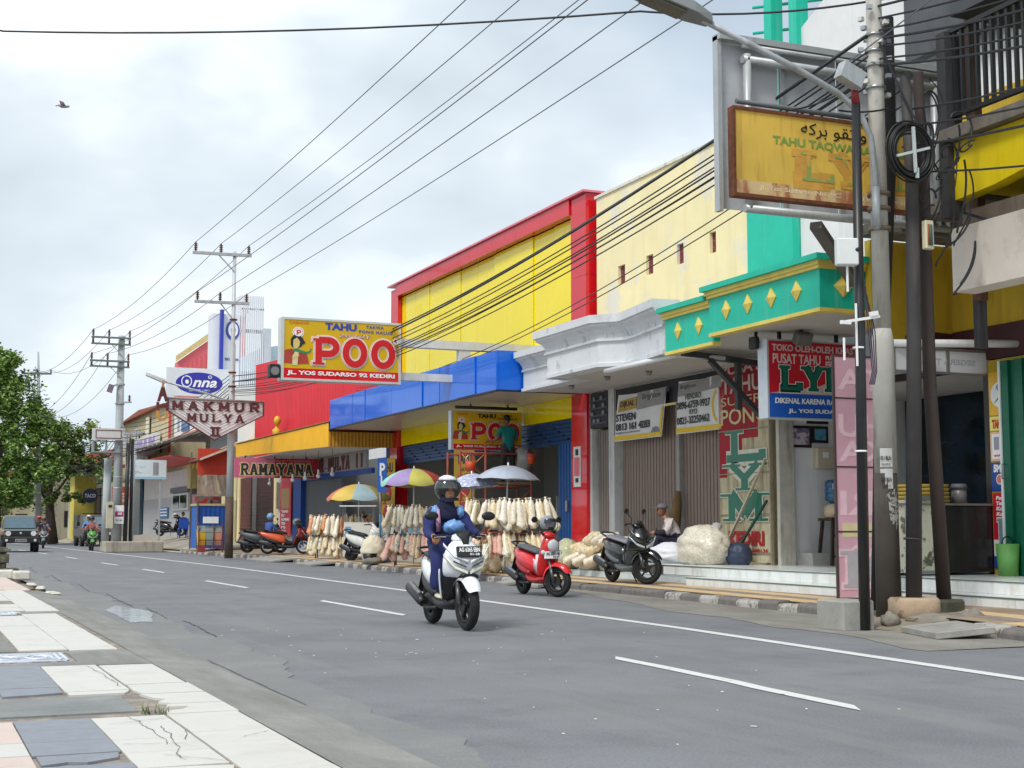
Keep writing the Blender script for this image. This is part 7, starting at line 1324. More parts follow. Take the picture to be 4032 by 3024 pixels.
def hand(parent, wrist, fwd, palm_n, m=None, curl=.5, side=1, s=1.0):
    """palm and five bent fingers; fwd = finger direction, palm_n = out of the palm"""
    m = m or skin_m; f = Vector(fwd).normalized(); n = Vector(palm_n).normalized(); n = (n - f * n.dot(f)).normalized(); w = f.cross(n) * side; W = Vector(wrist); mb = MB()
    P = W + f * .045 * s
    rg = [[W + f * a * s + w * (b * sx) * s + n * (c * sz) * s for b, c in ((-1, 0), (-.6, .8), (.6, .8), (1, 0), (.6, -.8), (-.6, -.8))] for a, sx, sz in ((-.01, .026, .02), (.03, .038, .016), (.075, .04, .014), (.09, .036, .012))]
    mb.loft(rg)
    for k, (o_, l) in enumerate(((-.03, .062), (-.01, .075), (.011, .07), (.031, .055))):
        b = W + f * .085 * s + w * o_ * s; d1 = (f * math.cos(curl * .6) + n * math.sin(curl * .6)); d2 = (f * math.cos(curl * 1.7) + n * math.sin(curl * 1.7)); d3 = (f * math.cos(curl * 2.8) + n * math.sin(curl * 2.8))
        p1 = b + d1 * l * .45 * s; p2 = p1 + d2 * l * .33 * s; p3 = p2 + d3 * l * .25 * s; mb.tube([b - f * .01, p1, p2, p3], [.0095 * s, .009 * s, .0085 * s, .006 * s], 8)
    b = W + f * .02 * s - w * .03 * s; p1 = b + (f * .6 - w * .8 + n * .3).normalized() * .04 * s; p2 = p1 + (f * .9 - w * .1 + n * .6).normalized() * .032 * s; mb.tube([b, p1, p2], [.014 * s, .011 * s, .008 * s], 8)
    return mb.build('hand', m, parent)
def head(parent, c, fwd, r=.1, m=None, hair=None, up=(0, 0, 1), hair_low=-.2, cut=.35):
    """head with brow, nose, mouth, ears and optional hair"""
    m = m or skin_m; f = Vector(fwd).normalized(); u = Vector(up).normalized(); f = (f - u * f.dot(u)).normalized(); s = u.cross(f); C = Vector(c); k = r / .1
    def W(a, b, z): return C + (f * a + s * b + u * z) * k
    mb = MB(); rings = []
    for z, fr_, bk, w in ((-.12, .055, .035, .04), (-.105, .078, .05, .052), (-.08, .088, .06, .064), (-.05, .09, .075, .071), (-.02, .088, .088, .076), (.01, .085, .096, .078), (.04, .092, .098, .078), (.07, .086, .092, .072), (.095, .066, .074, .056), (.113, .03, .035, .026)):
        rings.append([W(math.cos(t) * (fr_ if math.cos(t) > 0 else bk), math.sin(t) * w, z) for t in [2 * math.pi * i / 18 for i in range(18)]])
    mb.loft(rings)
    mb.loft([[W(.082, -.01, .022), W(.088, 0, .025), W(.082, .01, .022)], [W(.088, -.017, -.025), W(.112, 0, -.02), W(.088, .017, -.025)], [W(.084, -.012, -.034), W(.092, 0, -.036), W(.084, .012, -.034)]])
    for q in (-1, 1): mb.ell(W(-.005, q * .08, -.01), (.02 * k, .012 * k, .032 * k), 8, 6)
    o = mb.build('head', m, parent)
    e = MB()
    for q in (-1, 1): e.ell(W(.084, q * .032, .005), (.011 * k, .013 * k, .007 * k), 8, 6); e.bar(W(.09, q * .018, .026), W(.082, q * .05, .028), .006 * k, .006 * k)
    e.build('eyes', M('eye_dark', (36, 26, 22), .4), o)
    e = MB(); e.ell(W(.087, 0, -.062), (.008 * k, .024 * k, .007 * k), 8, 6); e.build('mouth', M('lips', (140, 74, 64), .5), o)
    if hair:
        h = MB().ell(W(-.006, 0, .03), 1, 16, 12, lambda d, p: (f * d.x * (.104 if d.x < 0 else .09) + s * d.y * .088 + u * d.z * .098) * k if (d.z > (cut if d.x > .1 else hair_low)) else (f * d.x * .06 + s * d.y * .06 + u * max(d.z, -.6) * .06) * k); h.build('hair', hair, o)
    return o
navy = M('cloth_navy', (26, 36, 92), .85, .12, 6, bump=.3, bscale=25); navy2 = M('cloth_navy2', (30, 40, 92), .85, .12, 6, bump=.3, bscale=25); shoe_m = M('shoe_cream', (206, 198, 176), .6, .1)
# rider of the white scooter (local coordinates of the scooter)
rd = thing('person', 'rider in navy clothes and black and white helmet on the white scooter', 'person', (5.71, 15.3, 0), HV, local=True)
Ln = lambda *p: [p[i:i + 2] for i in range(len(p) - 1)]
pel, sp1, che, nec = (-.2, 0, .86), (-.19, 0, 1.02), (-.15, 0, 1.2), (-.12, 0, 1.36)
arms, legs = [], []
for s_ in (-1, 1):
    arms.append([(*che, (.17, .13)), (-.14, s_ * .15, 1.28, .095), (-.12, s_ * .2, 1.24, .088), (.03, s_ * .265, 1.08, .062), (.2, s_ * .29, 1.03, .052), (.335, s_ * .285, 1.02, .036)])
    legs.append([(*pel, (.17, .14)), (-.1, s_ * .11, .86, .125), (.06, s_ * .155, .835, .115), (.2, s_ * .17, .78, .105), (.19, s_ * .18, .58, .105), (.14, s_ * .18, .40, .11)])
chains = [[(*pel, (.18, .15)), (*sp1, (.18, .15)), (*che, (.185, .15)), (-.12, 0, 1.33, .075), (-.1, 0, 1.42, .06)]] + arms + legs
skin_body(rd, chains, [(navy, [(pel, che), (che, nec)] + [(a[:3], b[:3]) for c in arms for a, b in zip(c, c[1:])]), (navy2, [(a[:3], b[:3]) for c in legs for a, b in zip(c[1:], c[2:])])])
MB().loft([[(-.12 + .12 * math.cos(t) * a, .13 * math.sin(t) * a, z) for t in [2 * math.pi * i / 16 for i in range(16)]] for z, a in ((1.18, 1.15), (1.26, 1.18), (1.33, .98), (1.40, .72), (1.46, .72))]).build('headscarf', M('scarf_navy', (20, 24, 54), .9, .15, 8, bump=.3), rd, sub=1)
hd_ = head(rd, (-.06, 0, 1.535), (1, .12, 0), .098)
hs_ = helmet_mesh((-.075, 0, 1.56), .152, (1, .12, 0), M('helmet_black', (26, 28, 30), .15, .05, coat=.7), black_pl, rd, M('visor_clear', (120, 128, 130), .05, .05, trans=.75))
MB().ell((-.085, 0, 1.575), (.156, .153, .15), 20, 10, lambda d, p: p if d.z > .58 else Vector((p.x * .8, p.y * .8, .58 * .15))).build('white_crown', M('helmet_white2', (214, 214, 220), .2, .25, 5, coat=.5, c2=(80, 70, 90), c2lo=.55, c2hi=.6, c2scale=9), hs_)
MB().loft([[(.0 + .1 * math.cos(t) , .105 * math.sin(t), z) for t in [R(-80 + 160 * i / 12) for i in range(13)]] for z in (1.425, 1.46)], closed=False, cap=False).build('chin_scarf', M('scarf_navy', (20, 24, 54)), rd)
for s_ in (-1, 1):
    hand(rd, (.325, s_ * .285, 1.035), (.75, -s_ * .0, -.35), (-.2, 0, -1), curl=.75, side=s_)
    MB().loft([[(.08, s_ * .175 - .045, .335), (.08, s_ * .175 + .045, .335), (.08, s_ * .175 + .04, .40), (.08, s_ * .175 - .04, .40)], [(.2, s_ * .18 - .05, .33), (.2, s_ * .18 + .05, .33), (.2, s_ * .18 + .04, .395), (.2, s_ * .18 - .04, .395)], [(.32, s_ * .19 - .035, .33), (.32, s_ * .19 + .035, .33), (.32, s_ * .19 + .03, .36), (.32, s_ * .19 - .03, .36)]]).build('shoe', shoe_m, rd, sub=1)
cr = random.Random(5)
bagm = M('bag_skyblue', (120, 166, 226), .35, .15, 9, trans=.1); tag(MB().ell((5.70, 15.3 - .16, 1.13), (.12, .1, .075), 16, 10, lambda d, p: p * (1 + .25 * math.sin(9 * d.x + 2) * math.sin(8 * d.z + 1) + .15 * math.sin(13 * d.y))).build('plastic_bag', bagm), 'crumpled sky blue plastic bag on the lap of the scooter rider', 'bag')
for s_, m in ((-1, bagm), (1, bagm)): MB().ell((-.06, s_ * .15, 1.30), (.055, .045, .07), 12, 9, lambda d, p: p * (1 + .2 * math.sin(8 * d.x + 6 * d.z))).build('shoulder_trim', m, rd)
MB().tube([(-.02, -.13, 1.33), (.0, -.13, 1.2), (-.03, -.12, 1.08)], [.02, .03, .025], 8).build('pink_strap', M('strap_pink', (190, 140, 170), .7), rd)
# seated man by the shutters
mn = thing('person', 'man in grey cap and pale shirt sitting by the shutters', 'person', (13.9, 24.35, .44))
shirt = M('shirt_pale', (206, 196, 196), .85, .08, 5, bump=.3, bscale=20); trou = M('trouser_navy', (30, 30, 52), .85, .15)
F_ = Vector((-.9, .42, 0)).normalized(); S_ = Vector((0, 0, 1)).cross(F_)
def L3(a, b, z): v = Vector((13.95, 24.4, .44)) + F_ * a * 1.05 + S_ * b * 1.1; return (v.x, v.y, .44 + z * .96)
pel = L3(0, 0, .43); ch_ = L3(.2, 0, .74); nk = L3(.3, 0, .9)
arms = [[(*ch_, (.2, .16)), (*L3(.24, s_ * .18, .82), .085), (*L3(.3, s_ * .24, .62), .068), (*L3(.5, s_ * .12, .60), .045), (*L3(.56, s_ * .06, .60), .035)] for s_ in (-1, 1)]
legs = [[(*pel, (.17, .13)), (*L3(.12, s_ * .11, .42), .11), (*L3(.48, s_ * .14, .52), .085), (*L3(.46, s_ * .13, .25), .07), (*L3(.42, s_ * .13, .06), .055)] for s_ in (-1, 1)]
skin_body(mn, [[(*pel, (.17, .13)), (*L3(.1, 0, .58), (.19, .16)), (*ch_, (.2, .16)), (*nk, .06), (*L3(.34, 0, .98), .05)]] + arms + legs, [(shirt, [(pel, ch_), (ch_, L3(.27, 0, .85))] + [(c[0][:3], c[1][:3]) for c in arms] + [(c[1][:3], c[2][:3]) for c in arms]), (M('sleeve_black', (30, 28, 40), .8), [(c[2][:3], c[3][:3]) for c in arms]), (skin_m, [(L3(.3, 0, .92), L3(.34, 0, .98))] + [(c[3][:3], c[4][:3]) for c in arms]), (trou, [(a[:3], b[:3]) for c in legs for a, b in zip(c[1:], c[2:])])])
skin_d = M('skin_tan', (140, 90, 66), .55, .05); head(mn, L3(.37, 0, 1.07), F_, .098, skin_d, M('hair_grey', (60, 56, 54), .8))
capm = M('cap_grey', (112, 112, 122), .8, .1); cpt = MB().ell(L3(.36, 0, 1.12), (.112, .112, .085), 16, 8, lambda d, p: Vector((p.x, p.y, max(p.z, -.02)))).build('cap', capm, mn); v0 = Vector(L3(.4, 0, 1.115)); MB().prism([v0 + S_ * .08, v0 + F_ * .1 + S_ * .075, v0 + F_ * .14, v0 + F_ * .1 - S_ * .075, v0 - S_ * .08], (0, 0, .014), 0).build('brim', capm, cpt)
for s_ in (-1, 1): hand(mn, L3(.55, s_ * .07, .6), F_ * .8 - S_ * s_ * .5, (0, 0, -1), skin_d, .5, s_); MB().loft([[Vector(L3(a, s_ * .13 + b * w, z)) for b, z in ((-1, .0), (1, .0), (.8, h), (-.8, h))] for a, w, h in ((.36, .04, .09), (.5, .05, .07), (.62, .035, .03))]).build('sandal', M('sandal', (50, 42, 40), .7), mn)
# worker on the scaffold, back to the camera
wk = thing('person', 'worker in teal shirt standing on the scaffold with his back turned', 'person', (13.55, 32.2, 2.24)); tealc = M('shirt_teal', (14, 120, 122), .85, .1, 5, bump=.3, bscale=20); trg = M('trouser_dark', (52, 48, 50), .85, .15)
def L4(a, b, z): return (13.55 + a, 32.2 + b, 2.24 + z)
pel = L4(0, 0, .86); ch_ = L4(0, .05, 1.2); nk = L4(0, .07, 1.36)
arms = [[(*ch_, (.17, .12)), (*L4(s_ * .18, .05, 1.3), .07), (*L4(s_ * .27, .08, 1.04), .055), (*L4(s_ * (.32 if s_ < 0 else .2), .34, 1.0), .042), (*L4(s_ * (.33 if s_ < 0 else .18), .4, 1.02), .032)] for s_ in (-1, 1)]
legs = [[(*pel, (.16, .12)), (*L4(s_ * .1, 0, .8), .1), (*L4(s_ * .12, .03, .46), .075), (*L4(s_ * .12, -.02, .1), .055)] for s_ in (-1, 1)]
skin_body(wk, [[(*pel, (.16, .12)), (*L4(0, .02, 1.02), (.155, .12)), (*ch_, (.17, .12)), (*nk, .06), (*L4(0, .08, 1.44), .052)]] + arms + legs, [(tealc, [(pel, ch_), (ch_, nk)] + [(c[0][:3], c[1][:3]) for c in arms] + [(c[1][:3], (Vector(c[1][:3]).lerp(Vector(c[2][:3]), .6))) for c in arms]), (skin_d, [(Vector(c[1][:3]).lerp(Vector(c[2][:3]), .75), c[2][:3]) for c in arms] + [(c[2][:3], c[4][:3]) for c in arms] + [(L4(0, .08, 1.39), L4(0, .08, 1.44))]), (trg, [(a[:3], b[:3]) for c in legs for a, b in zip(c[1:], c[2:])])])
head(wk, L4(0, .09, 1.53), (-.35, 1, 0), .1, skin_d, M('hair_black', (24, 22, 22), .7), hair_low=-.75, cut=.3)
for s_ in (-1, 1): hand(wk, L4(s_ * (.33 if s_ < 0 else .18), .4, 1.02), (0, 1, .1), (0, 0, -1), skin_d, .4, s_); MB().ell(L4(s_ * .12, .05, .05), (.05, .13, .05), 10, 6).build('shoe', black_pl, wk)
def simple_person(label, loc, rz, top_m, leg_m, seated=False, hair=True, helm=None, sk=None, scale=1.0, bigr=1.0):
    """standing or riding figure: one skinned body, head, hands"""
    t = thing('person', label, 'person', loc, rz, local=True); sk = sk or skin_d
    if seated: pel, sp_, ch, nk, hd = (0, 0, 0), (.01, 0, .17), (.05, 0, .36), (.08, 0, .52), (.12, 0, .68)
    else: pel, sp_, ch, nk, hd = (0, 0, .9), (0, 0, 1.05), (.01, 0, 1.24), (.02, 0, 1.4), (.04, 0, 1.56)
    arms, legs = [], []
    for s_ in (-1, 1):
        if seated: arms.append([(*ch, (.17, .12)), (.06, s_ * .18, .44, .07), (.2, s_ * .28, .22, .055), (.48, s_ * .33, .17, .04)]); legs.append([(*pel, (.17, .13)), (.08, s_ * .12, 0, .11), (.38, s_ * .16, -.06, .09), (.33, s_ * .16, -.46, .065)])
        else: arms.append([(*ch, (.17, .12)), (.0, s_ * .18, 1.32, .07), (.02, s_ * .24, 1.06, .055), (.14, s_ * .22, .88, .04)]); legs.append([(*pel, (.16, .12)), (0, s_ * .1, .84, .1), (.02, s_ * .11, .47, .075), (-.02, s_ * .11, .08, .055)])
    skin_body(t, [[(*pel, (.17, .13)), (*sp_, (.16, .12)), (*ch, (.17, .12)), (*nk, .055)]] + arms + legs, [(top_m, [(pel, ch), (ch, nk)] + [(a[:3], b[:3]) for c in arms for a, b in zip(c[:3], c[1:3])]), (sk, [(c[2][:3], c[3][:3]) for c in arms]), (leg_m, [(a[:3], b[:3]) for c in legs for a, b in zip(c[1:], c[2:])])], sub=1)
    head(t, hd, (1, 0, 0), .1, sk, None if helm else M('hair_black', (24, 22, 22)))
    if helm: helmet_mesh((hd[0] - .01, 0, hd[2] + .03), .14, (1, 0, 0), helm, helm, t, M('visor_smoke', (60, 66, 70)))
    for c, s_ in zip(arms, (-1, 1)): hand(t, c[-1][:3], (1, 0, -.2) if seated else (.3, 0, -1), (0, 0, -1) if seated else (1, 0, 0), sk, .6, s_)
    for c, s_ in zip(legs, (-1, 1)): MB().ell((c[-1][0] + .08, c[-1][1], c[-1][2] - .06), (.13, .05, .04), 10, 6).build('shoe', black_pl, t)
    return t
def on_bike(bx, by, bz, h, back): return (bx - math.cos(h) * back, by - math.sin(h) * back, bz + .86)
h8 = math.radians(-92); h9 = math.radians(-94)
cl = lambda n, c: M('cloth_' + n, c, .85, .15, 5)
simple_person('driver in red and white shirt on the green scooter', on_bike(8.4, 72.6, 0, h8, .18), h8, cl('redwhite', (170, 110, 106)), cl('dark', (40, 40, 46)), True, helm=M('helmet_dark', (40, 40, 44), .3))
simple_person('passenger in light blue with white cap helmet on the green scooter', (on_bike(8.4, 72.6, 0, h8, .52)[0] - .12, on_bike(8.4, 72.6, 0, h8, .52)[1], .9), h8, cl('sky', (70, 140, 200)), cl('dark', (40, 40, 46)), True, helm=M('helmet_white', (206, 206, 200)))
simple_person('driver in patterned jacket on the motorbike behind the boxy car', on_bike(6.9, 81.5, 0, h9, .18), h9, M('cloth_pattern', (120, 116, 130), .85, .2, 12, c2=(50, 50, 60), c2lo=.48, c2hi=.55, c2scale=10), cl('dark', (40, 40, 46)), True, helm=M('helmet_maroon', (120, 70, 74), .3))
simple_person('passenger in orange helmet behind the motorbike driver', (on_bike(6.9, 81.5, 0, h9, .5)[0] - .25, on_bike(6.9, 81.5, 0, h9, .5)[1], .92), h9, cl('plum', (60, 40, 56)), cl('dark', (40, 40, 46)), True, helm=M('helmet_orange', (214, 80, 60), .3))
simple_person('person in blue with light blue helmet beside the maroon scooter', (11.95, 50.6, .8), math.radians(20), cl('denim', (54, 84, 150)), cl('jean', (120, 140, 180)), True, helm=M('helmet_blue', (110, 150, 190), .3))
simple_person('person in dark shirt standing inside the yellow shop', (15.4, 32.0, .3), math.radians(100), cl('charcoal', (44, 46, 50)), cl('dark', (40, 40, 46)))
bc = thing('plastic_chair', 'blue plastic chair on the far forecourt', 'chair', (13.3, 75.4, .6)); chm = M('chair_blue', (24, 74, 170), .45)
MB().mm(13.05, 13.55, 75.1, 75.6, 1.04, 1.09).build('seat', chm, bc); MB().mm(13.05, 13.55, 75.08, 75.14, 1.09, 1.6).build('backrest', chm, bc)
for x in (13.08, 13.52):
    for y in (75.12, 75.58): MB().bar((x, y, .6), (x, y, 1.05), .035).build('leg', chm, bc)
simple_person('person in black sitting on the blue forecourt chair', (13.3, 75.35, 1.15), math.radians(80), cl('blk', (30, 30, 34)), cl('dark', (40, 40, 46)), True)
# bird in the sky
bd_ = thing('bird', 'small grey bird flying in the upper left sky', 'bird', (2.66, 30, 9.78)); MB().ell((2.66, 30, 9.78), (.1, .035, .032), 10, 8).ell((2.75, 30, 9.79), (.03, .025, .025), 8, 6).build('body', M('bird_dark', (150, 138, 146), .8), bd_)
for s_ in (-1, 1): MB().prism([(2.7, 30, 9.79), (2.6, 30, 9.79), (2.56, 30 + s_ * .14, 9.85), (2.64, 30 + s_ * .22, 9.8)], (0, 0, .012), 0).build('wing', M('bird_wing', (170, 160, 170), .8), bd_)
MB().prism([(2.57, 29.98, 9.78), (2.57, 30.02, 9.78), (2.5, 30.03, 9.77), (2.5, 29.97, 9.77)], (0, 0, .01), 0).build('tail', M('bird_wing', (86, 76, 78)), bd_)
# ============================================================ street stalls
AX = Vector((.92, -.39, 0)); BX = Vector((-.39, -.92, 0))       # along the stall front, towards the road
def parasol(label, base, h, r, cols_, tilt=(0, 0), drop=.32, z0=.17, scallop=True):
    t = thing('parasol', label, 'parasol', (base[0], base[1], z0)); top = Vector((base[0] + tilt[0], base[1] + tilt[1], h)); n = len(cols_); b0 = Vector((base[0], base[1], z0)); ax = (top - b0).normalized()
    MB().tube([b0, top + ax * .06], [.02, .016], 8).build('pole', white_pt, t)
    u = ax.orthogonal().normalized(); v = ax.cross(u)
    prof_ = [(0, 0), (.22, .02), (.45, .075), (.68, .165), (.86, .27), (1.0, .39)]
    for k in range(n):
        mb = MB(); vs = []; m_ = 5
        for (q, dz) in prof_:
            for i in range(m_ + 1):
                a = 2 * math.pi * (k + i / m_) / n + .3; e_ = math.sin(math.pi * i / m_); rr = r * q * (1 - .05 * e_)
                vs.append(top + (u * math.cos(a) + v * math.sin(a)) * rr - ax * (r * dz * drop / .39 * 1.05 - .015 * e_ * q))
        if scallop:
            for i in range(m_ + 1):
                a = 2 * math.pi * (k + i / m_) / n + .3; e_ = math.sin(math.pi * i / m_); vs.append(top + (u * math.cos(a) + v * math.sin(a)) * r * (1 - .05 * e_) - ax * (r * drop * 1.05 + .05 + .05 * e_))
        rows = len(prof_) + (1 if scallop else 0)
        mb.add(vs, [(j * (m_ + 1) + i, j * (m_ + 1) + i + 1, (j + 1) * (m_ + 1) + i + 1, (j + 1) * (m_ + 1) + i) for j in range(rows - 1) for i in range(m_)], True)
        mb.build('canopy_panel', cols_[k], t)
        a = 2 * math.pi * k / n + .3; d = u * math.cos(a) + v * math.sin(a)
        MB().tube([top - ax * .02, top + d * r * .5 - ax * (r * .1 * drop / .39 + .02), top + d * r - ax * (r * drop * 1.05 + .01)], .006, 4).build('rib', steel, t)
    return t
fab = lambda n, c: M('fabric_' + n, c, .7, .06, 4, trans=.05)
bagcols = [M('cracker_cream', (228, 210, 176), .25, .1, 16, bump=.6, bscale=40, c2=(206, 184, 144), c2lo=.5, c2hi=.6, c2scale=22), M('cracker_white', (232, 224, 206), .22, .08, 16, bump=.6, bscale=40, c2=(216, 202, 176), c2lo=.5, c2hi=.6, c2scale=22), M('cracker_pink', (228, 166, 150), .25, .12, 16, bump=.6, bscale=40, c2=(224, 198, 178), c2lo=.48, c2hi=.58, c2scale=22), M('cracker_orange', (206, 130, 90), .45, .12, 16, bump=.6, bscale=40, c2=(216, 176, 130), c2lo=.5, c2hi=.6, c2scale=20), M('cracker_print', (226, 216, 190), .2, .1, 14, bump=.6, bscale=40, c2=(206, 186, 90), c2lo=.54, c2hi=.58, c2scale=9, dirt=.8, dirtc=(120, 160, 190), dscale=(4, 4, 4), dlo=.56, dhi=.6)]
bag_src = {}
def cracker_bag(loc, tiltx, tilty, rz, m, sc, label, group):
    k = m.name
    if k not in bag_src:
        rn = random.Random(len(bag_src)); rings = []
        for z, a in ((.03, .03), (0, .012), (-.04, .034), (-.09, .05), (-.2, .056), (-.32, .062), (-.42, .068), (-.5, .074), (-.545, .072), (-.56, .05), (-.565, .01)):
            rings.append([(a * math.cos(t) * (1 + .18 * math.sin(3 * t + z * 17)), a * .8 * math.sin(t) * (1 + .16 * math.sin(4 * t + z * 23)), z + (.035 * math.sin(2 * t + 1) if z < -.5 else 0)) for t in [2 * math.pi * i / 12 for i in range(12)]])
        o = MB().loft(rings).build('cracker_bag', m); bag_src[k] = o
    else: o = bag_src[k].copy(); col.objects.link(o)
    o.location = loc; o.rotation_euler = (tiltx, tilty, rz); o.scale = sc; return tag(o, label, 'cracker bag', group)
def stall(label, c, w, tiers, blab, grp, z0=.17, mixes=((0, 1), (0, 2)), zt=1.55):
    t = thing('snack_rack', label, 'rack', (c[0], c[1], z0)); C = Vector((c[0], c[1], 0)); rk = M('rack_metal', (86, 72, 66), .7, .2)
    for a in (-w * .42, w * .42):
        for b in (-.22, .22): p = C + AX * a + BX * b; MB().bar((p.x, p.y, z0), (p.x, p.y, zt + .08), .03).build('post', rk, t)
    for z in tiers:
        P = [C + AX * a + BX * b + Vector((0, 0, z)) for a, b in ((-w / 2, -.3), (-w / 2, .3), (w / 2, .3), (w / 2, -.3), (-w / 2, -.3))]
        for p, q in zip(P, P[1:]): MB().bar(p, q, .025).build('rail', rk, t)
        MB().bar(P[0].lerp(P[3], .5), P[1].lerp(P[2], .5), .025).build('rail', rk, t)
    rn = random.Random(int(c[0] * 100 + c[1]))
    for ti, z in enumerate(tiers):
        n = int(w / .095); mx = mixes[min(ti, len(mixes) - 1)]
        lab = blab % ('upper' if ti == 0 else 'lower'); g_ = grp % ('upper' if ti == 0 else 'lower')
        for layer, (bo, dz) in enumerate(((.33, 0), (.24, -.02))):
            for i in range(n):
                if rn.random() < .1: continue
                a = -w / 2 + w * (i + .5 + .4 * layer + rn.uniform(-.25, .25)) / n; p = C + AX * a + BX * (bo + rn.uniform(-.03, .03)); m = bagcols[4 if rn.random() < .16 else (mx[0] if rn.random() < .62 else mx[1])]; s_ = rn.uniform(.78, 1.18)
                cracker_bag((p.x, p.y, z + dz + rn.uniform(-.06, .03)), rn.uniform(-.12, .12) - (.22 if layer == 0 else .0), rn.uniform(-.14, .14) - .5 * a / w, math.atan2(AX.y, AX.x) + rn.uniform(-.3, .3), m, (s_ * rn.uniform(.95, 1.3), s_ * 1.05, s_ * rn.uniform(.85, 1.08) * (1 if ti == 0 else .92)), lab, g_)
        for sgn in (-1, 1):
            for i in range(3): p = C + AX * (sgn * (w / 2 + .05)) + BX * (.15 - .17 * i); cracker_bag((p.x, p.y, z), 0, -sgn * .2, rn.uniform(0, 3), bagcols[mx[0]], (1, 1, .9), lab, g_)
    return t
stall('metal rack of hanging snack bags left of the parking sign', (12.55, 43.4), 1.75, (1.5, .86), 'clear bag of crackers hanging in the %s row of the leftmost rack', '%s row bags of the leftmost rack', mixes=((1, 3), (0, 1)))
stall('metal rack of hanging snack bags behind the scooter rider', (12.0, 34.1), 1.6, (1.66, .95), 'clear bag of crackers hanging in the %s row of the middle rack', '%s row bags of the middle rack', mixes=((1, 0), (2, 0)))
stall('metal rack of hanging snack bags behind the red scooter', (11.75, 27.9), 1.65, (1.72, 1.0), 'clear bag of crackers hanging in the %s row of the rack behind the red scooter', '%s row bags behind the red scooter', mixes=((1, 0), (0, 2)))
parasol('pastel parasol with pink, blue and yellow panels over the leftmost rack', (12.75, 42.1), 2.46, 1.0, [fab('sky', (170, 196, 206)), fab('olive', (196, 180, 110)), fab('coral', (206, 120, 100)), fab('gold', (216, 186, 90)), fab('sky', (0, 0, 0)), fab('olive', (0, 0, 0)), fab('pale', (206, 206, 200)), fab('pink', (224, 200, 200))], drop=.42)
tag(MB().ell((9.66, 21.6, .52), (.1, .12, .16), 14, 10, lambda d, p: p * (1 + .15 * math.sin(6 * d.x + 5 * d.z) + .1 * math.sin(9 * d.y))).build('shopping_bag', M('bag_white_thin', (226, 222, 224), .3, .05, trans=.15)), 'white plastic shopping bag hung in the footwell of the red scooter', 'bag')
parasol('striped parasol with purple, yellow and red panels over the middle rack', (12.15, 35.2), 2.66, .88, [fab('lemon', (206, 200, 100)), fab('brick', (196, 78, 72)), fab('mint', (150, 206, 190)), fab('lilac', (160, 140, 190)), fab('lemon', (0, 0, 0)), fab('brick', (0, 0, 0)), fab('mint', (0, 0, 0)), fab('lilac', (0, 0, 0))], drop=.42)
silver = M('fabric_silver', (178, 186, 200), .35, .05, 3, metal=.3); dots = M('fabric_dots', (150, 158, 184), .6, .1, 3, c2=(206, 210, 224), c2lo=.5, c2hi=.54, c2scale=16)
parasol('large silver parasol over the rack behind the red scooter', (11.85, 28.35), 2.46, .7, [silver] * 8, tilt=(.06, -.05), drop=.42, scallop=False)
parasol('pale spotted umbrella half behind the large silver parasol', (11.5, 29.0), 2.3, .6, [dots] * 8, tilt=(-.12, .1), drop=.5, scallop=False)
def sack(name, label, c, rad, m, seed, cat='sack', knot=None):
    rn = random.Random(seed); ph = [rn.uniform(0, 6) for _ in range(5)]
    def fn(d, p):
        q = p * (1 + .03 * math.sin(5 * d.x + ph[0]) * math.sin(4 * d.y + ph[1]) + .025 * math.sin(9 * d.z + 4 * d.x + ph[2]))
        w_ = mnoise.noise(d * 3.2 + Vector((seed, 0, 0))); q *= 1 + .05 * (1 - abs(w_) * 2.2) + .05 * mnoise.noise(d * 9 + Vector((0, seed, 0))) + .025 * mnoise.noise(d * 22); q.z = max(q.z, -rad[2] * .72); return q
    t = thing(name, label, cat, (c[0], c[1], c[2])); MB().ell((c[0], c[1], c[2] + rad[2] * .72), Vector(rad) * .94, 44, 30, fn).build('bag', m, t)
    if knot: k = Vector((c[0], c[1], c[2])) + Vector(knot); MB().tube([k - Vector((0, 0, .12)), k, k + Vector((.05, .05, .1))], [.12, .03, .1], 8).build('tied_neck', M('clear_neck', (214, 214, 210), .2, .08, trans=.4), t)
    return t
clearb = M('clear_bag', (214, 206, 188), .22, .1, 6, bump=.7, bscale=20, c2=(232, 226, 208), c2lo=.46, c2hi=.54, c2scale=24, trans=.08); whiteb = M('white_sack', (222, 224, 230), .6, .06, 4, bump=.4, bscale=12)
sack('white_sack', 'plump white sack lying on the step beside the seated man', (13.25, 23.6, .44), (.42, .5, .24), whiteb, 2); sack('cracker_sack', 'huge clear sack of pale crackers leaning by the tall shop panel', (13.3, 22.45, .44), (.48, .6, .44), clearb, 3, knot=(.1, -.25, .62)); sack('blue_sack', 'small dark blue bag tucked behind the huge clear sack', (13.7, 21.95, .44), (.25, .25, .25), M('bag_navy', (50, 62, 86), .5, .1), 8)
for i, (x, y, z, a, b, c_, m, lab) in enumerate([(12.75, 25.9, .28, .3, .34, .34, clearb, 'lumpy clear sack of crackers nearest the red pillar'), (12.85, 25.2, .28, .34, .36, .42, clearb, 'tall clear sack of crackers in the middle of the step pile'), (12.9, 24.65, .28, .3, .3, .4, clearb, 'clear sack of crackers right behind the black scooter'), (12.6, 26.8, .28, .32, .36, .36, M('clear_green', (196, 196, 160), .25, .1, 5, trans=.15), 'greenish empty plastic sack at the left of the step pile'), (13.3, 26.3, .44, .24, .26, .24, M('bag_black', (40, 38, 48), .4), 'black plastic bag on top behind the sack pile')]): sack('cracker_sack', lab, (x, y, z), (a, b, c_), m, 20 + i)
rn = random.Random(3)
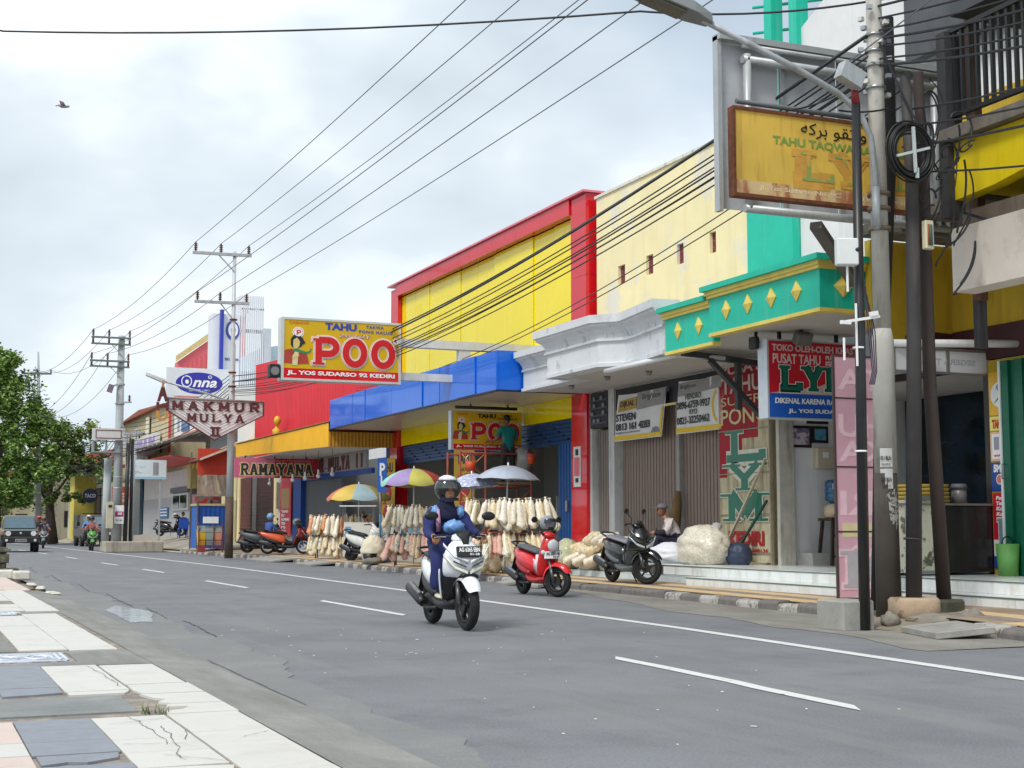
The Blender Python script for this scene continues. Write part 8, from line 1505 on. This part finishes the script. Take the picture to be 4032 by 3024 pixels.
for i in range(22):
    z = .3 + .2 * (i // 8); cracker_bag((12.55 + rn.uniform(-.15, .25), 24.4 + (i % 8) * .27, z + .3), 1.2, rn.uniform(-.3, .3), rn.uniform(-.4, .4), bagcols[rn.choice((0, 1, 0, 1))], (1.6, 1.6, .9), 'clear cracker bag lying in the heap on the blue-tiled step', 'cracker bags heaped on the step')
sack('white_sack', 'big white sack standing on the pavement at the parking sign', (11.95, 38.0, .17), (.36, .36, .44), M('sack_cream', (212, 204, 182), .8, .08, 5, bump=.4, bscale=14), 11); sack('white_sack', 'grey white sack under the rack behind the red scooter', (12.0, 27.6, .17), (.36, .36, .3), whiteb, 12)
for i in range(5): p = Vector((11.55, 28.9, 0)) + AX * (.28 * i); cracker_bag((p.x, p.y, .68), 0, 0, rn.uniform(0, 3), bagcols[0], (2.0, 2.1, .9), 'clear cracker bag standing on the ground before the red scooter rack', 'cracker bags standing under the rack')
cr_ = thing('snack_cart', 'white snack cart with small pictures beside the leftmost rack', 'cart', (12.55, 41.2, .17)); ca = math.atan2(AX.y, AX.x); MB().box((12.55, 41.2, .78), (.95, .6, 1.0), rz=ca).build('body', M('cart_white', (214, 212, 204), .5, .05), cr_)
fr = Fr(Vector((12.55, 41.2, .3)) + BX * .302 - AX * .46, AX); f = MB(); fr.rect(f, .02, .55, .2, .85, 0, .006); f.build('picture', M('cart_pic', (120, 160, 190), .4, .3, 9), cr_); f = MB(); fr.rect(f, .3, .42, .48, .56, 0, .006); f.build('dark_panel', black_tx, cr_)
MB().prism([Vector((12.55, 41.2, 1.75)) + AX * a + BX * b for a, b in ((-.6, .4), (.5, .4), (.5, -.3), (-.6, -.3))], (0, 0, .03), 0).build('cover', white_pt, cr_)
for a, b in ((-.5, .28), (.4, .28), (-.5, -.25), (.4, -.25)): p = Vector((12.55, 41.2, 0)) + AX * a + BX * b; MB().bar((p.x, p.y, 1.28), (p.x, p.y, 1.76), .025).build('post', steel, cr_)
for a in (-.3, .3): p = Vector((12.55, 41.2, .3)) + AX * a; MB().cyl(p + BX * .3, p + BX * .34, .14, n=14).build('wheel', rubber, cr_)
fr = Fr((13.0, 40.5, .75), AX); t = thing('counter_banner', 'pale counter banner with blue triangles and red number 92', 'banner', (13.4, 40.4, .75)); f = MB(); fr.rect(f, 0, 0, 1.3, .72, -.3, 0); f.build('counter', M('banner_pale', (196, 204, 206), .5, .06), t); text(fr, '92', .02, .45, .22, .64, m_rp, t, .008, .03)
for i, m in enumerate((black_tx, M('tri_teal', (30, 90, 110), .5), M('tri_blue', (110, 170, 206), .5), M('tri_blue', (0, 0, 0)))): f = MB(); fr.poly(f, [(.3 + i * .22, .1), (.5 + i * .22, .1), (.4 + i * .22, .6)], 0, .006); f.build('triangle', m, t)
pk_ = thing('parking_sign', 'narrow blue parking sign with white P on a blue post', 'sign', (12.2, 38.2, .17)); m_pb = M('park_blue', (28, 92, 180), .4, .05); MB().cyl((12.2, 38.2, .3), (12.2, 38.2, 2.1), .03).build('post', M('post_blue', (70, 130, 180), .5), pk_); MB().cyl((12.2, 38.2, 1.5), (12.2, 38.2, 2.3), .032).build('steel_sleeve', steel, pk_); MB().tube([(12.2, 38.2, .17), (12.2, 38.2, .3), (12.2, 38.2, .36), (12.2, 38.2, .42)], [.36, .3, .16, .04], 16).build('base', M('base_blue', (50, 110, 160), .6), pk_)
fr = Fr((12.02, 38.12, 2.1), (.92, -.39, 0)); f = MB(); fr.rect(f, .06, 0, .32, .96, -.03, 0); f.build('plate', m_pb, pk_); text(fr, 'P', .12, .46, .27, .82, white_tx, pk_, .008, .03); f = MB(); fr.rect(f, .15, .2, .19, .46, 0, .005); f.build('arrow', white_tx, pk_)
tag(MB().tube([(11.75, 37.7, .17), (11.75, 37.7, .42)], [.16, .2], 12).build('black_bucket', black_pl), 'small black bucket beside the white sack at the parking sign', 'bucket'); rock('grey_stone', (11.55, 36.9, .22), (.28, .2, .1), m_rk, 'flat grey stone on the kerb before the parking sign', 33)
# scaffold
sf_ = thing('scaffold', 'rusty red scaffold frame under the smaller yellow sign', 'scaffold', (13, 32, .2)); m_sf = M('scaffold_red', (150, 72, 56), .7, .2, 5)
for x in (12.1, 12.75, 13.95):
    for y in (31.7, 32.55): MB().cyl((x, y, .2), (x, y, 3.2 if x == 12.75 and y < 32 else 2.95), .028, n=8).build('upright', m_sf, sf_)
for z in (1.0, 2.1, 2.9):
    for y in (31.7, 32.55): MB().cyl((12.1, y, z), (13.95, y, z), .022, n=8).build('ledger', m_sf, sf_)
for a, b in (((12.1, 31.7, .4), (13.9, 31.7, 2.0)), ((13.9, 31.7, .4), (12.1, 31.7, 2.0)), ((12.1, 31.7, 2.9), (12.75, 31.7, 2.3)), ((12.1, 31.7, 2.3), (12.75, 31.7, 2.9))): MB().cyl(a, b, .015, n=6).build('brace', M('brace_orange', (206, 130, 90), .6), sf_)
MB().mm(12.1, 13.98, 31.75, 32.5, 2.17, 2.22).build('platform', M('plank', (120, 104, 88), .8, .2), sf_)
for x, y, z, lab in ((13.85, 31.68, 2.65, 'orange bucket hanging at the right end of the scaffold'), (12.3, 31.68, 2.45, 'orange bucket hanging at the left end of the scaffold')):
    t = thing('bucket', lab, 'bucket', (x, y, z)); MB().tube([(x, y - .16, z), (x, y - .16, z + .24)], [.1, .135], 14).build('pail', M('bucket_orange', (206, 78, 44), .5, .08), t); MB().tube([(x + .13 * math.cos(k * .314), y - .16, z + .24 + .16 * math.sin(k * .314)) for k in range(11)], .006, 5).build('handle', steel, t)
tag(MB().tube([(13.65, 31.72, 3.05), (13.8, 31.66, 2.8), (13.7, 31.7, 2.5)], [.1, .22, .16], 10).build('cement_bag', M('bag_greyclear', (150, 152, 150), .3, .15, 6, trans=.3)), 'grey plastic sheet draped over the scaffold rail', 'sheet')
# ============================================================ cars
def car(name, label, loc, rz, body_m, L_, W_, Hh, secs, glass_z, cabin, wheel_r, wb, extra):
    t = thing(name, label, 'car', loc, rz, local=True)
    MB().loft([[(x, -W_ / 2 * k, zb), (x, -W_ / 2, zb + .12), (x, -W_ / 2, zt - .08), (x, -W_ / 2 * .94, zt), (x, W_ / 2 * .94, zt), (x, W_ / 2, zt - .08), (x, W_ / 2, zb + .12), (x, W_ / 2 * k, zb)] for x, zb, zt, k in secs], smooth=False).build('body', body_m, t, bevel=.012)
    MB().loft([[(x0, -W_ / 2 * a, z), (x1, -W_ / 2 * a, z), (x1, W_ / 2 * a, z), (x0, W_ / 2 * a, z)] for z, x0, x1, a in cabin], smooth=False).build('cabin', body_m, t, bevel=.02)
    for x in (wb / 2, -wb / 2):
        for s_ in (-1, 1):
            w_ = MB().cyl((x, s_ * (W_ / 2 - .2), wheel_r), (x, s_ * (W_ / 2 + .02), wheel_r), wheel_r, n=24).build('wheel', rubber, t); MB().cyl((x, s_ * (W_ / 2 - .02), wheel_r), (x, s_ * (W_ / 2 + .03), wheel_r), wheel_r * .62, n=18).build('rim', dark_metal, w_)
    return t
jb = paint('jeep_grey', (92, 98, 98), .3)
jm = car('boxy_car', 'dark grey boxy off-road car coming towards the camera at left', (4.9, 70.9, 0), math.radians(-91), jb, 3.5, 1.6, 1.72, [(-1.7, .42, 1.05, .95), (1.0, .42, 1.06, .95), (1.66, .5, 1.02, .95), (1.7, .52, .98, .95)], 0, [(1.05, -1.68, .55, .94), (1.62, -1.62, .28, .84), (1.70, -1.55, .2, .80)], .345, 2.25, None)
MB().mm(1.68, 1.86, -.8, .8, .42, .68).build('bumper', trimb, jm, bevel=.03); MB().mm(1.70, 1.735, -.7, .7, .72, .98).build('grille', trimb, jm)
gs1 = piece(MB().mm(0, .02, -.05, .05, -.08, .08), 'grille_slot', black_tx, jm, (1.735, -.34, .86))
for i in range(1, 5): more(gs1, (1.735, -.34 + .17 * i, .86))
for s_ in (-1, 1):
    h_ = MB().cyl((1.72, s_ * .55, .86), (1.765, s_ * .55, .86), .12, n=18).build('headlight', M('head_glass', (206, 212, 214), .08, coat=.5), jm); MB().cyl((1.70, s_ * .55, .86), (1.75, s_ * .55, .86), .135, n=18).build('bezel', trimb, h_); MB().cyl((1.85, s_ * .62, .55), (1.875, s_ * .62, .55), .06, n=12).build('fog_lamp', M('head_glass', (206, 212, 214)), jm); MB().box((.7, s_ * .92, 1.2), (.1, .2, .16)).build('mirror', trimb, jm); MB().mm(.7, 1.72, s_ * .8 - .06, s_ * .8 + .06, .6, .8).mm(-1.6, -.6, s_ * .8 - .06, s_ * .8 + .06, .6, .8).build('fender_flare', trimb, jm)
MB().mm(1.72, 1.75, -.72, -.68, .78, .9).mm(1.72, 1.75, .68, .72, .78, .9).build('indicator', M('amber', (206, 90, 40), .2), jm); MB().ell((1.745, 0, .87), (.02, .06, .06), 12, 8).build('emblem', chrome, jm)
wsg = M('windscreen', (86, 110, 122), .05, .1, spec=.8); MB().prism([(.56, -.68, 1.1), (.56, .68, 1.1), (.31, .62, 1.58), (.31, -.62, 1.58)], (.012, 0, .006), 0).build('windscreen', wsg, jm)
for s_ in (-1, 1): MB().prism([(.4, s_ * .752, 1.12), (-1.5, s_ * .752, 1.12), (-1.5, s_ * .69, 1.55), (.2, s_ * .69, 1.55)], (0, s_ * .008, .001), 0).build('side_window', glass_dk, jm)
fr = Fr((1.87, -.25, .47), (0, 1, 0)); f = MB(); fr.rect(f, 0, 0, .5, .14, -.01, .01); pm = f.build('number_plate', M('plate_grey', (150, 154, 154), .5), jm); text(fr, 'AG 1163 DK', .03, .03, .47, .11, black_tx, pm, .016, .03)
pu = car('old_pickup', 'old dark grey pickup parked at the far kerb behind the green scooter', (10.5, 90.5, 0), math.radians(-88), M('pickup_grey', (86, 82, 80), .5, .15, 2), 4.2, 1.7, 1.95, [(-2.0, .5, 1.1, .95), (1.3, .5, 1.12, .95), (1.95, .5, 1.02, .95), (2.0, .52, .9, .95)], 0, [(1.1, -.3, 1.3, .95), (1.8, -.2, .7, .86), (1.9, -.15, .6, .82)], .32, 2.4, None)
MB().prism([(1.31, -.72, 1.14), (1.31, .72, 1.14), (.74, .66, 1.76), (.74, -.66, 1.76)], (.014, 0, .008), 0).build('windscreen', wsg, pu); MB().mm(1.98, 2.12, -.85, .85, .42, .62).build('bumper', dark_metal, pu); MB().mm(2.0, 2.03, -.5, .5, .7, .86).build('grille', trimb, pu); MB().mm(-2.0, -.35, -.84, .84, 1.1, 1.9).build('cargo_cover', M('tarp_grey', (74, 76, 72), .8, .2), pu); MB().mm(-.6, .4, -.6, .6, 1.96, 2.0).build('roof_rack', dark_metal, pu)
for s_ in (-1, 1): MB().box((2.02, s_ * .65, .78), (.05, .26, .16)).build('headlight', M('head_glass', (206, 212, 214)), pu); MB().box((1.2, s_ * 1.0, 1.35), (.08, .18, .24)).build('mirror', trimb, pu)
tr = thing('yellow_truck', 'yellow truck far down the road behind the boxy car', 'truck', (4.2, 118, 0), math.radians(-92), local=True); ytm = M('truck_yellow', (222, 176, 40), .5, .06); MB().mm(-4, .8, -1.1, 1.1, .9, 2.9).build('cargo_box', ytm, tr); MB().loft([[(.9, -1.0, .6), (2.6, -1.0, .6), (2.6, 1.0, .6), (.9, 1.0, .6)], [(.9, -1.0, 1.5), (2.55, -1, 1.5), (2.55, 1, 1.5), (.9, 1, 1.5)], [(.9, -.95, 2.4), (2.1, -.95, 2.4), (2.1, .95, 2.4), (.9, .95, 2.4)]], smooth=False).build('cab', ytm, tr); MB().prism([(2.57, -.85, 1.55), (2.57, .85, 1.55), (2.17, .8, 2.3), (2.17, -.8, 2.3)], (.02, 0, .01), 0).build('windscreen', wsg, tr)
for x in (-3, 1.8):
    for s_ in (-1, 1): MB().cyl((x, s_ * .8, .42), (x, s_ * 1.08, .42), .42, n=18).build('wheel', rubber, tr)
# ============================================================ trees
lf = [M('leaf_mid', (84, 116, 50), .6, .25, 3, spec=.3), M('leaf_light', (140, 166, 84), .6, .2, 3, spec=.3), M('leaf_dark', (56, 86, 42), .7, .25, 3, spec=.3), M('leaf_bloom', (156, 120, 104), .7, .2, 3)]
bark = M('bark', (84, 74, 64), .9, .25, 4, bump=.8)
def tree(label, base, crown, trunk_pts, trunk_r, limbs, n, bloom=0.0, seed=1, size=.3, light=.35):
    rn = random.Random(seed); t = thing('street_tree', label, 'tree', base); MB().tube(trunk_pts, trunk_r, 10).build('trunk', bark, t)
    for l in limbs: MB().tube(l, [.12, .08, .03][:len(l)], 7).build('limb', bark, t)
    mb = MB()
    for (cx, cy, cz, rx, ry, rz_, k) in crown:
        ncl = max(4, int(18 * k))
        for c_ in range(ncl):
            d = Vector((rn.gauss(0, 1), rn.gauss(0, 1), rn.gauss(0, 1))).normalized() * (rn.random() ** .45); C = Vector((cx + d.x * rx, cy + d.y * ry, cz + d.z * rz_)); cr2 = rn.uniform(.5, 1.05) * min(rx, rz_) * .42
            for i in range(int(n * k / ncl)):
                o_ = Vector((rn.gauss(0, .5), rn.gauss(0, .5), rn.gauss(0, .42))) * cr2; p = C + o_; a = Vector((rn.gauss(0, 1), rn.gauss(0, 1), rn.gauss(0, .5))).normalized(); b = a.cross(Vector((rn.gauss(0, 1), rn.gauss(0, 1), rn.gauss(0, 1)))).normalized(); s_ = size * rn.uniform(.55, 1.15)
                q = rn.random(); mb.slot(3 if q < bloom else (1 if q < bloom + light else (2 if q > .8 else 0)))
                mb.add([p - a * s_ * .5, p + b * s_ * .22, p + a * s_ * .5, p - b * s_ * .22], [(0, 1, 2, 3)])
    mb.build('crown', lf, t); return t
tree('leafy green tree at the left edge before the far pole', (5.4, 98, 0), [(5.1, 98, 11.2, 1.5, 1.8, 2.3, .9), (5.9, 98, 8.8, 2.3, 2.2, 2.0, 1.1), (7.6, 97.5, 7.4, 1.5, 1.5, 1.9, .6), (5.7, 98, 5.8, 2.3, 2, 1.7, .8), (5.9, 97.5, 3.4, 2.0, 1.8, 1.4, .7), (7.6, 97, 4.6, 1.3, 1.3, 1.3, .4)], [(5.3, 98, 0), (5.4, 98, 2.6), (5.5, 98, 7)], [.28, .24, .12], [[(5.4, 98, 3), (6.6, 97.8, 5), (7.6, 97.5, 7)], [(5.4, 98, 3.4), (5.2, 98, 7), (5.1, 98, 10.5)]], 6200, seed=4, size=.34)
tree('spreading tree with pinkish blooms beside the heavy power pole', (9.3, 103, .3), [(9.6, 103, 7.4, 1.9, 1.6, 1.7, .7), (11.4, 102.5, 7.6, 1.5, 1.4, 1.3, .45), (8.6, 103, 5.6, 2.4, 2, 1.2, .8), (10.8, 103, 5.7, 2.0, 1.8, 1.1, .7), (8.0, 102.5, 3.4, 2.0, 1.6, .9, .5), (9.6, 102.5, 3.0, 1.6, 1.4, .8, .3)], [(9.35, 103, 0), (9.15, 103, 1.6), (9.0, 103, 3.4), (9.1, 103, 5)], [.4, .34, .26, .16], [[(9.1, 103, 2.6), (8.2, 103, 4.0), (7.6, 103, 5.4)], [(9.1, 103, 3), (10.2, 103, 4.6), (10.9, 103, 6.4)], [(9.0, 103, 3.4), (9.4, 103, 5.6), (9.7, 103, 7.6)]], 3600, .12, 9, .3, .3)
tree('dark green tree further down the left side of the road', (2.6, 128, 0), [(2.6, 128, 5.6, 3.6, 3, 3.2, 1), (5.6, 130, 4.4, 2.6, 2.4, 2.2, .7)], [(2.6, 128, 0), (2.6, 128, 4)], [.3, .2], [], 3800, seed=12, size=.4, light=.2)
tree('green tree behind the cafe awning', (14, 132, 0), [(13.5, 132, 6.4, 4, 3, 2.6, 1)], [(14, 132, 0), (14, 132, 5)], [.3, .2], [], 3200, seed=15, size=.42, light=.25)
tree('low green tree behind the yellow truck', (8.5, 142, 0), [(8.5, 142, 4.2, 4.2, 3, 2.6, 1)], [(8.5, 142, 0), (8.5, 142, 3)], [.3, .2], [], 3200, seed=18, size=.42, light=.25)
